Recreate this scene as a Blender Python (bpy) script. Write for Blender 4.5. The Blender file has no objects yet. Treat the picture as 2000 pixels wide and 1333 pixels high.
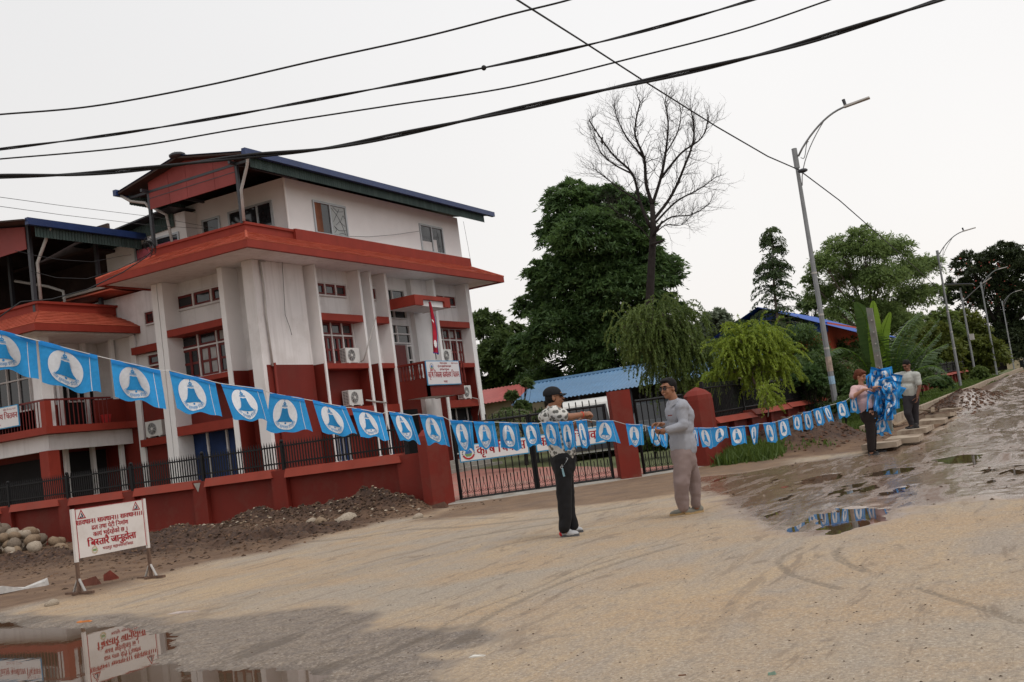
import bpy, bmesh, math, random
import numpy as np
from mathutils import Vector, Matrix
random.seed(7); rng = np.random.default_rng(11)
SC = bpy.context.scene; COL = SC.collection
R = math.radians
# ------------------------------------------------------------ camera
CAMH = 1.2; FPX = 2040.0
def cam_rows():
    a, pt, r = R(62.343), R(5.205), R(-7.708)
    f = np.array([math.sin(a)*math.cos(pt), math.cos(a)*math.cos(pt), math.sin(pt)])
    rt = np.array([math.cos(a), -math.sin(a), 0.0]); up = np.cross(rt, f)
    return np.stack([rt*math.cos(r)+up*math.sin(r), -rt*math.sin(r)+up*math.cos(r), f])
CM = cam_rows(); CP = np.array([0, 0, CAMH])
cd = bpy.data.cameras.new('camera'); cam = bpy.data.objects.new('camera', cd); COL.objects.link(cam)
m4 = Matrix.Identity(4)
for i in range(3):
    m4[i][0] = CM[0][i]; m4[i][1] = CM[1][i]; m4[i][2] = -CM[2][i]; m4[i][3] = CP[i]
cam.matrix_world = m4
cd.sensor_width = 36; cd.lens = FPX/2000*36; cd.clip_start = .1; cd.clip_end = 3000
SC.camera = cam
# ------------------------------------------------------------ light
SUN_EL, SUN_ROT = R(58), R(200)
w = bpy.data.worlds.new("World"); SC.world = w; w.use_nodes = True
nt = w.node_tree; nt.nodes.clear()
def N(t, ty, **kw):
    n = t.nodes.new(ty)
    for k, v in kw.items(): setattr(n, k, v)
    return n
out = N(nt, 'ShaderNodeOutputWorld'); bg = N(nt, 'ShaderNodeBackground'); bg.inputs[1].default_value = .1
sky = N(nt, 'ShaderNodeTexSky', sky_type='NISHITA', sun_disc=False, sun_elevation=SUN_EL, sun_rotation=SUN_ROT)
sky.dust_density = 4
geo = N(nt, 'ShaderNodeNewGeometry'); sep = N(nt, 'ShaderNodeSeparateXYZ'); nt.links.new(geo.outputs['Incoming'], sep.inputs[0])
neg = N(nt, 'ShaderNodeMath', operation='MULTIPLY'); neg.inputs[1].default_value = -1; nt.links.new(sep.outputs['Z'], neg.inputs[0])
cr = N(nt, 'ShaderNodeValToRGB'); nt.links.new(neg.outputs[0], cr.inputs[0])
cr.color_ramp.elements[0].position = 0.0; cr.color_ramp.elements[0].color = (.98, .925, .885, 1)
cr.color_ramp.elements[1].position = .42; cr.color_ramp.elements[1].color = (.95, .94, .935, 1)
e = cr.color_ramp.elements.new(.16); e.color = (.97, .945, .92, 1)
# the cloud is brighter on the side the hidden sun stands behind
dt = N(nt, 'ShaderNodeVectorMath', operation='DOT_PRODUCT'); nt.links.new(geo.outputs['Incoming'], dt.inputs[0]); dt.inputs[1].default_value = (-.93, .10, -.35)
mr = N(nt, 'ShaderNodeMapRange'); nt.links.new(dt.outputs['Value'], mr.inputs[0])
mr.inputs[1].default_value = .55; mr.inputs[2].default_value = 1.0; mr.inputs[3].default_value = 8.1; mr.inputs[4].default_value = 9.3
ns = N(nt, 'ShaderNodeTexNoise'); ns.inputs['Scale'].default_value = 2.2; ns.inputs['Detail'].default_value = 3
nt.links.new(geo.outputs['Incoming'], ns.inputs['Vector'])
mr2 = N(nt, 'ShaderNodeMapRange'); nt.links.new(ns.outputs[0], mr2.inputs[0]); mr2.inputs[3].default_value = .96; mr2.inputs[4].default_value = 1.03
mm = N(nt, 'ShaderNodeMath', operation='MULTIPLY'); nt.links.new(mr.outputs[0], mm.inputs[0]); nt.links.new(mr2.outputs[0], mm.inputs[1])
vm = N(nt, 'ShaderNodeVectorMath', operation='SCALE'); nt.links.new(cr.outputs[0], vm.inputs[0]); nt.links.new(mm.outputs[0], vm.inputs['Scale'])
mx = N(nt, 'ShaderNodeMix', data_type='RGBA'); mx.inputs[0].default_value = .93
nt.links.new(sky.outputs[0], mx.inputs[6]); nt.links.new(vm.outputs[0], mx.inputs[7])
nt.links.new(mx.outputs[2], bg.inputs[0]); nt.links.new(bg.outputs[0], out.inputs[0])
sd = bpy.data.lights.new('sun', 'SUN'); sd.energy = .95; sd.angle = R(18); sd.color = (1, .96, .9)
so = bpy.data.objects.new('sun', sd); COL.objects.link(so)
# the sky texture's rotation 0 looks along +Y and turns towards +X
sdir = Vector((math.sin(SUN_ROT)*math.cos(SUN_EL), math.cos(SUN_ROT)*math.cos(SUN_EL), math.sin(SUN_EL)))
so.rotation_euler = sdir.to_track_quat('Z', 'Y').to_euler(); so.location = sdir*60
SC.view_settings.view_transform = 'Standard'; SC.view_settings.look = 'None'
SC.view_settings.exposure = .2; SC.view_settings.gamma = 1; SC.view_settings.use_curve_mapping = False
SC.cycles.max_bounces = 6; SC.cycles.diffuse_bounces = 3; SC.cycles.glossy_bounces = 3; SC.cycles.transparent_max_bounces = 12

# ------------------------------------------------------------ measuring: a pixel of the photo on a plane of the place
def ray(x, y): return CM.T @ np.array([(x-1000)/FPX, -(y-666.5)/FPX, 1.0])
def on(x, y, ax, v):
    d = ray(x, y); i = 'xyz'.index(ax); t = (v-CP[i])/d[i]; return CP+d*t
def at(x, y, depth): return CP+ray(x, y)*depth
def depth_of(p): return float((CM @ (np.array(p, float)-CP))[2])
def on_line(x, y, p0, p1):
    """where the view ray crosses the upright plane through p0 and p1"""
    n = np.array([p1[1]-p0[1], -(p1[0]-p0[0]), 0.0]); d = ray(x, y)
    t = (n @ (np.array([p0[0], p0[1], 0])-CP))/(n @ d); return CP+d*t
# ------------------------------------------------------------ mesh helper
class MB:
    def __init__(s): s.v = []; s.f = []; s.m = []
    def add(s, vs, fs, mi=0):
        o = len(s.v); s.v += [tuple(map(float, p)) for p in vs]; s.f += [tuple(i+o for i in f) for f in fs]; s.m += [mi]*len(fs); return s
    def box(s, x0, x1, y0, y1, z0, z1, mi=0):
        if x0 > x1: x0, x1 = x1, x0
        if y0 > y1: y0, y1 = y1, y0
        if z0 > z1: z0, z1 = z1, z0
        return s.add([(x0,y0,z0),(x1,y0,z0),(x1,y1,z0),(x0,y1,z0),(x0,y0,z1),(x1,y0,z1),(x1,y1,z1),(x0,y1,z1)],
                     [(0,3,2,1),(4,5,6,7),(0,1,5,4),(1,2,6,5),(2,3,7,6),(3,0,4,7)], mi)
    def hexa(s, lo, hi, mi=0):
        n = len(lo)
        return s.add(list(lo)+list(hi), [tuple(reversed(range(n))), tuple(range(n, 2*n))]+[(i, (i+1) % n, (i+1) % n+n, i+n) for i in range(n)], mi)
    def beam(s, a, b, w, h, mi=0, up=(0,0,1)):
        a = Vector(a); b = Vector(b); d = (b-a).normalized(); u = Vector(up)
        if abs(d.dot(u)) > .98: u = Vector((1,0,0))
        sx = d.cross(u).normalized()*w/2; sy = sx.cross(d).normalized()*h/2
        return s.hexa([a-sx-sy, a+sx-sy, a+sx+sy, a-sx+sy], [b-sx-sy, b+sx-sy, b+sx+sy, b-sx+sy], mi)
    def tube(s, pts, rad, n=8, mi=0, cap=True):
        pts = [Vector(p) for p in pts]; k = len(pts)
        if not hasattr(rad, '__len__'): rad = [rad]*k
        vs = []; u = None
        for i, p in enumerate(pts):
            d = (pts[min(i+1, k-1)]-pts[max(i-1, 0)])
            d = d.normalized() if d.length > 1e-9 else Vector((0,0,1))
            if u is None: u = d.cross(Vector((0,0,1)) if abs(d.z) < .9 else Vector((1,0,0))).normalized()
            else:
                u = u-d*u.dot(d); u = u.normalized() if u.length > 1e-6 else d.orthogonal().normalized()
            v = d.cross(u)
            for j in range(n):
                a = 2*math.pi*j/n; vs.append(p+(u*math.cos(a)+v*math.sin(a))*rad[i])
        fs = [(i*n+j, i*n+(j+1) % n, (i+1)*n+(j+1) % n, (i+1)*n+j) for i in range(k-1) for j in range(n)]
        if cap: fs += [tuple(reversed(range(n))), tuple(range((k-1)*n, k*n))]
        return s.add(vs, fs, mi)
    def ell(s, c, r, rot=None, n=10, m=7, mi=0):
        c = Vector(c); r = (r, r, r) if not hasattr(r, '__len__') else r
        vs = []
        for i in range(m+1):
            t = math.pi*i/m
            for j in range(n):
                a = 2*math.pi*j/n; p = Vector((r[0]*math.sin(t)*math.cos(a), r[1]*math.sin(t)*math.sin(a), r[2]*math.cos(t)))
                vs.append(c+(rot @ p if rot else p))
        return s.add(vs, [(i*n+j, (i+1)*n+j, (i+1)*n+(j+1) % n, i*n+(j+1) % n) for i in range(m) for j in range(n)], mi)
    def grid(s, P, mi=0, close=False):
        """P: rows of points"""
        r, c = len(P), len(P[0]); vs = [q for row in P for q in row]
        return s.add(vs, [(i*c+j, i*c+j+1, (i+1)*c+j+1, (i+1)*c+j) for i in range(r-1) for j in range(c-1)], mi)
    def mesh(s, name, mats):
        me = bpy.data.meshes.new(name); me.from_pydata(s.v, [], s.f)
        for m in (mats if isinstance(mats, (list, tuple)) else [mats]): me.materials.append(m)
        if any(s.m): me.polygons.foreach_set('material_index', s.m)
        me.update(); return me
    def build(s, name, mats, parent=None, label=None, smooth=False, local=False):
        me = s.mesh(name, mats)
        if smooth: me.polygons.foreach_set('use_smooth', [True]*len(me.polygons))
        return put(name, me, parent, label, local)
def put(name, me, parent=None, label=None, local=False):
    o = bpy.data.objects.new(name, me); COL.objects.link(o)
    if parent is not None:
        o.parent = parent
        if not local:
            m = Matrix.Identity(4); p = parent
            while p is not None: m = p.matrix_basis @ m if p.parent is None else m; p = p.parent
            root = parent
            while root.parent is not None: root = root.parent
            o.matrix_parent_inverse = (root.matrix_basis.inverted() if parent.parent is None else Matrix.Identity(4))
    if label: o['label'] = label
    return o
def tag(o, label, cat=None, group=None, kind=None):
    if label: o['label'] = label
    if cat: o['category'] = cat
    if group: o['group'] = group
    if kind: o['kind'] = kind
    return o
def thing(name, label, cat, loc=(0,0,0), group=None, rotz=0):
    o = bpy.data.objects.new(name, None); COL.objects.link(o); o.location = loc; o.rotation_euler = (0,0,rotz)
    o.empty_display_size = .2
    o.matrix_basis = Matrix.Translation(Vector(loc)) @ Matrix.Rotation(rotz, 4, 'Z')
    return tag(o, label, cat, group)
def dup(root, loc, label=None, rotz=None):
    c = root.copy(); COL.objects.link(c); c.location = loc
    if rotz is not None: c.rotation_euler = (0,0,rotz)
    if label: c['label'] = label
    for ch in list(root.children):
        d = ch.copy(); COL.objects.link(d); d.parent = c
        for g in list(ch.children):
            q = g.copy(); COL.objects.link(q); q.parent = d
    return c
def npmesh(name, V, F, mats, mi=None, smooth=False):
    """fast mesh out of arrays; F (n,3) or (n,4)"""
    me = bpy.data.meshes.new(name); V = np.ascontiguousarray(V, dtype=np.float32); F = np.ascontiguousarray(F, dtype=np.int32); k = F.shape[1]
    me.vertices.add(len(V)); me.vertices.foreach_set('co', V.ravel())
    me.loops.add(F.size); me.loops.foreach_set('vertex_index', F.ravel())
    me.polygons.add(len(F)); me.polygons.foreach_set('loop_start', np.arange(0, F.size, k, dtype=np.int32))
    me.polygons.foreach_set('loop_total', np.full(len(F), k, dtype=np.int32))
    for m in (mats if isinstance(mats, (list, tuple)) else [mats]): me.materials.append(m)
    if mi is not None: me.polygons.foreach_set('material_index', np.asarray(mi, dtype=np.int32))
    me.polygons.foreach_set('use_smooth', np.full(len(F), smooth))
    me.update(calc_edges=True); return me
# ------------------------------------------------------------ materials
MATS = {}
def lin(c): return tuple((x/12.92 if x <= .04045 else ((x+.055)/1.055)**2.4) for x in c)
def mat(name, col, rough=.8, var=.12, scale=3.0, bump=0.0, bscale=60, metal=0, streak=0, dirt=None, dscale=1.2, damt=.5, spec=.3, grime=None, sub=0):
    if name in MATS: return MATS[name]
    m = bpy.data.materials.new(name); m.use_nodes = True; t = m.node_tree; b = t.nodes['Principled BSDF']
    tc = N(t, 'ShaderNodeTexCoord'); n1 = N(t, 'ShaderNodeTexNoise'); n1.inputs['Scale'].default_value = scale; n1.inputs['Detail'].default_value = 6
    t.links.new(tc.outputs['Object'], n1.inputs['Vector'])
    def mix(a, bcol, fac, rng_=(.35, .7)):
        mrr = N(t, 'ShaderNodeMapRange'); t.links.new(fac, mrr.inputs[0]); mrr.inputs[1].default_value = rng_[0]; mrr.inputs[2].default_value = rng_[1]
        x = N(t, 'ShaderNodeMix', data_type='RGBA'); t.links.new(mrr.outputs[0], x.inputs[0])
        if isinstance(a, tuple): x.inputs[6].default_value = (*a, 1)
        else: t.links.new(a, x.inputs[6])
        x.inputs[7].default_value = (*bcol, 1); return x.outputs[2], mrr
    c1 = tuple(min(1, x*(1+var)) for x in col); c2 = tuple(x*(1-var) for x in col)
    o, _ = mix(c1, c2, n1.outputs[0], (.3, .7))
    if streak:
        mp = N(t, 'ShaderNodeMapping'); mp.inputs['Scale'].default_value = (3.5, 3.5, .22); t.links.new(tc.outputs['Object'], mp.inputs[0])
        n2 = N(t, 'ShaderNodeTexNoise'); n2.inputs['Scale'].default_value = 1.6; n2.inputs['Detail'].default_value = 5; t.links.new(mp.outputs[0], n2.inputs['Vector'])
        g = grime or tuple(x*.55 for x in col)
        o, mrr = mix(o, g, n2.outputs[0], (.5, .85)); mrr.inputs[4].default_value = streak
    if dirt:
        n3 = N(t, 'ShaderNodeTexNoise'); n3.inputs['Scale'].default_value = dscale; n3.inputs['Detail'].default_value = 8; n3.inputs['Roughness'].default_value = .65
        t.links.new(tc.outputs['Object'], n3.inputs['Vector'])
        o, mrr = mix(o, dirt, n3.outputs[0], (.5, .62)); mrr.inputs[4].default_value = damt
    t.links.new(o, b.inputs['Base Color']); b.inputs['Roughness'].default_value = rough; b.inputs['Metallic'].default_value = metal
    b.inputs['Specular IOR Level'].default_value = spec
    if bump:
        n4 = N(t, 'ShaderNodeTexNoise'); n4.inputs['Scale'].default_value = bscale; n4.inputs['Detail'].default_value = 5; t.links.new(tc.outputs['Object'], n4.inputs['Vector'])
        bp = N(t, 'ShaderNodeBump'); bp.inputs['Strength'].default_value = bump; bp.inputs['Distance'].default_value = .01
        t.links.new(n4.outputs[0], bp.inputs['Height']); t.links.new(bp.outputs[0], b.inputs['Normal'])
    if sub:   # dried mud splashed up from the ground
        sp = N(t, 'ShaderNodeSeparateXYZ'); t.links.new(tc.outputs['Object'], sp.inputs[0]); ng = N(t, 'ShaderNodeTexNoise'); ng.inputs['Scale'].default_value = 5; ng.inputs['Detail'].default_value = 8; ng.inputs['Roughness'].default_value = .7; t.links.new(tc.outputs['Object'], ng.inputs['Vector'])
        ad = N(t, 'ShaderNodeMath', operation='MULTIPLY_ADD'); t.links.new(ng.outputs[0], ad.inputs[0]); ad.inputs[1].default_value = -sub*2.2; t.links.new(sp.outputs['Z'], ad.inputs[2])
        ms_ = N(t, 'ShaderNodeMapRange'); t.links.new(ad.outputs[0], ms_.inputs[0]); ms_.inputs[1].default_value = -sub*.75; ms_.inputs[2].default_value = -sub*1.35; ms_.inputs[4].default_value = .75
        xs = N(t, 'ShaderNodeMix', data_type='RGBA'); t.links.new(ms_.outputs[0], xs.inputs[0]); t.links.new(o, xs.inputs[6]); xs.inputs[7].default_value = (.17,.085,.055,1); t.links.new(xs.outputs[2], b.inputs['Base Color'])
    MATS[name] = m; return m
def leafmat(name, c1, c2, trans=.25, rough=.55):
    """two greens mixed leaf by leaf (per mesh island), a little light through the blade"""
    if name in MATS: return MATS[name]
    m = bpy.data.materials.new(name); m.use_nodes = True; t = m.node_tree; b = t.nodes['Principled BSDF']
    g = N(t, 'ShaderNodeNewGeometry'); x = N(t, 'ShaderNodeMix', data_type='RGBA'); x.inputs[6].default_value = (*c1, 1); x.inputs[7].default_value = (*c2, 1)
    tc = N(t, 'ShaderNodeTexCoord'); n1 = N(t, 'ShaderNodeTexNoise'); n1.inputs['Scale'].default_value = .6; t.links.new(tc.outputs['Object'], n1.inputs['Vector'])
    a = N(t, 'ShaderNodeMath', operation='MULTIPLY_ADD'); t.links.new(n1.outputs[0], a.inputs[0]); a.inputs[1].default_value = 1.6; a.inputs[2].default_value = -.55
    a2 = N(t, 'ShaderNodeMath', operation='MULTIPLY_ADD', use_clamp=True); t.links.new(g.outputs['Random Per Island'], a2.inputs[0]); a2.inputs[1].default_value = .5; t.links.new(a.outputs[0], a2.inputs[2])
    t.links.new(a2.outputs[0], x.inputs[0]); t.links.new(x.outputs[2], b.inputs['Base Color']); b.inputs['Roughness'].default_value = rough
    b.inputs['Specular IOR Level'].default_value = .35
    if trans:
        tr = N(t, 'ShaderNodeBsdfTranslucent'); sh = N(t, 'ShaderNodeMixShader'); sh.inputs[0].default_value = trans
        hs = N(t, 'ShaderNodeHueSaturation'); hs.inputs['Value'].default_value = 1.5; hs.inputs['Hue'].default_value = .485
        t.links.new(x.outputs[2], hs.inputs['Color']); t.links.new(hs.outputs[0], tr.inputs[0])
        t.links.new(b.outputs[0], sh.inputs[1]); t.links.new(tr.outputs[0], sh.inputs[2]); t.links.new(sh.outputs[0], t.nodes['Material Output'].inputs[0])
    MATS[name] = m; return m
WHITE = mat('white_paint', (.72,.70,.695), .75, .04, 1.5, .15, 40, streak=.5, grime=(.40,.37,.35), dirt=(.56,.53,.51), dscale=.9, damt=.5)
WHITE2 = mat('clean_white_paint', (.80,.79,.785), .7, .03, 2)
RED = mat('dark_red_paint', (.155,.0165,.010), .65, .10, 1.2, .15, 40, streak=.4, grime=(.09,.012,.009), dirt=(.15,.03,.02), damt=.35)
REDWALL = mat('street_wall_red_paint', (.17,.0175,.010), .7, .12, 1.1, .2, 50, streak=.4, grime=(.12,.02,.013), dirt=(.17,.04,.027), dscale=2.2, damt=.45, sub=.3)
REDCAP = mat('coping_red_paint', (.26,.042,.025), .75, .12, 2, .3, 40, dirt=(.22,.055,.038), damt=.5)
TILE = mat('terracotta_tile_paint', (.40,.082,.045), .75, .14, 2.5, .2, 30, dirt=(.31,.05,.028), dscale=1.6, damt=.5)
FASC = mat('red_fascia_paint', (.25,.031,.018), .7, .10, 2, .1, 30, streak=.3)
PINK = mat('faded_red_sheet', (.27,.052,.047), .6, .10, 1.5, 0, streak=.3, dirt=(.2,.03,.025), dscale=.5, damt=.6)
BLUE = mat('blue_sheet', (.012,.03,.11), .4, .15, 2, 0, spec=.5)
GREENSH = mat('green_corrugated_sheet', (.035,.065,.06), .45, .2, 2, 0, streak=.5, grime=(.15,.2,.19))
DARKST = mat('dark_steel', (.035,.037,.045), .5, .2, 3, 0, spec=.5)
UNDER = mat('dark_brown_underside', (.045,.028,.024), .8, .3, 2)  # dark brown shared by roof undersides and the sheets behind the wing
BLACKIR = mat('black_iron_paint', (.008,.008,.009), .55, .2, 8, spec=.25)
FRAME = mat('window_frame_paint', (.60,.58,.57), .6, .06, 4)
MAROON = mat('maroon_casement', (.13,.018,.016), .5, .15, 5)
PVC = mat('pvc_pipe', (.42,.40,.38), .5, .15, 3, streak=.4)
ALU = mat('aluminium_window', (.42,.45,.47), .4, .06, 4, metal=.3)
CURT = mat('blue_curtain', (.012,.03,.10), .8, .3, 2, streak=.6, grime=(.01,.02,.05))
CURW = mat('pale_curtain', (.35,.34,.33), .9, .2, 4, streak=.6)
CURB = mat('brown_curtain', (.22,.09,.05), .9, .25, 4, streak=.7)
CURP = mat('pink_curtain', (.5,.12,.16), .9, .2, 6, streak=.4)
ACW = mat('ac_casing', (.62,.62,.60), .45, .05, 5)
ACD = mat('ac_grille', (.05,.05,.055), .5, .1, 5)
def glass(name, col=(.02,.022,.025), rough=.06):
    m = mat(name, col, rough, .3, 2, spec=.6); return m
GLASS = glass('dark_window_glass')
DARK = mat('painted_room_shade', (.012,.011,.012), .9, .2, 2)  # near-black colour stands in for the shade inside unlit openings
CONC = mat('concrete', (.33,.31,.28), .9, .15, 4, .5, 50, dirt=(.2,.15,.11), dscale=3)
STEEL = mat('galvanised_steel', (.24,.25,.26), .5, .12, 6, metal=.35, streak=.3)
CREAM = mat('cream_wall', (.42,.38,.27), .8, .1, 2, streak=.4)
# ------------------------------------------------------------ lettering (flat print)
_tc = bpy.data.curves.new('lettering_source', 'FONT'); _to = bpy.data.objects.new('lettering_source', _tc); COL.objects.link(_to)
_gc = {}
def _raw(s):
    _tc.body = s; _to.data.update_tag() if hasattr(_to.data, 'update_tag') else None
    dg = bpy.context.evaluated_depsgraph_get(); dg.update()
    me = bpy.data.meshes.new_from_object(_to.evaluated_get(dg))
    v = [(p.co.x, p.co.y) for p in me.vertices]; f = [tuple(q.vertices) for q in me.polygons]
    bpy.data.meshes.remove(me); return v, f
def glyph(s, half=False):
    k = (s, half)
    if k not in _gc:
        v, f = _raw(s); bar_ = '।' if s.strip() and ord(s[0]) > 0x900 else '|'
        adv = (max(p[0] for p in _raw(s+bar_)[0])-max(p[0] for p in _raw(bar_)[0])) if s.strip() else .28
        if half and v:
            bm = bmesh.new(); vs = [bm.verts.new((x, y, 0)) for x, y in v]
            for q in f:
                try: bm.faces.new([vs[i] for i in q])
                except ValueError: pass
            adv *= .68
            bmesh.ops.bisect_plane(bm, geom=bm.verts[:]+bm.edges[:]+bm.faces[:], plane_co=(adv, 0, 0), plane_no=(1,0,0), clear_outer=True)
            bm.verts.index_update(); v = [(q.co.x, q.co.y) for q in bm.verts]; f = [tuple(x.index for x in q.verts) for q in bm.faces]; bm.free()
        _gc[k] = (v, f, adv)
    return _gc[k]
def lay(s, bold=.0):
    """returns glyph pieces [(verts2d, faces)] and the width; '<' makes the next letter a half form, '^' sets a reph hook, '_r' a lower r stroke"""
    L = []; i = 0
    while i < len(s):
        c = s[i]
        if c == '<': L.append(('h', s[i+1])); i += 2; continue
        if c == '^': L.append(('r', '')); i += 1; continue
        if c == '~': L.append(('s', '')); i += 1; continue
        o = ord(c)
        if o in (0x941,0x942,0x943,0x947,0x948,0x902,0x94d,0x901) and L and L[-1][0] == 'g': L[-1] = ('g', L[-1][1]+c)
        elif o == 0x93f:
            j = len(L)-1
            while j > 0 and L[j-1][0] == 'h': j -= 1
            L.insert(j, ('g', c))
        else: L.append(('g', c))
        i += 1
    x = 0; out_ = []; last = 0
    for ty, c in L:
        if ty == 'g' or ty == 'h':
            v, f, a = glyph(c, ty == 'h')
            for bx in ((0,) if not bold else (-bold, 0, bold)): out_.append(([(p[0]+x+bx, p[1]) for p in v], f))
            last = x; x += a
        elif ty == 'r':
            pts = [(x-.10, .60), (x-.14, .72), (x-.06, .80), (x+.03, .77)]; v = []; wd = .035+bold
            for k, p in enumerate(pts): v += [(p[0]-wd, p[1]-wd*.5), (p[0]+wd, p[1]+wd*.5)]
            out_.append((v, [(2*k, 2*k+1, 2*k+3, 2*k+2) for k in range(3)]))
        elif ty == 's':
            a0 = x-.16; out_.append(([(a0-.16, .02), (a0+.02, .20), (a0+.02, .27), (a0-.2, .07)], [(0,1,2,3)]))
    return out_, x
def text(mb, s, o, u, v, n, size, mi=0, bold=.02, align='c', width=None, warp=None, lift=.003):
    """print s at o (baseline), u right, v up, n outward"""
    pcs, wd = lay(s, bold); o = Vector(o); u = Vector(u).normalized(); v = Vector(v).normalized(); n = Vector(n).normalized()
    sx = size if width is None else width/wd
    x0 = {'c': -wd*sx/2, 'l': 0, 'r': -wd*sx}[align]
    for k, (vs, fs) in enumerate(pcs):
        if not vs: continue
        pp = []
        for a, b in vs:
            X, Y = a*sx+x0, b*size
            if warp: X, Y = warp(X, Y)
            pp.append(o+u*X+v*Y+n*(lift+.00012*(k % 9)))
        mb.add(pp, fs, mi)
# ------------------------------------------------------------ walls with openings: local frames
class Face:
    """a wall face: 'F' looks to -Y from y=v, 'L' looks to -X from x=v; T(u, w, z): w metres outwards"""
    def __init__(s, ty, v): s.ty = ty; s.v = v
    def T(s, u, w_, z): return (u, s.v-w_, z) if s.ty == 'F' else (s.v-w_, u, z)
    def px(s, x, y):
        p = on(x, y, 'y' if s.ty == 'F' else 'x', s.v); return (p[0] if s.ty == 'F' else p[1]), p[2]
    def box(s, mb, u0, u1, w0, w1, z0, z1, mi=0):
        a = s.T(u0, w0, z0); b = s.T(u1, w1, z1); return mb.box(a[0], b[0], a[1], b[1], z0, z1, mi)
def window(face, root, u0, u1, z0, z1, cols, rows, fr=FRAME, bar=.05, inner=None, depth=.08, pane=GLASS, w0=-.02, split=None, curtain=None, name='window', back=True, label=None):
    """frame with mullions; rows: fractions of the height from the bottom; inner: casement material; each pane an object under the window"""
    if u0 > u1: u0, u1 = u1, u0
    f = MB(); B = face.box
    B(f, u0, u1, w0, depth, z0, z0+bar); B(f, u0, u1, w0, depth, z1-bar, z1)
    B(f, u0, u0+bar, w0, depth, z0+bar, z1-bar); B(f, u1-bar, u1, w0, depth, z0+bar, z1-bar)
    zs = [z0+bar*.5]; acc = 0
    for r_ in rows: acc += r_; zs.append(z0+bar*.5+(z1-z0-bar)*acc/sum(rows))
    us = [u0+bar*.5+(u1-u0-bar)*i/cols for i in range(cols+1)]
    for z in zs[1:-1]: B(f, u0+bar, u1-bar, w0, depth-.005, z-bar/2, z+bar/2)
    for k in range(len(zs)-1):
        for u in us[1:-1]: B(f, u-bar/2, u+bar/2, w0, depth-.005, zs[k]+bar/2, zs[k+1]-bar/2)
    fo = f.build(name, fr, root, label)
    for k in range(len(zs)-1):
        for i in range(cols):
            a, b, c, d = us[i]+bar/2, us[i+1]-bar/2, zs[k]+bar/2, zs[k+1]-bar/2
            if inner:
                q = MB(); t_ = min(.075, (b-a)*.17)
                B(q, a, b, 0, .035, c, c+t_); B(q, a, b, 0, .035, d-t_, d); B(q, a, a+t_, 0, .035, c+t_, d-t_); B(q, b-t_, b, 0, .035, c+t_, d-t_)
                if split and k == 0: m_ = (a+b)/2; B(q, m_-t_*.6, m_+t_*.6, 0, .04, c+t_, d-t_); B(q, a+t_, m_-t_*.6, 0, .03, (c+d)/2-t_*.5, (c+d)/2+t_*.5); B(q, m_+t_*.6, b-t_, 0, .03, (c+d)/2-t_*.5, (c+d)/2+t_*.5)
                q.build('casement', inner, fo)
            g = MB(); B(g, a, b, -.012, .006, c, d); g.build('pane', pane if not isinstance(pane, list) else pane[(i+k) % len(pane)], fo)
    return fo
def corrugated(P00, P10, P11, P01, pitch, amp, steps=None):
    """ribs run from edge P00-P10 to edge P01-P11; waves follow P00->P10; returns rows for MB.grid"""
    a, b, c, d = map(Vector, (P00, P10, P11, P01)); L = (b-a).length; n = max(2, int(L/pitch))*4
    nrm = (b-a).cross(d-a).normalized(); rows = []
    for t in (0, 1):
        p0, p1 = (a, b) if t == 0 else (d, c)
        rows.append([p0.lerp(p1, i/n)+nrm*amp*(0, 1, 0, -1)[i % 4] for i in range(n+1)])
    return rows
def tiles(face_pts, rows_n, tw, name, parent, m=TILE, thick=.012, label=None):
    """overlapping flat roof tiles on the quad lower-left, lower-right, upper-right, upper-left: one stuff part"""
    a, b, c, d = map(Vector, face_pts); nrm = (b-a).cross(d-a).normalized(); mb = MB()
    if nrm.z < 0: nrm = -nrm
    for r_ in range(rows_n):
        t0, t1 = r_/rows_n, (r_+1.12)/rows_n; t1 = min(t1, 1)
        l0, r0 = a.lerp(d, t0), b.lerp(c, t0); l1, r1 = a.lerp(d, t1), b.lerp(c, t1)
        n = max(1, int((r0-l0).length/tw)); off = (r_ % 2)*.5
        for i in range(-1, n+1):
            s0, s1 = max(0, (i+off+.02)/n), min(1, (i+off+.98)/n)
            if s1-s0 < .2/n: continue
            j = random.uniform(-.004, .006)
            p0, p1, p2, p3 = l0.lerp(r0, s0), l0.lerp(r0, s1), l1.lerp(r1, s1), l1.lerp(r1, s0)
            up0, up1 = nrm*(thick*2.2+j), nrm*thick*.6
            mb.add([p0, p1, p1+up0, p0+up0, p3+up1, p2+up1], [(0,1,2,3), (3,2,5,4)])
    o = mb.build(name, m, parent, label); o['kind'] = 'stuff'; return o
def quad_slab(mb, pts, t, mi=0):
    a, b, c, d = map(Vector, pts); n = (b-a).cross(d-a).normalized()
    if n.z < 0: n = -n
    return mb.hexa([p-n*t for p in (a, b, c, d)], [a, b, c, d], mi)
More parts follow.
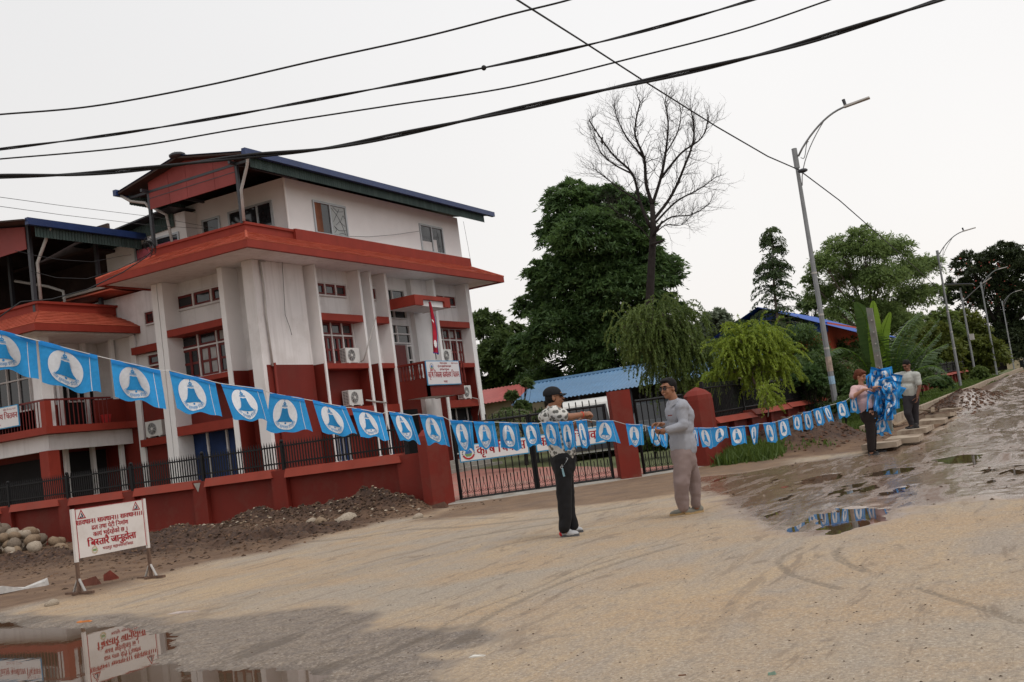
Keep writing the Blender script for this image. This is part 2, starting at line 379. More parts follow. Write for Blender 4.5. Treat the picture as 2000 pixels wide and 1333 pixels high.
# ------------------------------------------------------------ main office building
def ac_unit(face, u, z, label, group='air conditioner outdoor units on the building', wd=.78, ht=.52, dp=.28, w0=.0):
    t = thing('air_conditioner_unit', label, 'air conditioner', face.T(u, w0+dp/2, z), group)
    b = MB(); face.box(b, u-wd/2, u+wd/2, w0, w0+dp, z+.04, z+ht+.04)
    for s in (-1, 1): face.box(b, u+s*wd*.32-.03, u+s*wd*.32+.03, w0-.02, w0+dp+.02, z, z+.04)
    b.build('casing', ACW, t)
    g = MB(); cu = u-wd*.1 if face.ty == 'F' else u+wd*.1; cz = z+ht/2+.04; n = 20
    vs = [face.T(cu+math.cos(2*math.pi*i/n)*.205, w0+dp+.006, cz+math.sin(2*math.pi*i/n)*.205) for i in range(n)]
    vb = [face.T(cu+math.cos(2*math.pi*i/n)*.205, w0+dp-.01, cz+math.sin(2*math.pi*i/n)*.205) for i in range(n)]
    g.hexa(vb, vs); g.build('fan_recess', ACD, t)
    r_ = MB()
    for rad in (.06, .10, .14, .18, .205):
        r_.tube([face.T(cu+math.cos(2*math.pi*i/16)*rad, w0+dp+.012, cz+math.sin(2*math.pi*i/16)*rad) for i in range(17)], .0045, 4, cap=False)
    for k in range(8):
        a = math.pi*k/4; r_.tube([face.T(cu+math.cos(a)*.03, w0+dp+.012, cz+math.sin(a)*.03), face.T(cu+math.cos(a+.5)*.2, w0+dp+.012, cz+math.sin(a+.5)*.2)], .004, 4)
    r_.tube([face.T(cu, w0+dp+.006, cz), face.T(cu, w0+dp+.02, cz)], .045, 10); r_.build('fan_guard', ACW, t)
    v = MB()
    for k in range(9):
        zz = z+.09+k*.05; e_ = u-wd/2 if face.ty == 'F' else u+wd/2
        face.box(v, e_-.004, e_+.004, w0+.04, w0+dp*.45, zz, zz+.022); face.box(v, e_-.004, e_+.004, w0+dp*.52, w0+dp-.04, zz, zz+.022)
    v.build('side_louvre', ACD, t); return t

B = thing('office_building', 'large white and dark red three storey office building with terracotta skirt roof', 'building', (31, 26, 0))
FR = Face('F', 21.55); FW = Face('F', 22.05); LF = Face('L', 25.0); LW = Face('L', 25.7); LB = Face('L', 26.0)
XE = 37.9                                      # right end of the front
wall = MB(); wall.box(25.7, XE, 22.05, 26.3, 4.455, 7.95); wall.box(26.0, XE, 26.3, 34, 4.455, 7.95); wall.build('upper_wall', WHITE, B)
wl = MB(); wl.box(25.7, XE, 22.05, 26.3, -.2, 4.45); wl.box(26.0, XE, 26.3, 34, -.2, 4.45); wl.build('lower_wall', RED, B, 'dark red painted lower wall')
cb = MB(); cb.box(25.0, 27.45, 21.87, 22.3, 4.45, 7.8); cb.box(25.0, 25.16, 21.87, 22.3, -.2, 4.45); cb.build('corner_block', WHITE, B)
cr_ = MB(); cr_.box(25.16, 27.45, 21.868, 22.3, -.2, 4.449); cr_.build('corner_block', RED, B, 'dark red base of the corner block')
def column(u0, u1, face, back, z0=-.2, z1=7.8, m=WHITE2, name='column'):
    c = MB(); face.box(c, u0, u1, 0, -back, z0, z1); return c.build(name, m, B)
column(25.80, 26.02, LF, .7); column(26.05, 26.3, LF, 1.0); column(23.14, 23.34, LF, .7)
fins = []
for (xa, ya), (xb, yb) in (((623.6,614.1),(627.2,614.1)), ((709.4,619),(713.4,619)), ((730.1,619),(734.2,619)), ((759.8,619),(764,619)), ((853.9,629),(858.2,629)), ((917.4,632.3),(924.8,632.3))):
    a = FR.px(xa, ya)[0]; b = FR.px(xb, yb)[0]; fins.append((a, b)); column(a, b, FR, .55)

# lower red halves of the fins' sides show red from the left
for a, b in fins:
    q = MB(); q.box(a-.004, a+.01, 21.60, 22.05, -.2, 4.45); q.build('fin_side', RED, B)
for u in (23.13,):
    q = MB(); q.box(25.03, 25.7, u-.004, u+.02, -.2, 4.45); q.build('fin_side', RED, B)
def band(face, u0, u1, z0, z1, back=.55, m=FASC, name='lintel_band', w_=-.015):
    q = MB(); face.box(q, u0, u1, w_, -back, z0, z1); return q.build(name, m, B)
# left face
band(LF, 23.34, 25.80, 5.95, 6.18, .7); band(LF, 23.34, 25.80, 4.30, 4.46, .7, name='sill_band'); band(LF, 23.34, 25.80, 2.68, 2.98, .7)
def pxw(face, tl, br, **k):
    u0, z1 = face.px(*tl); u1, z0 = face.px(*br); return u0, u1, z0, z1
a = LW
vl, _ = a.px(344, 594); vl2, _ = a.px(355, 700); vl3, _ = a.px(371, 880)
window(a, B, 23.45, vl, 6.85, 7.42, 3, [1], bar=.07, inner=MAROON)
window(a, B, 23.4, vl2, 4.5, 6.05, 3, [2.1, 1], inner=MAROON, split=True, pane=[GLASS, CURW, GLASS])
lg = window(a, B, 23.4, vl3, .75, 2.75, 3, [3.2], fr=FRAME, bar=.06, pane=CURT, label='tall barred window with blue curtains')
for k in range(10):
    q = MB(); a.box(q, 23.45+k*.19, 23.465+k*.19, .05, .065, .8, 1.2); q.build('security_bar', FRAME, lg)
# front face bays
f1, f2, f3, f4, f5, f6 = fins
Z1, Z0 = 5.95, 6.18
for (l, r_) in ((f1[1], f2[0]), (f3[1], f4[0]), (f5[1], f6[0])):
    band(FR, l, r_, 5.92, 6.16); band(FR, l, r_, 4.27, 4.45, name='sill_band'); band(FR, l, r_, 2.66, 2.95)
def wpx(tl, br): 
    u0, z1 = FW.px(*tl); u1, z0 = FW.px(*br); return u0, u1, z0, z1
x0, x1, z0, z1 = wpx((617, 551), (676, 583)); zb, zt = z0, z1
window(FW, B, x0-.25, x1, zb, zt, 3, [1], inner=MAROON)
x0b, x1b, _, _ = wpx((640, 640), (686, 640))
window(FW, B, x0-.2, x1b, 4.46, 5.98, 3, [2.1, 1], inner=MAROON, split=True, pane=GLASS)
xx = FW.px(686, 900)[0]
window(FW, B, x0-.2, xx, .75, 2.66, 3, [1], bar=.06, pane=CURT)
xa_, xb_, _, _ = wpx((724, 570), (733, 580)); window(FW, B, xa_-.3, xb_, zb, zt, 1, [1], inner=MAROON)
window(FW, B, xa_-.3, xb_+.15, .75, 2.66, 1, [1], pane=CURT)
r5 = FW.px(888, 590)[0]; window(FW, B, f5[1]+.35, r5, zb, zt, 2, [1], inner=MAROON)
r6 = FW.px(900, 650)[0]; window(FW, B, f5[1]+.3, r6, 4.46, 5.95, 4, [2.1, 1], inner=MAROON, split=True, pane=[GLASS, CURW])
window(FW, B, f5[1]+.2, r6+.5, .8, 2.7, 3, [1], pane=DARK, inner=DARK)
# balcony bay: tall upper window, window and door below the canopy
l4 = f4[1]; u_r = FW.px(785, 560)[0]; window(FW, B, l4+.05, u_r, 6.2, 7.35, 2, [1, 1.3], pane=GLASS)
u_r2 = FW.px(797, 640)[0]; window(FW, B, l4+.05, u_r2, 5.25, 6.0, 2, [1, 1])
dq = MB(); FW.box(dq, l4+.1, FW.px(791, 690)[0], 0, .05, 3.4, 5.2); dq.build('door', MAROON, B)
window(FW, B, FW.px(793, 690)[0], FW.px(803, 690)[0], 3.5, 5.2, 1, [1, 1, 1])
# solid pier right of the door
pr = MB(); pr.box(FW.px(801, 640)[0]+.1, f5[0], 21.85, 22.05, -.2, 7.8); pr.build('pier', WHITE, B)
dd = MB(); FW.box(dd, l4+.1, FW.px(815, 800)[0], -.4, .01, 0, 2.75); dd.build('entrance_shade_panel', DARK, B)  # flat near-black panel paints the shade of the entrance
# canopy over the balcony (box with an open front)
kb = FR.px(761, 586); zc1 = kb[1]; zc0 = FR.px(764, 606)[1]
fl = on(811, 575.4, 'z', zc1); fr_ = on(879, 582, 'z', zc1)
c = MB(); X0, X1, Y0 = l4, fr_[0], fl[1]
c.box(X0, X0+.1, Y0, 21.7, zc0, zc1); c.box(X0+.1, X1, Y0, Y0+.09, zc1-.16, zc1); c.box(X0+.1, X0+.55, Y0, Y0+.09, zc0, zc1-.16); c.box(X1-.4, X1, Y0, Y0+.09, zc0+.0, zc1-.16)
c.box(X1-.1, X1, Y0+.09, 21.7, zc0, zc1); c.build('canopy_fascia', FASC, B)
c = MB(); c.box(X0+.1, X1-.1, Y0+.09, 21.7, zc0+.0, zc1-.05); c.build('canopy_slab', WHITE, B)
# balcony
zb1 = FR.px(775, 715)[1]; zb0 = FR.px(786, 783)[1]
bl = on(827.7, 705, 'z', zb1); Y1 = bl[1]; X0 = l4; X1 = on(900, 707, 'y', Y1)[0]
zmid = FR.px(781, 747)[1]
c = MB(); c.box(X0, X0+.1, Y1, 21.6, zb0, zmid); c.box(X0, X1, Y1, Y1+.1, zb0+.0, zmid-.25); c.box(X1-.1, X1, Y1+.1, 21.6, zb0, zmid); c.box(X0-.02, X1+.02, Y1-.02, Y1+.14, zb1-.08, zb1); c.box(X0-.02, X0+.12, Y1+.14, 21.6, zb1-.08, zb1)
c.box(X0, X0+.14, Y1, Y1+.14, zmid, zb1-.08); c.build('balcony_parapet', RED, B)
c = MB(); c.box(X0+.1, X1-.1, Y1+.1, 21.6, zb0+.02, zb0+.22); c.build('balcony_slab', WHITE, B)
def baluster(x, y, z0, z1, par, m=RED):
    prof = [(0,.035),(.06,.05),(.12,.03),(.3,.055),(.5,.045),(.7,.028),(.85,.045),(.92,.03),(1,.04)]
    q = MB(); q.tube([(x, y, z0+(z1-z0)*t) for t, _ in prof], [r for _, r in prof], 8); return q.build('baluster', m, par, smooth=True)
for k in range(7): baluster(X0+.06, Y1+.28+k*(21.5-Y1-.3)/6.5, zmid, zb1-.08, B)
for k in range(12): baluster(X0+.3+k*.22, Y1+.06, zmid-.25, zb1-.08, B)
BALC = (X0, X1, Y1, zb0, zb1)
# soffit, skirt roof, parapet
E0, E1, S0, S1 = (23.35, 20.5), (39.15, 26.95), 7.78, 7.99
sf = MB(); sf.box(E0[0]+.05, E1[0]-.05, E0[1]+.05, E1[1]-.05, S0+.03, S0+.1); sf.build('soffit', WHITE, B)
fa = MB(); fa.box(E0[0], E1[0], E0[1], E0[1]+.12, S0-.02, S1); fa.box(E0[0], E0[0]+.12, E0[1]+.12, E1[1], S0-.02, S1)
fa.box(E1[0]-.12, E1[0], E0[1]+.12, E1[1], S0-.02, S1); fa.box(E0[0]+.12, E1[0]-.12, E1[1]-.12, E1[1], S0-.02, S1); fa.build('eave_fascia', FASC, B)
I0, I1, PZ = (25.05, 22.0), (38.8, 26.0), 8.72
lo = [(E0[0], E0[1], S1), (E1[0], E0[1], S1), (E1[0], E1[1], S1), (E0[0], E1[1], S1)]
hi = [(I0[0], I0[1], PZ), (I1[0], I0[1], PZ), (I1[0], I1[1], PZ), (I0[0], I1[1], PZ)]
rf = MB(); rf.hexa(lo, hi); rf.build('skirt_roof', TILE, B)
tiles([lo[0], lo[1], hi[1], hi[0]], 9, .3, 'roof_tiles', B); tiles([lo[3], lo[0], hi[0], hi[3]], 9, .3, 'roof_tiles', B); tiles([lo[1], lo[2], hi[2], hi[1]], 9, .3, 'roof_tiles', B)
for i in range(4):
    hp = MB(); hp.tube([Vector(lo[i])+Vector((0,0,.02)), Vector(hi[i])+Vector((0,0,.02))], .045, 6); hp.build('hip_ridge', TILE, B)
pp = MB(); pp.box(25.05, 27.35, 22.0, 22.2, PZ-.1, 9.0); pp.box(25.05, 25.25, 22.2, 26.2, PZ-.1, 9.0); pp.box(27.35, 38.95, 21.88, 22.32, PZ-.14, 9.06); pp.box(25.0, 27.4, 21.95, 22.25, 8.96, 9.04); pp.box(25.0, 25.3, 22.25, 26.2, 8.96, 9.04)
pp.build('parapet', FASC, B)
# third storey
ts = MB(); ts.box(27.55, 38.98, 22.3, 30.5, 8.3, 10.95); ts.build('top_storey_wall', WHITE2, B); ts = MB(); ts.box(27.0, 27.55, 26.4, 30.5, 8.3, 10.62); ts.build('top_storey_wall', WHITE2, B)
t3 = MB(); t3.box(25.3, 39, 22.3, 31, 8.2, 8.3); t3.build('terrace_floor', CONC, B)
T3 = Face('F', 22.3); T3L = Face('L', 27.55); T3L2 = Face('L', 27.0)
w1 = window(T3, B, 28.95, 30.85, 9.15, 10.36, 2, [1], fr=ALU, bar=.07, depth=.05, pane=GLASS, label='aluminium window with brown curtain and frosted patterned pane')
q = MB(); T3.box(q, 29.04, 29.42, .006, .02, 9.24, 10.28)
q.build('curtain', CURB, w1)
q = MB(); T3.box(q, 29.98, 30.76, .008, .016, 9.24, 10.28); fp = q.build('frosted_pane', mat('frosted_glass', (.36,.39,.39), .35, .1, 3), w1)
q = MB()
for pts in (((30.0,10.2),(30.3,9.95),(30.5,9.7),(30.68,9.3)), ((30.05,9.55),(30.3,9.4),(30.55,9.42),(30.74,9.45)), ((30.1,10.25),(30.35,10.1),(30.7,10.15)), ((30.05,9.7),(30.2,9.9),(30.45,10.2)), ((30.05,9.3),(30.2,9.42),(30.1,9.5)), ((30.5,9.8),(30.65,10.0),(30.74,9.9)), ((30.2,9.6),(30.4,9.75),(30.7,9.6)), ((30.3,9.27),(30.5,9.33),(30.72,9.28))):
    q.tube([T3.T(u, .02, z) for u, z in pts], .008, 4)
q.build('etched_pattern', DARKST, w1)
w2 = window(T3, B, 35.77, 37.55, 9.16, 10.33, 2, [1], fr=ALU, bar=.07, depth=.05)
q = MB(); T3.box(q, 35.86, 36.6, .006, .012, 9.24, 9.62); T3.box(q, 36.74, 37.0, .006, .012, 9.24, 9.75); q.build('pale_blind', FRAME, w2)
window(T3L, B, 25.3, 26.15, 8.9, 10.28, 1, [1], fr=ALU, bar=.07, depth=.05)
w3 = window(T3L, B, 22.9, 24.9, 8.7, 10.3, 3, [1], fr=ALU, bar=.07, depth=.05)
q = MB(); T3L.box(q, 22.98, 23.55, .008, .014, 8.8, 9.45); q.build('pale_blind', mat('grey_blind', (.4,.42,.43), .6), w3)
w4 = window(T3L2, B, 26.75, 29.0, 8.6, 9.95, 2, [1], fr=ALU, bar=.07, depth=.05)
q = MB(); T3L2.box(q, 26.85, 28.9, .008, .014, 8.65, 9.7); q.build('curtain', CURP, w4)
cp = MB(); cp.tube([(27.5, 22.25, 8.9), (27.5, 22.25, 10.9)], .05, 8); cp.build('corner_pipe', WHITE2, B)
# pitched steel roof over the top storey
RX0, RX1, YR, ZR, YE, ZE, YE2 = 24.6, 40.4, 24.2, 11.66, 21.35, 11.1, 27.0
for (ye, nm) in ((YE, 'a'), (YE2, 'b')):
    s_ = corrugated((RX0, ye, ZE+.0), (RX1, ye, ZE), (RX1, YR, ZR), (RX0, YR, ZR), .2, .018)
    q = MB(); q.grid(s_); o = q.build('roof_sheet', BLUE, B)
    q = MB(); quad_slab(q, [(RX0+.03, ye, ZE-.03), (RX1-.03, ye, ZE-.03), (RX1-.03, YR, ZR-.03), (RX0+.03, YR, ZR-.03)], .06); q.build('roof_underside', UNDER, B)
q = MB(); q.tube([(RX0, YR, ZR+.03), (RX1, YR, ZR+.03)], .1, 8); q.ell((RX0+.1, YR, ZR+.02), (.25, .3, .1)); q.build('ridge_cap', DARKST, B)
q = MB()
q.box(RX0-.05, RX1+.1, YE-.12, YE+.03, ZE-.13, ZE+.07); q.box(RX0-.05, RX1+.1, YE2-.03, YE2+.12, ZE-.13, ZE+.07); q.build('gutter', BLUE, B)
g = corrugated((RX0+.4, YE+.12, ZE-.42), (RX1-.5, YE+.12, ZE-.42), (RX1-.5, YE+.12, ZE-.08), (RX0+.4, YE+.12, ZE-.08), .12, .02); q = MB(); q.grid(g); q.build('hanging_corrugated_strip', GREENSH, B)
g = corrugated((RX0+.4, YE2-.12, ZE-.42), (RX1-.5, YE2-.12, ZE-.42), (RX1-.5, YE2-.12, ZE-.08), (RX0+.4, YE2-.12, ZE-.08), .12, .02); q = MB(); q.grid(g); q.build('hanging_corrugated_strip', GREENSH, B)
# the gable board, three sheets with seams
gx = 24.98
def gz(y): return ZR-(abs(y-YR))*(ZR-ZE)/(YR-YE)-.1
q = MB(); ys = [22.1, 23.0, 24.2, 25.0, 25.92]
for i in range(4):
    a_, b_ = ys[i]+.006, ys[i+1]-.006
    q.hexa([(gx, a_, 10.30), (gx, b_, 10.30), (gx, b_, gz(b_)), (gx, a_, gz(a_))], [(gx+.03, a_, 10.30), (gx+.03, b_, 10.30), (gx+.03, b_, gz(b_)), (gx+.03, a_, gz(a_))])
q.build('gable_board', PINK, B)
q = MB(); q.box(gx-.012, gx-.001, 22.1, 25.92, 10.66, 10.68); q.build('board_seam', DARKST, B)
for y in (22.07, 25.97):
    q = MB(); q.box(24.98, 25.08, y-.05, y+.05, 9.0, 10.95); q.build('roof_post', DARKST, B)
q = MB(); q.beam((24.7, 22.07, 10.93), (28, 22.07, 10.93), .08, .1); q.beam((24.7, 25.97, 10.93), (28, 25.97, 10.93), .08, .1); q.beam((25.0, 21.5, 10.9), (25.0, 26.8, 10.9), .08, .08); q.build('roof_beam', DARKST, B)
for pts in ([(24.75, 21.3, 11.0), (24.95, 21.55, 10.75), (25.0, 21.95, 10.05), (25.0, 21.98, 9.05)], [(24.75, 27.0, 11.0), (24.9, 26.7, 10.75), (25.05, 26.2, 10.6), (25.05, 26.05, 10.4)], [(25.6, 26.9, 10.9), (25.6, 26.2, 10.4), (25.65, 25.9, 10.2), (25.7, 25.8, 9.0)]):
    q = MB(); q.tube(pts, .05, 8); q.build('drain_pipe', PVC, B, smooth=True)
# second gable roof behind
q = MB(); quad_slab(q, [(26.4, 31.5, 10.35), (26.4, 26.4, 10.75), (33, 26.4, 10.75), (33, 31.5, 10.35)], .05); q.build('rear_roof_sheet', DARKST, B)
q = MB(); q.grid(corrugated((26.95, 26.9, 10.15), (26.95, 31.2, 9.95), (26.95, 31.2, 10.32), (26.95, 26.9, 10.66), .12, .02)); q.build('hanging_corrugated_strip', GREENSH, B)
# pipe down the corner
q = MB(); q.tube([(25.32, 21.82, 7.78), (25.36, 21.80, 7.0), (25.34, 21.82, 6.0), (25.36, 21.8, 4.4)], .035, 8); q.tube([(25.3, 21.82, 7.75), (25.6, 21.82, 7.76)], .02, 6); q.build('corner_drain_pipe', PVC, B, smooth=True)
q = MB(); q.tube([(25.45, 21.8, 4.5), (25.45, 21.8, 2.2), (25.4, 21.8, .2)], .05, 8); q.build('lower_pipe', RED, B, smooth=True)
# left end recess (faces the street), part of this building
window(LB, B, 27.25, 27.75, 6.7, 7.2, 1, [1], inner=MAROON)
for z_a, z_b in ((5.75, 6.0), (2.55, 2.8)):
    q = MB(); LB.box(q, 26.35, 28.3, 0, .28, z_a, z_b); q.build('lintel_band', FASC, B)
window(LB, B, 26.5, 27.8, 4.5, 5.7, 2, [2, 1], inner=MAROON)
# small lower skirt roof behind the wing
q = MB(); q.hexa([(25.0, 28.2, 8.0), (27.5, 28.2, 8.0), (27.5, 31, 8.0), (25.0, 31, 8.0)], [(26.2, 29.4, 8.5), (27.5, 29.4, 8.5), (27.5, 31, 8.5), (26.2, 31, 8.5)]); q.build('small_skirt_roof', TILE, B)
# plinth steps
q = MB()
for k in range(4): q.box(27+k*.0, 36, 20.9-k*.45, 21.4-k*.45, 0, .62-k*.15)
q.build('entrance_steps', CONC, B)
ac_unit(FW, on(683, 691, 'y', 21.9)[0], 4.46, 'upper left air conditioner unit standing on the red sill beside a maroon window')
ac_unit(FW, on(693, 776, 'y', 21.7)[0], 2.97, 'lower left air conditioner unit on the dark red ground floor wall', w0=.12)
ac_unit(FW, on(872, 693, 'y', 21.7)[0], 4.46, 'air conditioner unit behind the upper right corner of the balcony sign', wd=.66, w0=.1)
ac_unit(FW, on(907.5, 767, 'y', 21.8)[0], 2.97, 'lower right air conditioner unit on a red ledge with a curved white hose', wd=.62, w0=.1)
ac_unit(LB, 27.6, 2.82, 'air conditioner unit in the recess between the two buildings left of the white column')
def pipe(name, label, pts, r=.02, m=PVC):
    q = MB(); q.tube(pts, r, 6); o = q.build(name, m, smooth=True); return tag(o, label, 'pipe')
def fp_(x, y, yy): return tuple(on(x, y, 'y', yy))
pipe('drain_hose', 'grey hose hanging diagonally from the upper left air conditioner unit', [fp_(735, 617, 21.45), fp_(722, 663, 21.45), fp_(716, 685, 21.45), fp_(710, 704, 21.6), fp_(704, 707, 21.8)], .022)
pipe('white_pipe', 'white pipe running right from the lower left air conditioner unit', [fp_(715, 782, 21.6), fp_(735, 785, 21.5), fp_(755, 787, 21.5)], .03)
pipe('curved_hose', 'thin white hose curling down beside the lower right air conditioner unit', [fp_(922, 777, 21.5), fp_(934, 780, 21.5), fp_(937, 795, 21.5), fp_(934, 812, 21.5)], .018)
# ------------------------------------------------------------ terrain
def _h(ix, iy, s):
    n = (ix.astype(np.int64)*374761393+iy.astype(np.int64)*668265263+s*982451653) & 0x7fffffff
    n = ((n ^ (n >> 13))*1274126177) & 0x7fffffff
    return ((n ^ (n >> 16)) & 0xffff)/65535.0
def vn(x, y, s=0):
    ix = np.floor(x); iy = np.floor(y); fx = x-ix; fy = y-iy; fx = fx*fx*(3-2*fx); fy = fy*fy*(3-2*fy)
    a, b, c, d = _h(ix, iy, s), _h(ix+1, iy, s), _h(ix, iy+1, s), _h(ix+1, iy+1, s)
    return (a*(1-fx)+b*fx)*(1-fy)+(c*(1-fx)+d*fx)*fy
def fbm(x, y, s=0, o=4, g=.5):
    t = 0; a = 1; n = 0
    for k in range(o): t = t+a*vn(x*2**k+17.3*k, y*2**k-9.1*k, s+k); n += a; a *= g
    return t/n-.5
def sm(a, b, x): t = np.clip((x-a)/(b-a), 0, 1); return t*t*(3-2*t)
def poly_sd(P, x, y):
    """signed distance to a polygon, negative inside"""
    P = np.array(P, float); d = np.full(np.shape(x), 1e9); ins = np.zeros(np.shape(x), bool)
    for i in range(len(P)):
        a, b = P[i], P[(i+1) % len(P)]; e_ = b-a; wx, wy = x-a[0], y-a[1]
        t = np.clip((wx*e_[0]+wy*e_[1])/(e_ @ e_), 0, 1); d = np.minimum(d, np.hypot(wx-e_[0]*t, wy-e_[1]*t))
        c = ((a[1] <= y) & (b[1] > y)) | ((b[1] <= y) & (a[1] > y))
        with np.errstate(divide='ignore', invalid='ignore'): xi = a[0]+(y-a[1])/(b[1]-a[1] if b[1] != a[1] else 1e-9)*e_[0]
        ins ^= c & (x < xi)
    return np.where(ins, -d, d)
def GP(*px): return [tuple(on(x, y, 'z', 0)[:2]) for x, y in px]
PUD_L = GP((-260,1262),(0,1212),(60,1217),(150,1224),(230,1226),(318,1236),(345,1262),(318,1284),(372,1300),(470,1304),(560,1306),(640,1322),(600,1360),(500,1480),(-100,1600))
DAMP_L = GP((-200,1225),(20,1196),(150,1206),(235,1196),(330,1222),(470,1208),(600,1192),(745,1200),(760,1226),(850,1220),(925,1234),(930,1252),(830,1278),(900,1300),(905,1360),(700,1500),(-100,1600),(-400,1400))
PUD_R = [GP((1596,1018),(1632,992),(1700,989),(1738,993),(1732,1016),(1668,1030),(1622,1045)), GP((1555,946),(1590,930),(1652,923),(1648,934),(1600,944)), GP((1718,968),(1742,953),(1792,946),(1770,960)), GP((1818,900),(1870,890),(1920,888),(1905,902),(1850,908)), GP((1700,930),(1740,915),(1800,912),(1760,926))]
WET_R = GP((1330,935),(1440,925),(1560,905),(1700,888),(1790,860),(1900,800),(1990,752),(2300,700),(2400,930),(2010,975),(1880,978),(1800,990),(1740,1012),(1640,1050),(1560,1056),(1480,1036),(1420,1012),(1360,975))
MUD_L = GP((-300,1255),(0,1196),(80,1180),(170,1168),(300,1132),(430,1098),(560,1074),(690,1036),(760,1020),(868,1003))+[(18.6, 11.2), (18.6, 45), (2, 45)]
GATE_MUD = GP((820,1018),(1000,1004),(1180,985),(1300,968),(1400,948),(1500,925),(1560,908))+[(22.5,5.6), (21.6,6.9), (20.2,8.2), (18.0,11.4)]
DRAIN_Y = 4.15
def ramp(x): return np.minimum(1.0, .0098*np.log1p(np.exp((x-19)/3.0))*3.0)
TRK = [(GP((835,1250),(870,1218),(930,1190),(1050,1147),(1180,1088),(1300,1062),(1400,1040)), .022), (GP((900,1238),(960,1200),(1040,1162),(1120,1128),(1220,1095),(1330,1063)), .04), (GP((224,1187),(270,1172),(330,1153),(430,1124),(507,1108),(560,1092)), .03),
       (GP((1565,1070),(1530,1086),(1518,1098),(1530,1112),(1552,1126),(1640,1150)), .03), (GP((1642,1070),(1630,1080),(1640,1092),(1662,1106),(1690,1116)), .035), (GP((1790,1148),(1850,1168),(1930,1192),(1990,1215)), .03), (GP((600,1060),(700,1050),(800,1035),(900,1030),(1100,1010),(1250,985)), .12), (GP((900,1052),(1000,1035),(1090,1022)), .10), (GP((960,1070),(1060,1050),(1140,1035)), .03), (GP((700,1000),(860,1015),(1000,1012)), .05)]
def track_field(x, y, nf):
    d = np.full(x.shape, 9.)
    for P, wd in TRK:
        for a, b in zip(P[:-1], P[1:]):
            a = np.array(a); e_ = np.array(b)-a; t = np.clip(((x-a[0])*e_[0]+(y-a[1])*e_[1])/(e_ @ e_), 0, 1); d = np.minimum(d, np.hypot(x-a[0]-e_[0]*t, y-a[1]-e_[1]*t)/wd)
    return (1-sm(.6, 1.3, d+nf*.8))
def fields(x, y):
    x = np.asarray(x, float); y = np.asarray(y, float)
    z = ramp(x)
    nb = fbm(x*.9, y*.9, 3, 5)*1.0; nf = fbm(x*5, y*5, 9, 4); nff = fbm(x*16, y*16, 21, 3)
    # left mud strip between road and wall
    sd = poly_sd(MUD_L, x, y)+nb*.7; mud = 1-sm(-.35, .25, sd); mud = mud*sm(9.3, 9.9, y+.0*x)
    rut = np.exp(-((x-14.6-.25*np.sin(y*.5))/1.9)**2)*sm(10.6, 12.2, y)*mud
    ridg = np.abs(fbm(x*3.2, y*1.1, 31, 3))*2
    z = z+mud*(.02+nb*.05)+rut*((ridg-.22)*.30+nf*.16+nff*.09+.03*np.sin(x*9+2*nb+y*.3))
    # spoil heap along the wall
    lump = .72+.5*np.exp(-((y-12.9)/.75)**2)+.55*np.exp(-((y-16.2)/.6)**2)+.25*np.exp(-((y-14.5)/.5)**2)
    hp = np.exp(-((x-17.72)/.46)**2)*(sm(11.5, 12.3, y)*(1-sm(16.4, 17.5, y))*.30*lump+.05*sm(12, 13, y)*(1-sm(26, 30, y)))*(1+nb*.9)
    hp2 = np.exp(-(((x-16.5)/.7)**2+((y-17.3)/1.2)**2))*.20
    z = z+hp*(1+nf*.5)+hp2*(1+nb)+(hp+hp2)*(nff*.5)
    mud = np.maximum(mud, np.clip((hp+hp2)*6, 0, 1)); dark = np.clip((hp+hp2)*5+rut*1.25, 0, 1)
    # verge right of the drain
    vg = sm(22, 25, x)*sm(4.3, 5.2, y)*(1-sm(6.9, 7.3, y))
    z = z+vg*(.16+nb*.12+nf*.03)
    z = z+sm(20.8, 23, x)*sm(5.2, 6, y)*.05
    # spoil heap by the bunting, and the bank beyond the slabs
    c1 = on(1592, 880, 'z', 0); c1 = (c1[0]+.25, c1[1]+.15)
    h1 = np.exp(-(((x-c1[0])/1.6)**2+((y-c1[1]-.1)/1.25)**2)**1.15)*.56
    h2 = np.exp(-(((x-39)/4.5)**2+((y-3.35)/.9)**2))*.5+np.exp(-(((x-70)/20)**2+((y-3.1)/.9)**2))*.35
    z = z+(h1+h2)*(1+nb*.5+nff*.3)
    dark = np.maximum(dark, np.clip((h1+h2)*4, 0, 1)); mud2 = np.clip((h1+h2)*5, 0, 1)
    # trench beside the slabs
    z = z-np.exp(-(((y-3.35)/.25)**2))*sm(24, 24.8, x)*(1-sm(29.5, 30.5, x))*.16
    # wet right half of the road
    sw = poly_sd(WET_R, x, y)+nb*.8+nf*.25; wet = 1-sm(-.35, .15, sw)
    z = z+wet*(nf*.007+nb*.008-.003+fbm(x*.7, y*3.6, 41, 4)*.026)
    pr_ = np.zeros_like(z)
    for P in PUD_R:
        s = poly_sd(P, x, y)+nf*.18; pr_ = np.maximum(pr_, 1-sm(-.12, .08, s))
    z = z*(1-pr_)+pr_*(ramp(x)*1.0-.016)
    # left puddle
    sp = poly_sd(PUD_L, x, y)+nb*.45+nf*.16; pl_ = 1-sm(-.3, .22, sp)
    z = z-pl_*.030
    sdp = poly_sd(DAMP_L, x, y)+nb*.7+nf*.30; damp = 1-sm(-.12, .12, sdp)
    z = z+damp*(nff*.012)+nff*.0018
    # inside the compound and beyond the wall: a little higher
    mud = np.maximum(mud, sm(20.4, 21.4, x)*sm(2.7, 3.3, y))
    trk = track_field(x, y, nf)
    sg_ = poly_sd(GATE_MUD, x, y)+nb*.9+nf*.4; mud = np.maximum(mud, (1-sm(-.4, .35, sg_))*.85)
    yard = np.where(x > 18.6, sm(12.0, 12.2, y+(x-18.6)*1.32), 0)*1.0
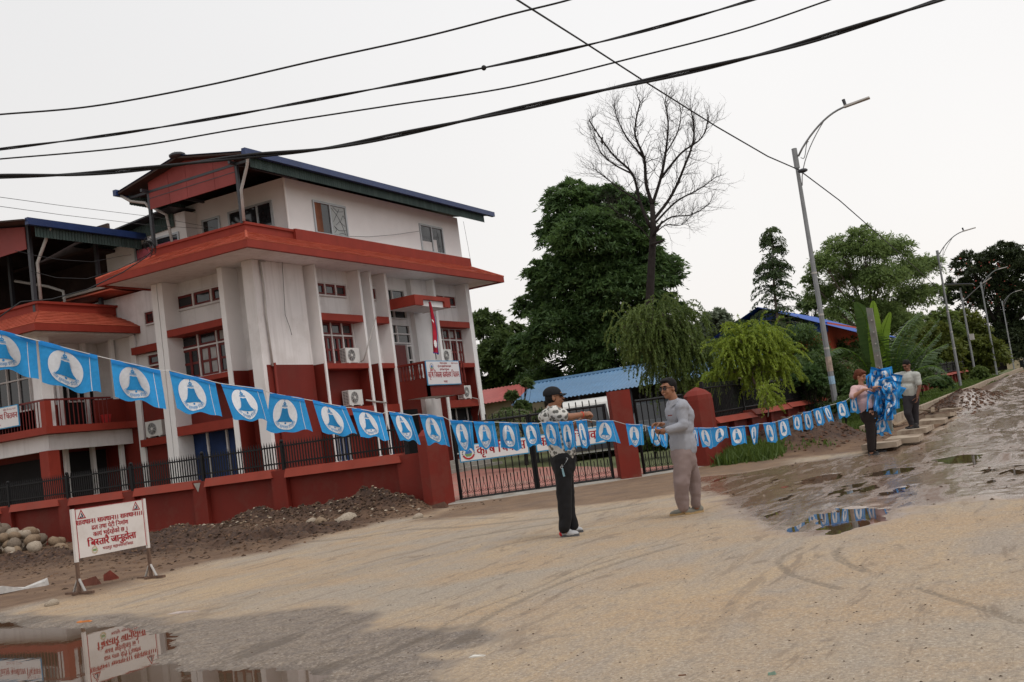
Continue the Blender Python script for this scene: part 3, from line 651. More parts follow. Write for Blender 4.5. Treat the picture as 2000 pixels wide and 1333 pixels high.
    grass = np.clip(vg+sm(20.9, 21.6, x)*sm(5.4, 5.9, y)*(1-sm(6.9, 7.0, y)), 0, 1)*np.clip(1-dark*1.2, 0, 1)*sm(-.28, -.02, nb*.8+nf*.3+.08)
    grass = np.maximum(grass, sm(7.05, 7.4, y)*sm(22, 23, x)); grass = np.maximum(grass, sm(60, 90, np.hypot(x, y))*(np.abs(y-0) > 4.2)*(np.abs(x-12) > 7)*.9)
    return z-trk*.006, mud, dark, np.maximum(wet, pr_), damp, grass, pl_, trk
_base = {}
def G(x, y):
    return float(fields(np.array([x]), np.array([y]))[0][0])
az0, az1 = R(62.3-34), R(62.3+32)
A = np.concatenate([np.linspace(az1-2*math.pi, az0, 120)[:-1], np.linspace(az0, az1, 820)])
Rr = np.concatenate([[.4, 1.2, 2.2, 3.0], np.exp(np.linspace(math.log(3.6), math.log(34), 620)), np.exp(np.linspace(math.log(34.3), math.log(160), 130))[0:], [220, 320, 600, 1500]])
AA, RR = np.meshgrid(A, Rr); gx_, gy_ = np.sin(AA)*RR, np.cos(AA)*RR
z, mud, dark, wet, damp, grass, pl_, trk_ = fields(gx_, gy_)
V = np.stack([gx_.ravel(), gy_.ravel(), z.ravel()], 1); nr, nc = AA.shape
idx = np.arange(nr*nc).reshape(nr, nc); F = np.stack([idx[:-1,:-1], idx[:-1,1:], idx[1:,1:], idx[1:,:-1]], -1).reshape(-1, 4)
F = F[:, ::-1]
# ground material out of measured fields: colour of the dry road, mud, spoil and soil; wetness sets the gloss
gm = bpy.data.materials.new('ground_surface'); gm.use_nodes = True; t = gm.node_tree; b = t.nodes['Principled BSDF']
tc = N(t, 'ShaderNodeTexCoord')
def noise(sc_, det=6, ro=.6, src=None, dist=0):
    n = N(t, 'ShaderNodeTexNoise'); n.inputs['Scale'].default_value = sc_; n.inputs['Detail'].default_value = det; n.inputs['Roughness'].default_value = ro; n.inputs['Distortion'].default_value = dist
    t.links.new(src or tc.outputs['Object'], n.inputs['Vector']); return n.outputs[0]
def mr_(f, a, b_, c=0., d=1.):
    n = N(t, 'ShaderNodeMapRange'); t.links.new(f, n.inputs[0])
    for i, v_ in enumerate((a, b_, c, d)): n.inputs[i+1].default_value = v_
    return n.outputs[0]
def mixc(f, a, b_):
    n = N(t, 'ShaderNodeMix', data_type='RGBA'); t.links.new(f, n.inputs[0])
    for s_, v_ in ((6, a), (7, b_)):
        if isinstance(v_, tuple): n.inputs[s_].default_value = (*v_, 1)
        else: t.links.new(v_, n.inputs[s_])
    return n.outputs[2]
def math_(op, a, b_=None):
    n = N(t, 'ShaderNodeMath', operation=op, use_clamp=(op in ('ADD', 'MULTIPLY')))
    for i, v_ in enumerate((a, b_)):
        if v_ is None: continue
        if isinstance(v_, (int, float)): n.inputs[i].default_value = v_
        else: t.links.new(v_, n.inputs[i])
    return n.outputs[0]
def attr(nm):
    n = N(t, 'ShaderNodeAttribute'); n.attribute_name = nm; return n.outputs['Fac']
a_mud, a_dark, a_wet, a_damp, a_grass, a_pud, a_trk = [attr(k) for k in ('mud', 'dark', 'wet', 'damp', 'grass', 'pud', 'track')]
# stretched noise follows the traffic
mp = N(t, 'ShaderNodeMapping'); mp.inputs['Rotation'].default_value = (0, 0, R(48)); mp.inputs['Scale'].default_value = (.35, 1.6, 1); t.links.new(tc.outputs['Object'], mp.inputs[0])
big = noise(.55, 5, .6); str_ = noise(1.1, 7, .65, mp.outputs[0], .6); fine = noise(28, 4, .7); grit = noise(95, 3, .7)
mid = noise(9, 6, .7); agg = noise(46, 3, .75); patch = noise(.28, 6, .62)
sand = mixc(mr_(str_, .40, .60), (.43,.305,.18), (.315,.255,.20))          # sand film over worn asphalt
sand = mixc(mr_(patch, .42, .58), sand, (.33,.275,.215))
sand = mixc(mr_(big, .46, .60, 0, .8), sand, (.41,.27,.145))
sand = mixc(mr_(mid, .50, .68, 0, .55), sand, (.22,.18,.145))
agg2 = noise(19, 5, .8)
sand = mixc(mr_(agg2, .53, .60, 0, .38), sand, (.19,.155,.125))
sand = mixc(mr_(agg2, .46, .40, 0, .28), sand, (.50,.41,.30))
sand = mixc(mr_(agg, .53, .60, 0, .6), sand, (.19,.155,.12))
sand = mixc(mr_(agg, .44, .37, 0, .5), sand, (.56,.49,.41))
sand = mixc(mr_(grit, .60, .72, 0, .6), sand, (.60,.56,.50))
st2 = noise(2.3, 8, .7, mp.outputs[0], 1.2)
sand = mixc(mr_(st2, .57, .62, 0, .6), sand, (.185,.135,.095))
st3 = noise(.8, 9, .72, mp.outputs[0], 1.6)
sand = mixc(mr_(st3, .58, .62, 0, .5), sand, (.21,.155,.11))
sand = mixc(math_('MULTIPLY', a_trk, mr_(fine, .34, .60, .1, .85)), sand, (.18,.14,.10))
soil = mixc(mr_(noise(2.2, 8, .65), .35, .65), (.105,.056,.031), (.20,.12,.067))
soil = mixc(mr_(fine, .55, .75, 0, .6), soil, (.06,.038,.026))
mpr = N(t, 'ShaderNodeMapping'); mpr.inputs['Scale'].default_value = (3.6, 1.0, 1); mpr.inputs['Rotation'].default_value = (0, 0, R(4)); t.links.new(tc.outputs['Object'], mpr.inputs[0])
spoil = mixc(mr_(noise(7, 8, .7), .38, .66), (.026,.013,.009), (.088,.045,.027))
spoil = mixc(mr_(noise(2.6, 8, .75, mpr.outputs[0], .8), .50, .62, 0, .7), spoil, (.125,.068,.040))
wm = noise(1.6, 8, .7, mp.outputs[0], .5)
wetc = mixc(mr_(wm, .38, .62), (.15,.088,.055), (.33,.235,.17)); wetc = mixc(mr_(fine, .5, .8, 0, .6), wetc, (.08,.055,.04))  # lighter patches paint some sky sheen into the wet mud colour
c = mixc(a_mud, sand, soil); c = mixc(a_dark, c, spoil)
dampc = mixc(mr_(mid, .4, .65), (.15,.115,.088), (.25,.195,.145)); dampc = mixc(mr_(agg, .55, .63, 0, .8), dampc, (.38,.33,.28)); dampc = mixc(mr_(agg, .45, .38, 0, .8), dampc, (.07,.052,.04)); dampc = mixc(mr_(noise(1.6, 8, .7, mp.outputs[0], 1), .52, .58, 0, .8), dampc, (.105,.078,.055))
c = mixc(a_damp, c, dampc); c = mixc(a_wet, c, wetc)
gcol = mixc(noise(3, 5), (.05,.085,.02), (.10,.12,.04)); c = mixc(math_('MULTIPLY', a_grass, .85), c, gcol)
c = mixc(mr_(a_pud, .25, .8), c, (.05,.033,.022))
t.links.new(c, b.inputs['Base Color'])
wr = math_('MULTIPLY', a_wet, mr_(wm, .30, .50, .25, 1)); rr = mr_(wr, 0, 1, .9, .10)
dr = math_('MULTIPLY', a_damp, mr_(noise(3.5, 6, .7), .35, .6)); rr = math_('SUBTRACT', rr, math_('MULTIPLY', dr, .52))
t.links.new(math_('MAXIMUM', rr, .09), b.inputs['Roughness']); b.inputs['Specular IOR Level'].default_value = .5
bp = N(t, 'ShaderNodeBump'); t.links.new(math_('SUBTRACT', .75, math_('MULTIPLY', wr, .68)), bp.inputs['Strength']); bp.inputs['Distance'].default_value = .014
hh = math_('ADD', math_('MULTIPLY', agg, .7), fine); t.links.new(hh, bp.inputs['Height']); t.links.new(bp.outputs[0], b.inputs['Normal'])
me = npmesh('ground', V, F, gm, smooth=True)
for nm, arr in (('mud', mud), ('dark', dark), ('wet', wet), ('damp', damp), ('grass', grass), ('pud', pl_), ('track', trk_)):
    at_ = me.attributes.new(nm, 'FLOAT', 'POINT'); at_.data.foreach_set('value', arr.ravel().astype(np.float32))
tag(put('ground', me), None, kind='structure')
# water
wmt = bpy.data.materials.new('muddy_water'); wmt.use_nodes = True; t = wmt.node_tree; b = t.nodes['Principled BSDF']
b.inputs['Base Color'].default_value = (.095,.060,.036,1); b.inputs['Roughness'].default_value = .015; b.inputs['Specular IOR Level'].default_value = .75; b.inputs['IOR'].default_value = 1.45
tc = N(t, 'ShaderNodeTexCoord'); bp = N(t, 'ShaderNodeBump'); bp.inputs['Strength'].default_value = .015; bp.inputs['Distance'].default_value = .01
t.links.new(noise(9, 2, .5, tc.outputs['Object']), bp.inputs['Height']); t.links.new(bp.outputs[0], b.inputs['Normal'])
def water(name, x0, x1, y0, y1, z, label=None):
    q = MB(); q.add([(x0,y0,z),(x1,y0,z),(x1,y1,z),(x0,y1,z)], [(0,1,2,3)]); o = q.build(name, wmt); return tag(o, None, kind='structure')
water('puddle_water', 2.2, 7.9, 1.8, 13.5, -.0135)
q = MB(); q.grid([[(x_, y_, float(ramp(np.array(x_)))-.0105) for y_ in (-5, 0, 2.9)] for x_ in np.linspace(8.2, 46, 60)]); q.grid([[(x_, y_, float(ramp(np.array(x_)))-.0105) for y_ in (2.9, 5.9)] for x_ in np.linspace(8.2, 23, 24)])
tag(q.build('road_water', wmt), None, kind='structure')
# ------------------------------------------------------------ street wall left of the gate, its iron fence
Wt = thing('perimeter_wall', 'dark red street wall with recessed panels and pilasters left of the gate', 'wall', (18.3, 20, 0))
ys = [30.2, 27.6, 25.06, 22.77, 20.42, 18.06, 15.64, 12.30]
for i in range(len(ys)-1):
    y1, y0 = ys[i], ys[i+1]; zt = 1.155+.012*(i % 3)
    last = i == len(ys)-2
    q = MB(); q.box(18.33, 18.55, y0, y1, -.3, zt-.16); q.build('wall_panel', REDWALL, Wt)
    q = MB(); q.box(18.2, 18.55, y0-(.35 if last else .0), y0+(.0 if last else .42), -.3, zt-.02) if not last else q.box(18.2, 18.55, 11.95, 12.62, -.3, zt-.02); q.build('pilaster', REDWALL, Wt)
    q = MB(); q.box(18.2, 18.33, y0+.42 if not last else 12.62, y1-.0, -.3, .14); q.build('wall_base', REDWALL, Wt)
    q = MB(); ya, yb = (y0+.36, y1+.0) if not last else (12.5, y1)
    q.hexa([(18.14, ya, zt-.17), (18.6, ya, zt-.17), (18.6, yb, zt-.17), (18.14, yb, zt-.17)], [(18.22, ya+.07, zt+.02), (18.5, ya+.07, zt+.02), (18.5, yb-.0, zt+.02), (18.22, yb-.0, zt+.02)]); q.build('coping', REDCAP, Wt)
q = MB(); q.add([(18.193, 18.20, 1.12), (18.193, 18.42, 1.12), (18.193, 18.30, .90)], [(0,1,2)]); q.build('chipped_plaster', CONC, Wt, 'patch of bare concrete where the plaster broke off')
IF = thing('iron_fence', 'black iron fence of spiked bars standing on the left street wall', 'fence', (18.38, 20, 1.2))
me_b = MB(); me_b.box(-.0105, .0105, -.0105, .0105, 0, .56); me_b.add([(-.014,0,.56),(0,-.014,.56),(.014,0,.56),(0,.014,.56),(0,0,.64)], [(0,1,4),(1,2,4),(2,3,4),(3,0,4)])
bm_ = me_b.mesh('fence_bar', BLACKIR)
def place(me, name, parent, loc, rz=0, label=None):
    o = bpy.data.objects.new(name, me); COL.objects.link(o); o.parent = parent
    root = parent
    o.matrix_parent_inverse = root.matrix_basis.inverted(); o.location = loc; o.rotation_euler = (0,0,rz)
    if label: o['label'] = label
    return o
y = 12.55
while y < 29.5: place(bm_, 'fence_bar', IF, (18.38, y, 1.19)); y += .0785
for z_ in (1.31, 1.69):
    q = MB(); q.box(18.36, 18.40, 12.4, 29.6, z_-.018, z_+.018); q.build('fence_rail', BLACKIR, IF)
for y in [27.8, 25.3, 22.98, 20.63, 18.25, 15.8, 12.45]:
    q = MB(); q.box(18.34, 18.42, y-.035, y+.035, 1.1, 1.76); q.ell((18.38, y, 1.80), .045, n=8, m=6); q.build('fence_post', BLACKIR, IF)
# ------------------------------------------------------------ gate
def octpier(name, label, cx, cy, r, z1, z2, rot=.4, base=-.2):
    t_ = thing(name, label, 'gate pier', (cx, cy, 0)); n = 8
    q = MB()
    prof = [(r*.98, base), (r, .1), (r*.97, z1-.1), (r*.93, z1), (r*.6, z1+(z2-z1)*.55), (.02, z2)]
    rings = [[(cx+rr_*math.cos(rot+2*math.pi*i/n), cy+rr_*math.sin(rot+2*math.pi*i/n), zz) for i in range(n)] for rr_, zz in prof]
    vs = [p for rg in rings for p in rg]; q.add(vs, [(k*n+i, k*n+(i+1) % n, (k+1)*n+(i+1) % n, (k+1)*n+i) for k in range(len(prof)-1) for i in range(n)])
    q.build('pier_shaft', REDWALL, t_); return t_
octpier('gate_pier', 'dark red gate pier with pointed cap between the street wall and the gate', 18.15, 11.66, .34, 1.46, 1.66, .2)
octpier('gate_pier', 'stout dark red gate pier with pointed cap right of the man in the grey shirt', 21.75, 7.12, .33, 1.55, 1.73, .35)
p2 = thing('gate_pier', 'flat topped rectangular dark red pier between the double gate and the small gate', 'gate pier', (20.35, 8.38, 0))
gdir = Vector((20.25-18.35, 8.62-11.35, 0)).normalized(); gn = Vector((-gdir.y, gdir.x, 0))
if gn.x > 0: gn = -gn
q = MB(); c0 = Vector((20.38, 8.36, 0)); hw, hd = .215, .17
lo = [c0-gdir*hw-gn*hd, c0+gdir*hw-gn*hd, c0+gdir*hw+gn*hd, c0-gdir*hw+gn*hd]
q.hexa([p+Vector((0,0,-.2)) for p in lo], [p+Vector((0,0,1.86)) for p in lo]); q.build('pier_shaft', REDWALL, p2)
GA, GB = Vector((18.42, 11.30, 0)), Vector((20.2, 8.66, 0))
EMB_R = mat('emblem_red', (.45,.02,.02), .6, .05); EMB_B = mat('emblem_blue', (.06,.16,.42), .6, .05); EMB_G = mat('emblem_green', (.18,.30,.12), .6, .1); BORDER = mat('sign_border_blue', (.05,.28,.50), .5, .08)
SIGNW = mat('sign_white', (.70,.68,.68), .5, .04, 2); SIGNR = mat('sign_red_paint', (.33,.004,.012), .5, .08, 6); INK = mat('dark_ink', (.03,.04,.08), .6)
def emblem(par, o, u, v, n, r):
    """round state emblem: dark ring of letters, blue and white mountains, green hills, red scroll"""
    o, u, v, n = map(Vector, (o, u, v, n)); P = lambda a, b, l=.004: o+u*a*r+v*b*r+n*l
    def disc(ra, rb, c=(0,0), k=20, a0=0, a1=2*math.pi, l=.004):
        vs = []
        for i in range(k+1):
            a = a0+(a1-a0)*i/k; vs += [P(c[0]+math.cos(a)*ra, c[1]+math.sin(a)*ra, l), P(c[0]+math.cos(a)*rb, c[1]+math.sin(a)*rb, l)]
        return vs, [(2*i, 2*i+1, 2*i+3, 2*i+2) for i in range(k)]
    q = MB()
    for i in range(15):
        a = math.pi*(1.12-1.24*i/14); q.add(*disc(.80, 1.0, k=1, a0=a-.07, a1=a+.07))
    q.build('emblem_lettering', INK, par)
    q = MB(); q.add([P(-.55,.0,.005), P(-.2,.55,.005), P(.0,.3,.005), P(.2,.6,.005), P(.6,.05,.005), P(.3,-.1,.005), P(-.3,-.1,.005)], [tuple(range(7))]); q.build('emblem_mountains', EMB_B, par)
    q = MB(); q.add([P(-.6,-.05,.006), P(-.1,-.15,.006), P(.55,-.02,.006), P(.35,-.5,.006), P(-.35,-.5,.006)], [(0,4,3,2,1)]); q.build('emblem_hills', EMB_G, par)
    q = MB(); q.add(*disc(.72, .98, k=12, a0=math.pi*1.12, a1=math.pi*1.88, l=.006)); q.build('emblem_scroll', EMB_R, par)
def leaf_gate(name, label, A, Bp, z0, z1, nb, finial=True, sag=0.0):
    t_ = thing(name, label, 'gate', tuple((A+Bp)/2)); d = (Bp-A); L = d.length; d = d.normalized(); n_ = Vector((-d.y, d.x, 0))
    if n_.x > 0: n_ = -n_
    P = lambda s, z, w=0: A+d*s+n_*w+Vector((0,0,z))
    for s in (0, L):
        q = MB(); q.beam(P(s, z0), P(s, z1+.02), .05, .05); q.build('gate_stile', BLACKIR, t_)
    for z in (z0+.03, z1):
        q = MB(); q.tube([P(0, z), P(L, z)], .026, 8); q.build('gate_rail', BLACKIR, t_)
    q = MB(); q.box(-.009, .009, -.009, .009, 0, 1); bm = q.mesh('gate_bar', BLACKIR)
    for i in range(1, nb+1):
        s = L*i/(nb+1); o = place(bm, 'gate_bar', t_, P(s, z0+.03)); o.scale = (1, 1, z1-z0-.03+.14)
    sc = MB()
    for i in range(nb+1):
        s = L*(i+.5)/(nb+1); q = sc; h = z0+.40
        q.tube([P(s, h-.06), P(s, h+.03)], .011, 5); q.tube([P(s, h-.06), P(s-.03, h-.18), P(s-.035, h-.22)], .005, 4); q.tube([P(s, h-.06), P(s+.03, h-.18), P(s+.035, h-.22)], .005, 4)
        for m_ in (-.032, .032): q.tube([P(s+m_+math.cos(a)*.022, h-.24+math.sin(a)*.022) for a in [k*math.pi/4 for k in range(9)]], .005, 4, cap=False)
        for m_ in (-.03, .03): q.tube([P(s+m_+math.cos(a)*.02, z0+.07+math.sin(a)*.02) for a in [k*math.pi/3 for k in range(7)]], .005, 4, cap=False)
    o = sc.build('scroll_ornament', BLACKIR, t_); o['kind'] = 'stuff'
    return t_, P, L, d, n_
mid = GA.lerp(GB, .497)
g1, P1, L1, d1, n1 = leaf_gate('iron_gate_leaf', 'left leaf of the black iron gate with a red lettered sign', GA, mid-gdir*.02, .05, 1.6, 10)
g2, P2, L2, d2, n2 = leaf_gate('iron_gate_leaf', 'right leaf of the black iron gate behind the man in the black cap', mid+gdir*.03, GB, .05, 1.6, 10)
S3, E3 = Vector((20.62, 8.12, 0)), Vector((21.45, 7.35, 0))
leaf_gate('small_iron_gate', 'narrow black iron side gate behind the man in the grey shirt', S3, E3, .05, 1.6, 7)
# the square frame pieces above the small gate
def gate_sign(P, d_, L, s0, s1, z0, z1, words, label, em):
    t_ = thing('gate_sign', label, 'sign', tuple(P((s0+s1)/2, (z0+z1)/2, .05))); n_ = n1
    q = MB(); q.hexa([P(s0, z0, .03), P(s1, z0, .03), P(s1, z1, .03), P(s0, z1, .03)], [P(s0, z0, .05), P(s1, z0, .05), P(s1, z1, .05), P(s0, z1, .05)]); q.build('sign_border', BORDER, t_)
    b_ = .022; q = MB(); q.hexa([P(s0+b_, z0+b_, .045), P(s1-b_, z0+b_, .045), P(s1-b_, z1-b_, .045), P(s0+b_, z1-b_, .045)], [P(s0+b_, z0+b_, .054), P(s1-b_, z0+b_, .054), P(s1-b_, z1-b_, .054), P(s0+b_, z1-b_, .054)]); q.build('sign_board', SIGNW, t_)
    u0 = s0+(.36 if em else .07); q = MB(); text(q, words, P((u0+s1-.06)/2, z0+.115, .054), d_, (0,0,1), n_, .27, bold=.03, width=(s1-.07-u0)); q.build('sign_lettering', SIGNR, t_)
    if em: emblem(t_, P(s0+.19, (z0+z1)/2, .054), d_, (0,0,1), n_, .135)
gate_sign(P1, d1, L1, .07, L1-.05, .82, 1.17, 'कृषि विकास', 'white gate sign with red lettering and a round emblem on the left gate leaf', True)
gate_sign(P2, d2, L2, .05, L2-.06, .82, 1.17, 'काय^ालय चितवन', 'white gate sign with red lettering on the right gate leaf, behind flags', False)
# paving inside the gate
BRK = bpy.data.materials.new('red_brick_paving'); BRK.use_nodes = True; t = BRK.node_tree; b = t.nodes['Principled BSDF']; tc = N(t, 'ShaderNodeTexCoord')
mpp = N(t, 'ShaderNodeMapping'); mpp.inputs['Rotation'].default_value = (0,0,R(-55)); t.links.new(tc.outputs['Object'], mpp.inputs[0])
br = N(t, 'ShaderNodeTexBrick'); br.inputs['Scale'].default_value = 1; br.inputs['Brick Width'].default_value = .22; br.inputs['Row Height'].default_value = .11; br.inputs['Mortar Size'].default_value = .007
br.inputs['Color1'].default_value = (.42,.14,.11,1); br.inputs['Color2'].default_value = (.33,.13,.10,1); br.inputs['Mortar'].default_value = (.2,.12,.10,1); t.links.new(mpp.outputs[0], br.inputs['Vector'])
t.links.new(mixc(mr_(noise(1.5, 6, .6, tc.outputs['Object']), .45, .7, 0, .6), br.outputs[0], (.30,.22,.17)), b.inputs['Base Color']); b.inputs['Roughness'].default_value = .8
q = MB(); q.add([(18.25,11.55,.075),(20.3,8.5,.075),(21.7,7.05,.075),(33,9,.16),(45,21,.2),(34,21.2,.2),(24.9,21.3,.17),(19.2,21,.12),(18.7,13,.08)], [tuple(range(9))])
tag(q.build('paving', BRK), None, kind='structure')
q = MB(); q.hexa([(17.75,11.25,-.1),(20.28,7.95,-.1),(20.6,8.2,-.1),(18.2,11.5,-.1)], [(17.9,11.3,.03),(20.3,8.1,.03),(20.6,8.2,.07),(18.2,11.5,.07)]); q.hexa([(20.28,7.95,-.1),(21.5,6.75,-.1),(21.7,7.0,-.1),(20.6,8.2,-.1)], [(20.3,8.1,.03),(21.5,6.9,.03),(21.7,7.0,.07),(20.6,8.2,.07)])
tag(q.build('kerb', CONC), None, kind='structure')
# ------------------------------------------------------------ wall and fence right of the gate, along the road
Wr = thing('perimeter_wall', 'lower dark red street wall stepping up along the road right of the gate', 'wall', (30, 6.85, 0))
xs_ = [21.95, 24.95, 28.6, 32.3, 36.0, 39.7, 43.4, 47.1, 50.8, 54.5, 58.2, 62, 66, 70, 74, 78, 82, 86]
for i in range(len(xs_)-1):
    x0, x1 = xs_[i], xs_[i+1]; zt = float(ramp(np.array((x0+x1)/2)))*.95+.98+.03*(i > 0)
    q = MB(); q.box(x0, x1, 6.98, 7.15, -.2, zt-.12); q.build('wall_panel', REDWALL, Wr)
    for k in range(2):
        xa = x0+(x1-x0)*k/2; q = MB(); q.box(xa-.12, xa+.12, 6.86, 6.98, -.2, zt-.12); q.build('pilaster', REDWALL, Wr)
    q = MB(); q.hexa([(x0-.05, 6.74, zt-.13), (x1+.05, 6.74, zt-.13), (x1+.05, 7.26, zt-.13), (x0-.05, 7.26, zt-.13)], [(x0-.05, 6.86, zt), (x1+.05, 6.86, zt), (x1+.05, 7.16, zt), (x0-.05, 7.16, zt)]); q.build('coping', REDCAP, Wr)
If2 = thing('iron_fence', 'black iron fence with dark netting on the road wall right of the gate', 'fence', (30, 7.05, 1))
q = MB(); q.box(-.009, .009, -.009, .009, 0, .80); bm2 = q.mesh('fence_bar', BLACKIR)
x = 22.1; k = 0
while x < 55 and k < 280: place(bm2, 'fence_bar', If2, (x, 7.05, float(ramp(np.array(x)))*.95+.97)); x += .118; k += 1
for z_ in (1.1, 1.66):
    q = MB(); q.tube([(xx_, 7.05, float(ramp(np.array(xx_)))*.95+z_) for xx_ in np.linspace(22, 86, 24)], .02, 5); q.build('fence_rail', BLACKIR, If2)
for xx_ in xs_:
    zz = float(ramp(np.array(xx_)))*.95; q = MB(); q.box(xx_-.035, xx_+.035, 7.015, 7.085, zz+.9, zz+1.8); q.build('fence_post', BLACKIR, If2)
NET = mat('dark_netting', (.014,.015,.014), .95, .3, 3)
nm_ = NET.node_tree; tb = N(nm_, 'ShaderNodeBsdfTransparent'); ms = N(nm_, 'ShaderNodeMixShader'); tcn = N(nm_, 'ShaderNodeTexCoord'); nn = N(nm_, 'ShaderNodeTexNoise'); nn.inputs['Scale'].default_value = 5; nn.inputs['Detail'].default_value = 8
nm_.links.new(tcn.outputs['Object'], nn.inputs['Vector']); mrn = N(nm_, 'ShaderNodeMapRange'); nm_.links.new(nn.outputs[0], mrn.inputs[0]); mrn.inputs[1].default_value = .38; mrn.inputs[2].default_value = .52; mrn.inputs[3].default_value = .25; mrn.inputs[4].default_value = .95
nm_.links.new(mrn.outputs[0], ms.inputs[0]); nm_.links.new(tb.outputs[0], ms.inputs[1]); nm_.links.new(nm_.nodes['Principled BSDF'].outputs[0], ms.inputs[2]); nm_.links.new(ms.outputs[0], nm_.nodes['Material Output'].inputs[0])
q = MB(); rows = [[(xx_, 7.09+.02*math.sin(xx_*3), float(ramp(np.array(xx_)))*.95+z_) for xx_ in np.linspace(24.2, 86, 60)] for z_ in (1.0, 1.72)]; q.grid(rows); q.build('netting', NET, If2)
# ------------------------------------------------------------ office wing on the left
W = thing('office_wing', 'two storey red and white wing with corner balcony and blue edged sheet roof', 'building', (24.5, 31, 0))
WF = Face('F', 30.3); WL = Face('L', 23.9)
q = MB(); q.box(23.9, 26.0, 30.3, 40, -.2, 3.2); q.build('ground_floor_wall', RED, W)
q = MB(); q.box(23.9, 26.0, 30.3, 40, 3.52, 6.6); q.build('upper_floor_wall', WHITE, W)
q = MB(); q.box(23.9, 26.0, 30.28, 40, 3.52, 4.35); q.build('upper_floor_dado', RED, W)
q = MB(); q.box(22.25, 26.0, 28.55, 40, 3.27, 3.5); q.build('balcony_floor', FASC, W)
q = MB(); q.box(22.6, 26.0, 28.95, 29.15, 2.75, 3.26); q.box(22.6, 22.8, 29.15, 40, 2.75, 3.26); q.build('floor_beam', WHITE, W)
q = MB(); q.box(22.5, 22.92, 28.9, 29.32, -.2, 2.75); q.build('corner_column', FASC, W, 'red ground floor corner column')
q = MB(); q.box(22.5, 22.92, 28.9, 29.32, 3.5, 6.5); q.build('corner_column', WHITE, W, 'white upper corner column')
for (x_, y_) in ((24.1, 30.1), (25.2, 30.1), (24.0, 31.5), (24.0, 33.5), (25.75, 29.3)):
    q = MB(); q.box(x_, x_+.14, y_, y_+.14, -.2, 6.5); q.build('slender_column', WHITE2, W)
q = MB(); WF.box(q, 24.35, 25.6, 0, .06, 3.52, 6.0); q.build('doorway_shade_panel', DARK, W)  # thin near-black panel on the wall paints the dark of an open door
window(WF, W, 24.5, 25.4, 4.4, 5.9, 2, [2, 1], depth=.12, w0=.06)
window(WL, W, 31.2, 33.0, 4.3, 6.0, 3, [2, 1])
q = MB(); WF.box(q, 24.2, 25.9, 0, .05, .3, 2.7); WL.box(q, 30.6, 36, 0, .05, .3, 2.6); q.build('opening_shade_panel', DARK, W)  # near-black panels on the walls paint the shade of the openings
# balcony railing: rails, posts, bars, solid part with a flower pot
for zz in (4.32,):
    q = MB(); q.box(22.28, 24.9, 28.58, 28.64, zz, zz+.06); q.box(22.28, 22.34, 28.64, 40, zz, zz+.06); q.build('hand_rail', MAROON, W)
q = MB(); q.box(22.28, 22.52, 28.57, 28.8, 3.5, 4.32); q.build('rail_post', FASC, W)
q = MB(); q.box(-.012, .012, -.012, .012, 0, .82); bm3 = q.mesh('rail_bar', MAROON)
for k in range(13): place(bm3, 'rail_bar', W, (22.7+k*.17, 28.61, 3.5))
for k in range(52): place(bm3, 'rail_bar', W, (22.31, 28.95+k*.15, 3.5))
q = MB(); q.box(24.75, 26.0, 29.2, 29.3, 3.5, 4.35); q.build('rail_wall', RED, W)
q = MB(); q.box(25.98, 25.9, 28.3, 28.55, -.2, 6.5); q.build('slender_column', WHITE2, W)
q = MB(); q.box(22.0, 26.0, 28.3, 40, 6.46, 6.52); q.build('soffit', WHITE, W)
q = MB(); q.box(21.78, 26.25, 28.05, 28.17, 6.5, 6.72); q.box(21.78, 21.9, 28.17, 40, 6.5, 6.72); q.build('eave_fascia', FASC, W)
lo = [(21.78,28.05,6.72), (26.25,28.05,6.72), (26.25,40,6.72), (21.78,40,6.72)]; hi = [(22.85,29.15,7.35), (25.6,29.15,7.35), (25.6,40,7.35), (22.85,40,7.35)]
q = MB(); q.hexa(lo, hi); q.build('skirt_roof', TILE, W)
tiles([lo[0], lo[1], hi[1], hi[0]], 8, .3, 'roof_tiles', W); tiles([lo[3], lo[0], hi[0], hi[3]], 8, .3, 'roof_tiles', W)
q = MB(); q.box(22.8, 25.95, 29.1, 29.3, 7.3, 7.62); q.box(22.8, 23.0, 29.3, 40, 7.3, 7.62); q.box(22.72, 26.0, 29.04, 29.34, 7.58, 7.66); q.box(22.72, 23.02, 29.34, 40, 7.58, 7.66); q.build('parapet', FASC, W)
q = MB(); q.box(23, 30, 29.3, 40, 7.2, 7.35); q.build('terrace_floor', CONC, W)
gA = on(60.8, 430, 'x', 22.3); zg = gA[2]; yg = gA[1]
zt_ = on(58, 455, 'y', 29.3)[2]
q = MB(); q.box(22.1, 27.0, yg-.1, yg+.05, zg-.18, zg+.05); q.build('gutter', BLUE, W)
q = MB(); q.grid(corrugated((22.5, yg+.12, zg-.5), (26.9, yg+.12, zg-.5), (26.9, yg+.12, zg-.12), (22.5, yg+.12, zg-.12), .12, .02)); q.build('hanging_corrugated_strip', GREENSH, W)
yr = yg+3.9; zr = zg+.62
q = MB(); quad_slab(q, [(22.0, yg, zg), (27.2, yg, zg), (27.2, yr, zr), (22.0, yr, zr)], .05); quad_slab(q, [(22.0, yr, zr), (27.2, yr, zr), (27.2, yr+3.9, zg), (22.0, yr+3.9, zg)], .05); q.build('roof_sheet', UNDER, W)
q = MB(); ya, yb = 29.35, yr+3.2; gxx = 22.75
q.hexa([(gxx, ya, zg-.72), (gxx, yr, zg-.72), (gxx, yr, zr-.1), (gxx, ya, zg+.02)], [(gxx+.03, ya, zg-.72), (gxx+.03, yr, zg-.72), (gxx+.03, yr, zr-.1), (gxx+.03, ya, zg+.02)])
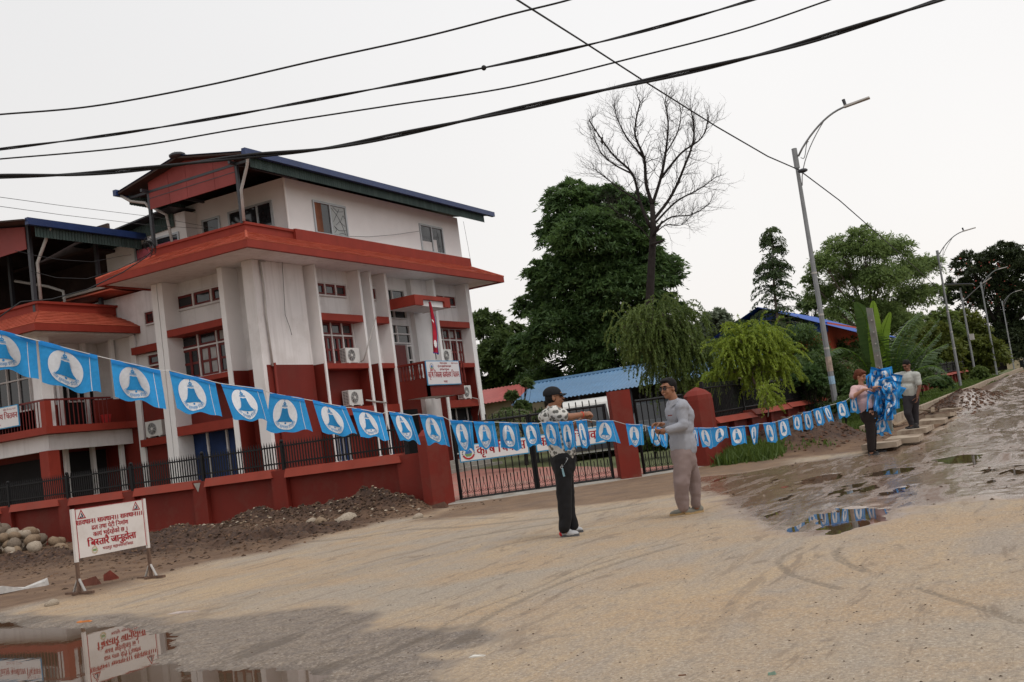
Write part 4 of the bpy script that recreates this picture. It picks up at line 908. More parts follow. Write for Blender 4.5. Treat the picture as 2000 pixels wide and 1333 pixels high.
q.hexa([(gxx, yr+.01, zg-.72), (gxx, yb, zg-.72), (gxx, yb, zg+.1), (gxx, yr+.01, zr-.1)], [(gxx+.03, yr+.01, zg-.72), (gxx+.03, yb, zg-.72), (gxx+.03, yb, zg+.1), (gxx+.03, yr+.01, zr-.1)]); q.build('gable_board', PINK, W)
for (x_, y_) in ((22.85, 29.3), (25.7, 29.5), (22.85, yb), (25.2, 33.5)):
    q = MB(); q.box(x_-.06, x_+.06, y_-.06, y_+.06, 7.3, zg+.1); q.build('roof_post', DARKST, W)
q = MB(); q.tube([(23.1, yg+.1, zg-.1), (23.05, 29.05, zg-.9), (23.0, 29.2, zg-1.2), (23.0, 29.2, 7.6)], .055, 8); q.build('drain_pipe', PVC, W, smooth=True)
q = MB(); q.tube([(24.6, 32.5, 9.1), (25.0, 31.3, 8.7), (25.05, 30.6, 8.4), (25.05, 30.5, 7.4)], .05, 8); q.build('drain_pipe', PVC, W, smooth=True)
q = MB(); q.box(25.4, 30, 34.6, 34.7, 7.3, zg); q.box(29.5, 29.6, 29.3, 34.6, 7.3, zg); q.box(26.01, 30, 30.0, 34.5, zg-.3, zg-.2); q.box(27.3, 27.4, 30.6, 42, 7.3, zr+.35); q.box(23, 33, 41.5, 41.6, 7.3, zr+.3); q.build('dark_back_wall', UNDER, W)  # dark sheets added at the back to paint the shade under the roof
q = MB(); q.grid(corrugated((23.5, 35.5, 8.2), (29, 35.5, 8.2), (29, 35.5, 9.5), (23.5, 35.5, 9.5), .14, .02)); q.build('corrugated_screen', GREENSH, W)
q = MB(); q.box(22.5, 24.2, 33.9, 34.02, 8.62, 8.78); q.build('lower_gutter', BLUE, W)
pt = thing('flower_pot', 'red flower pot with leafy plant on the wing balcony', 'flower pot', (24.9, 28.9, 3.5))
q = MB(); q.tube([(24.9,28.9,3.5), (24.9,28.9,3.75), (24.9,28.9,3.8)], [.12,.17,.18], 12); q.build('pot', mat('red_plastic', (.45,.03,.03), .4), pt)
# sign on the wing balcony rail
def flat_sign(name, label, face, u0, u1, z0, z1, w_, lines, em=None, cat='sign', extra=None):
    s = thing(name, label, cat, face.T((u0+u1)/2, w_, z0)); sgn = 1 if face.ty == 'F' else -1
    ud = Vector((1,0,0)) if face.ty == 'F' else Vector((0,-1,0)); n = Vector((0,-1,0)) if face.ty == 'F' else Vector((-1,0,0))
    q = MB(); face.box(q, u0, u1, w_, w_+.03, z0, z1); q.build('sign_border', BORDER, s)
    q = MB(); face.box(q, u0+.03, u1-.03, w_+.02, w_+.036, z0+.03, z1-.03); q.build('sign_board', SIGNW, s)
    L = abs(u1-u0); H = z1-z0; left = Vector(face.T(u0 if face.ty == 'F' else u1, w_+.036, z0))
    for (txt, cx, cy, sz, wd, bold) in lines:
        q = MB(); text(q, txt, left+ud*cx*L+Vector((0,0,cy*H)), ud, (0,0,1), n, sz*H, bold=bold, width=wd*L if wd else None); q.build('sign_lettering', SIGNR, s)
    if em: emblem(s, left+ud*em[0]*L+Vector((0,0,em[1]*H)), ud, (0,0,1), n, em[2]*H)
    return s, left, ud, n
WS = Face('L', 22.27)
u1_, z1_ = WS.px(37, 789.5); _, z0_ = WS.px(40.5, 832)
flat_sign('office_sign', 'white sign with red lettering on the railing of the left wing balcony', WS, u1_, u1_+2.6, z0_, z1_, .02, [('काय^ालय चितवन', .70, .42, .38, .56, .035), ('कृषि विकास', .22, .42, .38, .36, .035), ('फोन नं ०५६ ५२०', .84, .80, .12, .24, .02), ('दरबन्दी शाखा', .5, .14, .10, .3, .02)])
FS = Face('F', BALC[2]-.02)
a_, b_ = FS.px(829, 705), FS.px(900, 751)
flat_sign('office_sign', 'white sign with red lettering and a round emblem on the front balcony', FS, a_[0], b_[0], b_[1], a_[1], .0, [('कृषि विकास काय^ालय चितवन', .5, .31, .36, .93, .035), ('नेपाल सरकार', .52, .86, .10, .22, .03), ('कृषि तथा पशुपन्छी विकास मन्त~ालय', .54, .73, .11, .40, .03), ('कृषि विकास निर्देशनालय', .53, .60, .10, .28, .03), ('फोन नं ०५६ ५२०', .86, .86, .09, .20, .03), ('भरतपुर', .52, .10, .12, .11, .03)], em=(.16, .74, .15))
# national flag furled on its pole
nf = thing('national_flag', 'crimson and blue bordered flag hanging furled on a pole at the balcony', 'flag', (33, 20.4, 4.4))
yF = BALC[2]-.12
L_ = [(838.5,590), (841,606), (843.5,625), (845,640), (845.5,655), (846,672), (847,689)]; R_ = [(839.5,590), (845.5,606), (850,622), (853.5,640), (855,655), (855,672), (857.5,692)]
rows = []
for (l, r_) in zip(L_, R_):
    a, b2 = on(*l, 'y', yF), on(*r_, 'y', yF); rows.append([Vector(a).lerp(Vector(b2), t_)+Vector((0, .05*math.sin(t_*9), 0)) for t_ in np.linspace(0, 1, 9)])
q = MB(); q.grid(rows); q.build('flag_cloth', mat('crimson_cloth', (.40,.012,.03), .7, .2, 4), nf, smooth=True)
q = MB(); q.tube([rows[k][-1] for k in range(7)], .014, 5); q.tube([rows[6][k] for k in range(9)], .016, 5); q.build('blue_border', mat('blue_cloth', (.02,.04,.28), .7), nf)
cx = Vector(on(850.5, 672, 'y', yF-.07)); q = MB(); vs = [cx]+[cx+Vector((math.cos(a)*(.12 if k % 2 else .17)*.7, 0, math.sin(a)*(.12 if k % 2 else .17))) for k, a in enumerate([2*math.pi*i/24 for i in range(24)])]
q.add(vs, [(0, i+1, (i+1) % 24+1) for i in range(24)]); cm_ = Vector(on(845.5, 628, 'y', yF-.07)); q.add([cm_+Vector((-.07,0,.06)), cm_+Vector((.05,0,-.07)), cm_+Vector((.06,0,.0)), cm_+Vector((-.01,0,.07))], [(0,1,2,3)]); q.build('sun_and_moon', WHITE2, nf)
q = MB(); q.tube([on(838.7, 586, 'y', yF+.03), on(852, 702, 'y', yF+.1)], .018, 6); q.build('flag_pole', DARKST, nf)
# ------------------------------------------------------------ sheds and houses in and beyond the compound
SKYB = mat('sky_blue_sheet', (.085,.19,.33), .45, .12, 1.2, streak=.35, grime=(.1,.17,.25), spec=.5)
cpz = thing('carport', 'open carport with pale blue corrugated sheet roof behind the gate', 'carport', (34, 13, 0))
ex = 32.6; e0 = on(997, 793, 'x', ex); zz_ = e0[2]; e1 = on(1345, 737, 'x', ex); print('carport', e0, e1, on(1262, 752, 'x', ex))
rx = 36.2; zr_ = on(1068, 745, 'x', rx)
rows = corrugated((ex, e0[1], zz_), (ex, e1[1]-2, zz_), (rx, e1[1]-2, zr_[2]), (rx, zr_[1]+.6, zr_[2]), .15, .022); q = MB(); q.grid(rows); q.build('roof_sheet', SKYB, cpz)
q = MB(); q.tube([(rx, zr_[1]+.6, zr_[2]), (rx, e1[1]-2, zr_[2])], .09, 6); q.build('ridge_cap', SKYB, cpz)
for y_ in np.linspace(e0[1]-.6, e1[1]-1.6, 5):
    q = MB(); q.tube([(ex+.4, y_, 0), (ex+.4, y_, zz_+.05)], .05, 8); q.build('carport_post', DARKST, cpz)
    q = MB(); q.tube([(rx, y_, 0), (rx, y_, zr_[2]-.1)], .05, 8); q.build('carport_post', DARKST, cpz)
q = MB(); q.beam((ex+.4, e0[1], zz_+.03), (ex+.4, e1[1]-2, zz_+.03), .06, .08); q.build('roof_beam', DARKST, cpz)
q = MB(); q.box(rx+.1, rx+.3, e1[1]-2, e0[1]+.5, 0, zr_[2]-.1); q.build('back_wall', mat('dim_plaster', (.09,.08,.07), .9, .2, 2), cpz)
rb = thing('outbuilding', 'cream outbuilding with faded red sheet roof between the office and the carport', 'building', (46, 20, 0))
ex = 42.5; a0 = on(930, 793, 'x', ex); a1 = on(1012, 777, 'x', ex); rx = 45.5; zr = on(1000, 753, 'x', rx)[2]; ze = (a0[2]+a1[2])/2
q = MB(); q.grid(corrugated((ex, a0[1]+5, ze), (ex, 12, ze), (rx, 12, zr), (rx, a0[1]+5, zr), .2, .02)); q.build('roof_sheet', mat('faded_red_roof', (.38,.095,.085), .5, .12, 1.5, streak=.3), rb)
q = MB(); q.box(ex+.5, 50, 12.3, a0[1]+5, 0, ze+.1); q.build('wall', CREAM, rb)
hs = thing('blue_roofed_house', 'orange walled house with bright blue gabled sheet roof behind the trees', 'house', (39, 11, 0))
hx = 37.0; l_ = on(1379, 674, 'x', hx); r2 = on(1667, 648, 'x', hx-1.0); pk = on(1487, 602, 'x', hx)
BRB = mat('bright_blue_sheet', (.015,.085,.40), .4, .15, 1.5, spec=.5, streak=.2)
pk = Vector(pk); l_ = Vector(l_); r2 = Vector((hx, r2[1], r2[2])); dx = Vector((9,0,0))
q = MB(); q.grid(corrugated(l_-Vector((.6,0,.05)), l_+dx, pk+dx, pk-Vector((.6,0,0)), .2, .02)); q.grid(corrugated(r2-Vector((.6,0,0)), r2+dx, pk+dx, pk-Vector((.6,0,0)), .2, .02)); q.build('roof_sheet', BRB, hs)
lw = Vector((hx, l_.y-.9, l_.z+.2)); rw = Vector((hx, r2.y+1.0, r2.z+.25))
q = MB(); q.grid(corrugated((hx, lw.y, lw.z-.1), (hx, rw.y, lw.z-.1), (hx, rw.y, rw.z-.05), (hx, lw.y, lw.z-.05), .16, .015)); q.add([(hx-.02, lw.y, lw.z-.08), (hx-.02, rw.y, rw.z-.08), (hx-.02, pk.y, pk.z-.08)], [(0,1,2)]); q.build('gable_cladding', BRB, hs)
ORW = mat('orange_red_wall', (.42,.07,.03), .8, .12, 2, streak=.3)
q = MB(); q.box(hx+.1, hx+8.6, rw.y, lw.y, 0, lw.z-.1); q.build('wall', ORW, hs)
# houses further along the road
for (px_, py_, dd_, w_, h_, c_, r_c, lb) in ((1868,700,120,4,3,(.40,.12,.07),(.12,.1,.1),'small brick coloured house far along the road'), (1993,690,150,9,4,(.50,.42,.28),(.10,.25,.42),'cream house with pale blue base at the far end of the road')):
    p = at(px_, py_, dd_); hh_ = thing('house', lb, 'house', (p[0], p[1], 0))
    q = MB(); q.box(p[0]-3, p[0]+5, p[1]-w_/2, p[1]+w_/2, 0, h_); q.build('wall', mat('wall_'+str(px_), c_, .8), hh_)
    q = MB(); q.hexa([(p[0]-3.6,p[1]-w_/2-.5,h_), (p[0]+5.6,p[1]-w_/2-.5,h_), (p[0]+5.6,p[1]+w_/2+.5,h_), (p[0]-3.6,p[1]+w_/2+.5,h_)], [(p[0]-3.4,p[1]-.1,h_+1.4), (p[0]+5.4,p[1]-.1,h_+1.4), (p[0]+5.4,p[1]+.1,h_+1.4), (p[0]-3.4,p[1]+.1,h_+1.4)]); q.build('roof', mat('roof_'+str(px_), r_c, .6), hh_)
    q = MB(); q.box(p[0]-3.05, p[0]-3, p[1]-1, p[1]+.2, 1, 2.3); q.build('window', GLASS, hh_)
# ------------------------------------------------------------ vehicles behind the gate
def vehicle(name, label, cat, loc, rz, L, Wd, H, paint, kind):
    v = thing(name, label, cat, loc, rotz=rz); g = .28; hw = Wd/2
    side = [(-L/2, g), (-L/2, .75 if kind == 'car' else 1.0), (-L*.46, .95), (-L*.40, H*.63), (-L*.18, H-.03), (-L*.02, H), (L*.32, H), (L*.46, H*.66), (L/2, H*.6), (L/2, g)] if kind == 'car' else \
           [(-L/2, g), (-L/2, .95), (-L*.485, 1.05), (-L*.42, H-.18), (-L*.38, H-.04), (-L*.3, H), (L*.44, H), (L*.485, H-.1), (L/2, 1.0), (L/2, g)]
    q = MB(); n = len(side)
    def inset(z): return hw-max(0, (z-.95))*.16
    A_ = [(x_, -inset(z_), z_) for x_, z_ in side]; B_ = [(x_, inset(z_), z_) for x_, z_ in side]; q.hexa(A_, B_); q.build('body', paint, v, local=True)
    zw0, zw1 = (H*.64, H-.12) if kind == 'car' else (1.12, H-.24)
    q = MB(); xf = -L*.40 if kind == 'car' else -L*.47
    q.hexa([(xf-.03, -inset(zw0)+.12, zw0), (xf-.03, inset(zw0)-.12, zw0), (xf+.17, inset(zw1)-.12, zw1), (xf+.17, -inset(zw1)+.12, zw1)], [(xf-.05+.02, -inset(zw0)+.12, zw0), (xf-.03, inset(zw0)-.12, zw0), (xf+.2, inset(zw1)-.12, zw1), (xf+.2, -inset(zw1)+.12, zw1)])
    if kind != 'car': q = MB(); q.hexa([(-L*.488, -hw+.14, zw0), (-L*.488, hw-.14, zw0), (-L*.428, hw-.22, zw1), (-L*.428, -hw+.22, zw1)], [(-L*.40, -hw+.16, zw0), (-L*.40, hw-.16, zw0), (-L*.38, hw-.24, zw1), (-L*.38, -hw+.24, zw1)])
    q.build('windscreen', GLASS, v, local=True)
    q = MB()
    for s in (-1, 1):
        for xa, xb in ((-.30, -.12), (-.10, .10), (.12, .34)):
            ya, yb = s*(inset(zw0)+.004), s*(inset(zw1)+.004); vs = [(xa*L, ya, zw0), (xb*L, ya, zw0), (xb*L, yb, zw1), (xa*L, yb, zw1)]
            q.hexa(vs, [(a_[0], a_[1]-s*.03, a_[2]) for a_ in vs])
            q.build('side_window', GLASS, v, local=True); q = MB()
    for sx in (-.33, .33):
        for s in (-1, 1):
            q = MB(); q.tube([(sx*L, s*(hw-.2), .33), (sx*L, s*(hw+.01), .33)], .33, 16); w_ = q.build('wheel', mat('tyre_rubber', (.02,.02,.02), .8), v, local=True)
            q = MB(); q.tube([(sx*L, s*(hw), .33), (sx*L, s*(hw+.02), .33)], .18, 12); q.build('rim', STEEL, w_, local=True)
    for s in (-1, 1):
        q = MB(); q.box(-L/2-.02, -L/2+.05, s*hw*.55, s*hw*.9, .72, .9); q.build('headlight', mat('lamp_glass', (.55,.55,.55), .2), v, local=True)
    q = MB(); q.box(-L/2-.06, -L/2+.02, -hw+.05, hw-.05, .36, .56); q.build('bumper', DARKST, v, local=True)
    q = MB(); q.box(-L/2-.03, -L/2+.01, -.35, .35, .62, .8); q.build('grille', ACD, v, local=True)
    return v
vp = at(1146, 800, 33); VANW = mat('van_paint', (.62,.62,.60), .35, .04, 2, spec=.6)
vehicle('van', 'white van parked under the carport behind the gate', 'van', (vp[0]+2.1, vp[1]+.9, .1), R(22), 4.6, 1.75, 2.0, VANW, 'van')
vp = at(1290, 800, 33); vehicle('parked_car', 'dark grey car parked behind the small side gate', 'car', (vp[0]+2, vp[1]+.8, .1), R(20), 4.2, 1.75, 1.7, mat('dark_car_paint', (.035,.04,.045), .3, .1, 2, spec=.6), 'car')
vp = at(1245, 800, 33)
# ------------------------------------------------------------ lamps along the road
def lamp(label, loc, H=7.7, full=True):
    t_ = thing('street_lamp', label, 'street lamp', loc, 'arched street lamps along the road')
    q = MB(); q.tube([(0,0,-.3), (0,0,H*.5), (0,0,H)], [.085, .068, .05], 8); q.build('pole', STEEL, t_, local=True, smooth=False)
    for z_ in (H*.28, H*.40, H*.55):
        q = MB(); q.tube([(0,0,z_), (0,0,z_+.05)], .078, 8); q.build('pole_band', PVC, t_, local=True)
    q = MB(); q.tube([(0,0,H-.5), (0,0,H-.1), (0,0,H+.06)], .075, 8); q.build('pole_cap', STEEL, t_, local=True)
    arc = [(0, -.08-1.5*s, H-.18+.98*math.sin(s*math.pi/2)**.85+.05*s) for s in np.linspace(0, 1, 12)]
    q = MB(); q.tube(arc, .028, 8); q.build('arm', STEEL, t_, local=True, smooth=True)
    low = [(0, -.06-.86*s**1.45, H-1.0+1.63*s**.85) for s in np.linspace(0, 1, 10)]
    q = MB(); q.tube(low, .014, 6); q.build('brace', STEEL, t_, local=True)
    q = MB(); q.tube([(0, -.14-.28*s, H-.28+.38*s+.10*math.sin(s*2*math.pi+2.6)) for s in np.linspace(0, 1, 12)], .012, 6); q.build('scroll', STEEL, t_, local=True)
    h0 = Vector(arc[-1]); q = MB()
    q.hexa([h0+Vector(p) for p in ((-.07,.10,-.03), (.07,.10,-.03), (.10,-.58,.05), (-.10,-.58,.05))], [h0+Vector(p) for p in ((-.05,.10,.03), (.05,.10,.03), (.08,-.58,.09), (-.08,-.58,.09))]); q.build('lamp_head', PVC, t_, local=True)
    q = MB(); q.tube([h0+Vector((0,.06,.02)), h0+Vector((0,.09,.2))], [.04,.045], 8); q.build('sensor', DARKST, t_, local=True)
    return t_
lp1 = on(1640, 838, 'z', .24)
LP = [(lp1[0], lp1[1]), (63.1, 5.5), (94.5, 5.35), (129, 5.5), (162, 5.5), (196, 5.6)]
l0 = lamp('nearest tall street lamp, with paper stuck on its pole, beside the woman', (LP[0][0], LP[0][1], G(*LP[0])))
q = MB(); q.tube([(0,0,1.55), (0,0,1.95)], .083, 8); q.build('torn_paper', mat('torn_paper', (.38,.30,.25), .9, .3, 9), l0, local=True)
q = MB(); q.tube([(0,0,1.2), (0,0,1.42)], .083, 8, cap=False); q.build('pasted_notice', mat('blue_notice', (.28,.42,.55), .8, .2, 9), l0, local=True)
for k, (nm, p) in enumerate(zip(('second street lamp from the left, standing clear of the trees', 'third arched street lamp from the left, beside the solar lamp', 'fourth arched street lamp from the left', 'fifth arched street lamp, far down the road', 'farthest small arched street lamp at the right edge'), LP[1:])):
    c_ = dup(l0, (p[0], p[1], max(G(*p), .6)), nm)
    for ch in list(c_.children):
        if ch.name.startswith(('torn_paper', 'pasted_notice')): bpy.data.objects.remove(ch)
def solar(label, px0, px1, H):
    dist = H*2040/(math.hypot(px1[0]-px0[0], px1[1]-px0[1])); p = at(*px0, dist)
    t_ = thing('solar_street_lamp', label, 'street lamp', (p[0], p[1], p[2]), 'solar street lamps')
    q = MB(); q.tube([(0,0,-.5), (0,0,H)], [.08,.06], 8); q.build('pole', STEEL, t_, local=True)
    q = MB(); q.hexa([(-.8,-.9,H+.05), (.8,-.9,H+.05), (.8,.9,H+.35), (-.8,.9,H+.35)], [(-.8,-.9,H+.1), (.8,-.9,H+.1), (.8,.9,H+.4), (-.8,.9,H+.4)]); q.build('solar_panel', mat('solar_panel', (.10,.10,.12), .3, .1, 4), t_, local=True)
    q = MB(); q.tube([(0,0,H-1.0), (0,-.9,H-.35), (0,-1.6,H+.1)], .03, 6); q.build('arm', STEEL, t_, local=True)
    q = MB(); q.beam((0,-1.5,H+.05), (0,-2.1,H+.35), .2, .06); q.build('lamp_head', PVC, t_, local=True)
    q = MB(); q.box(-.15,.15,-.35,-.05, H*.33, H*.33+.42); q.build('battery_box', PVC, t_, local=True)
solar('solar street lamp with a flat panel and a small box on its pole', (1902, 716), (1875, 562), 5.6)
solar('smaller far solar street lamp behind the arched lamps', (1968, 700), (1955, 612), 5.6)
# old concrete post by the bundle of flags
cpb = on(1738, 842, 'z', .1); ctop = on_line(1694, 602, cpb, (cpb[0]-.886*0+.464, cpb[1]-.886))
post = thing('concrete_post', 'old weathered concrete post with green stains behind the bundle of flags', 'post', (cpb[0], cpb[1], 0))
q = MB(); zt = float(at(1694, 602, depth_of(cpb))[2]); q.hexa([(cpb[0]-.08,cpb[1]-.08,-.2),(cpb[0]+.08,cpb[1]-.08,-.2),(cpb[0]+.08,cpb[1]+.08,-.2),(cpb[0]-.08,cpb[1]+.08,-.2)], [(cpb[0]-.065,cpb[1]-.07,zt),(cpb[0]+.065,cpb[1]-.07,zt),(cpb[0]+.065,cpb[1]+.07,zt+.03),(cpb[0]-.065,cpb[1]+.07,zt+.03)])
q.build('post_shaft', mat('weathered_concrete', (.19,.18,.165), .9, .25, 5, .5, 30, dirt=(.10,.20,.16), dscale=1.4, damt=.6, streak=.5), post)
for k in range(9):
    zk = .5+k*(zt-.8)/8; q = MB(); q.tube([(cpb[0]-.085, cpb[1]-.02, zk), (cpb[0]-.06, cpb[1]-.02, zk)], .02, 8); q.build('bolt_hole_plug', PVC, post)
# ------------------------------------------------------------ overhead cables
WIRE = mat('cable_rubber', (.012,.012,.014), .5, .2, 5)
def cable(name, label, pts, z0=None, rad=.02, plane=None, twist=0, knot=None, group='overhead cables crossing the street'):
    a = Vector(on(*pts[0], 'z', z0[0])); b_ = Vector(on(*pts[-1], 'z', z0[1])); P_ = [Vector(on_line(*p, a, b_)) for p in pts]
    # smooth through the measured points
    S = []
    for i in range(len(P_)-1):
        p0, p1, p2, p3 = P_[max(i-1, 0)], P_[i], P_[i+1], P_[min(i+2, len(P_)-1)]
        for k in range(10):
            t_ = k/10; S.append(.5*((2*p1)+(p2-p0)*t_+(2*p0-5*p1+4*p2-p3)*t_*t_+(3*p1-p0-3*p2+p3)*t_**3))
    S.append(P_[-1])
    d0 = (S[0]-S[1]).normalized(); d1 = (S[-1]-S[-2]).normalized(); S = [S[0]+d0*14+Vector((0,0,.8))]+S+[S[-1]+d1*14+Vector((0,0,.8))]
    if not twist:
        q = MB(); q.tube(S, rad, 6); o = q.build(name, WIRE, smooth=True)
    else:
        q = MB()
        D = [S[0]]
        for u_, v_ in zip(S, S[1:]):
            n = max(1, int((v_-u_).length/(twist/10))); D += [u_.lerp(v_, k/n) for k in range(1, n+1)]
        for s in range(2):
            L2 = 0; T_ = []
            for k, p in enumerate(D):
                if k: L2 += (p-D[k-1]).length
                a_ = 2*math.pi*L2/twist+s*math.pi; d_ = (D[min(k+1, len(D)-1)]-D[max(k-1, 0)]).normalized(); u1 = d_.cross(Vector((0,0,1))).normalized(); u2 = d_.cross(u1)
                T_.append(p+(u1*math.cos(a_)+u2*math.sin(a_))*rad*.75)
            q.tube(T_, rad*.8, 5)
        o = q.build(name, WIRE, smooth=True)
    tag(o, label, 'cable', group)
    if knot: q = MB(); q.ell(on_line(*knot, a, b_), (rad*2.4,)*3); q.build('cable_joint', WIRE, o)
    return o
cable('overhead_cable', 'topmost thin overhead cable, nearest the upper left corner', [(-80,232),(0,224),(180,208),(400,168),(620,118),(830,72),(1000,28),(1105,2),(1180,-22)], (7.2, 7.2), .014)
cable('overhead_cable', 'second overhead cable from the top, with a dark joint', [(-80,302),(0,292),(230,262),(450,226),(700,180),(945,133),(1150,88),(1320,44),(1470,0),(1560,-30)], (7.0, 7.0), .017, twist=3.5, knot=(945,133))
cable('overhead_cable', 'third overhead cable from the top, thin and plain', [(-80,318),(0,311),(250,288),(480,250),(760,207),(1000,170),(1250,110),(1450,58),(1615,2),(1700,-28)], (6.9, 6.9), .013)
cable('overhead_cable', 'lowest and thickest twisted overhead cable passing the building ridge', [(-80,348),(0,345),(150,341),(300,328),(480,306),(640,290),(820,255),(1000,216),(1200,172),(1400,128),(1550,90),(1700,44),(1830,2),(1900,-24)], (6.7, 6.7), .029, twist=4.5)
lpt = at(1560, 332, depth_of((lp1[0], lp1[1], 4)))
def strand(name, label, P_, rad, twist=0, cat='cable', group=None):
    q = MB(); q.tube(P_, rad, 5); o = q.build(name, WIRE, smooth=True); return tag(o, label, cat, group)
sag = lambda a, b_, s, n=24: [Vector(a).lerp(Vector(b_), k/n)-Vector((0,0,s*4*(k/n)*(1-k/n))) for k in range(n+1)]
a_ = at(1010, 0, 16); mid_ = at(1255, 158, 21)
o = strand('twisted_service_cable', 'thin twisted cable running down to the nearest lamp pole and on behind', [at(640,-250,9), at(800,-142,12), at(940,-48,14.5), a_, at(1130,76,18.5), at(1260,160,21), at(1400,248,24), at(1500,306,26), lpt, at(1640,392,31), at(1705,449,36), at(1760,498,44), at(1830,562,56)], .017)
tag(o, None, 'cable'); q = MB(); q.ell(Vector(lpt)+Vector((0,-.1,-.05)), (.1,.14,.06)); q.build('cable_clamp', DARKST, o)
strand('phone_line', 'upper of two very thin wires reaching the top storey on the left', [at(-40,380,20), at(120,402,24), at(300,424,29), at(420,446,31.5)], .006, group='thin wires to the office')
strand('phone_line', 'lower of two very thin wires reaching the top storey on the left', [at(-40,398,20), at(120,420,24), at(300,441,29), at(400,447,31.5)], .006, group='thin wires to the office')
strand('service_cable', 'black cable sagging across the wing roof to the corner of the parapet', [at(-30,640,26), at(40,590,27), at(100,585,28), at(170,566,29), at(240,532,30), at(282,505,31), at(300,488,32)], .018)
strand('service_cable', 'dark cable hanging in a long curve inside the wing roof', [at(30,490,28), at(70,500,29), at(120,508,30), at(180,512,31), at(240,500,32), at(256,498,33)], .009)
strand('service_cable', 'thin pale loop of cable below the wing roof', [at(60,530,28), at(110,543,29), at(170,545,30), at(230,527,31), at(285,500,32)], .010)
strand('wall_cable', 'thin cable hanging down the white corner wall', [fp_(550,495,21.8), fp_(554,560,21.8), fp_(557,615,21.8), fp_(566,640,21.8), fp_(570,655,21.8)], .008)
strand('hanging_wire', 'slack wire across the top storey wall between the two windows', [fp_(683,462,22.2), fp_(720,463,22.2), fp_(770,459,22.2), fp_(818,452,22.2)], .008)
strand('hanging_wire', 'thin wire hanging from the right end of the blue roof', [fp_(905,433,21.6), fp_(912,470,21.6), fp_(921,520,21.6)], .007)
bw = thing('wire_bundle', 'tangle of black wires on the left end of the parapet', 'wires', tuple(at(293,488,32.3)))
for k in range(9):
    c0 = Vector(at(288+random.uniform(-4,8), 486+random.uniform(-8,8), 32.2)); q = MB(); r0 = random.uniform(.08,.22); ax = random.uniform(0, 3)
    q.tube([c0+Vector((math.cos(a+ax)*r0*.5, math.cos(a)*r0, math.sin(a)*r0*1.2)) for a in [j*.5 for j in range(random.randint(7,13))]], .010, 4); q.build('wire_loop', WIRE, bw)
# ------------------------------------------------------------ road works warning board
sy = 10.89
SG = thing('warning_board', 'white road works warning board with red lettering on two rusty legs', 'sign', (9.26, sy, 0))
tl, tr, br_, bl_ = [Vector(on(*p, 'y', sy)) for p in ((138,998), (282.5,975), (289,1064), (148.5,1093))]
tl.x = bl_.x = (tl.x+bl_.x)/2; tr.x = br_.x = (tr.x+br_.x)/2; zt = (tl.z+tr.z)/2; zb = (bl_.z+br_.z)/2; xl, xr = tl.x, tr.x
PAN = mat('board_face', (.66,.62,.60), .5, .05, 2, dirt=(.52,.46,.42), dscale=3, damt=.35); RUST = mat('rusty_leg', (.14,.085,.06), .7, .35, 9, .3, 60)
q = MB(); q.box(xl, xr, sy-.012, sy+.012, zb, zt); q.build('board', PAN, SG)
for x_ in (xl+.012, xr-.012):
    q = MB(); q.box(x_-.018, x_+.018, sy-.02, sy+.02, zb-.04, zt+.01); q.build('board_edge', PAN, SG)
    q = MB(); q.box(x_-.004+(.035 if x_ < 9 else -.035), x_+.004+(.035 if x_ < 9 else -.035), sy-.0155, sy-.012, zb+.0, zt); q.build('red_line', SIGNR, SG)
for x_ in (xl+.012, xr-.012):
    g0 = G(x_, sy); q = MB(); q.box(x_-.017, x_+.017, sy-.017, sy+.017, g0, zb-.04); lg_ = q.build('leg', RUST, SG)
    q = MB(); q.box(x_-.02, x_+.02, sy-.24, sy+.24, g0+.0, g0+.03); q.box(x_-.1, x_+.1, sy-.02, sy+.02, g0+.001, g0+.029); q.build('foot_bar', RUST, lg_)
    q = MB(); q.beam((x_, sy-.1, g0+.03), (x_, sy, g0+.2), .03, .012); q.beam((x_, sy+.1, g0+.03), (x_, sy, g0+.2), .03, .012); q.build('gusset', PVC, lg_)
q = MB(); q.box(xl-.004, xr+.004, sy-.016, sy+.016, zt, zt+.006); q.build('red_line', SIGNR, SG)
Wb, Hb = xr-xl, zt-zb
def bt(s, cx, cy, size, wd, bold=.03):
    q = MB(); text(q, s, (xl+cx*Wb, sy-.012, zb+cy*Hb), (1,0,0), (0,0,1), (0,-1,0), size*Hb, bold=bold, width=wd*Wb); q.build('lettering', SIGNR, SG)
bt('सावधान। सावधान।। सावधान।।।', .49, .675, .145, .91, .04)
bt('ढल तथा पेटी निमा^ण', .48, .535, .135, .50); bt('काय^ भईरहेको छ ।', .48, .395, .135, .47)
bt('बि<स्तारै जानुहोला'.replace('<स्', '<स'), .49, .205, .205, .66, .045); bt('भरतपुर महानगरपालिका', .56, .085, .09, .42, .02)
for cx in (.115, .86):
    q = MB(); P = lambda a, b, l: Vector((xl+cx*Wb+a*.065, sy-.012-l, zb+.885*Hb+b*.065)); T3_ = [(-1,-.8), (1,-.8), (0,.95)]; T3i = [(-.72,-.63), (.72,-.63), (0,.6)]
    q.add([P(*p, .003) for p in T3_]+[P(*p, .003) for p in T3i], [(0,1,4,3), (1,2,5,4), (2,0,3,5)]); q.build('warning_triangle', SIGNR, SG)
    q = MB(); q.add([P(a, b, .004) for a, b in ((-.5,-.6), (-.05,-.6), (-.25,-.25))], [(0,1,2)]); q.add([P(a, b, .004) for a, b in ((.0,-.6), (.15,-.6), (.25,-.1), (.0,.25), (-.15,.15), (.02,-.1))], [tuple(range(6))]); q.add([P(a, b, .004) for a, b in ((.25,-.6), (.4,-.6), (.3,-.15), (.2,-.15))], [(0,1,2,3)]); q.build('worker_symbol', INK, SG)
q = MB()
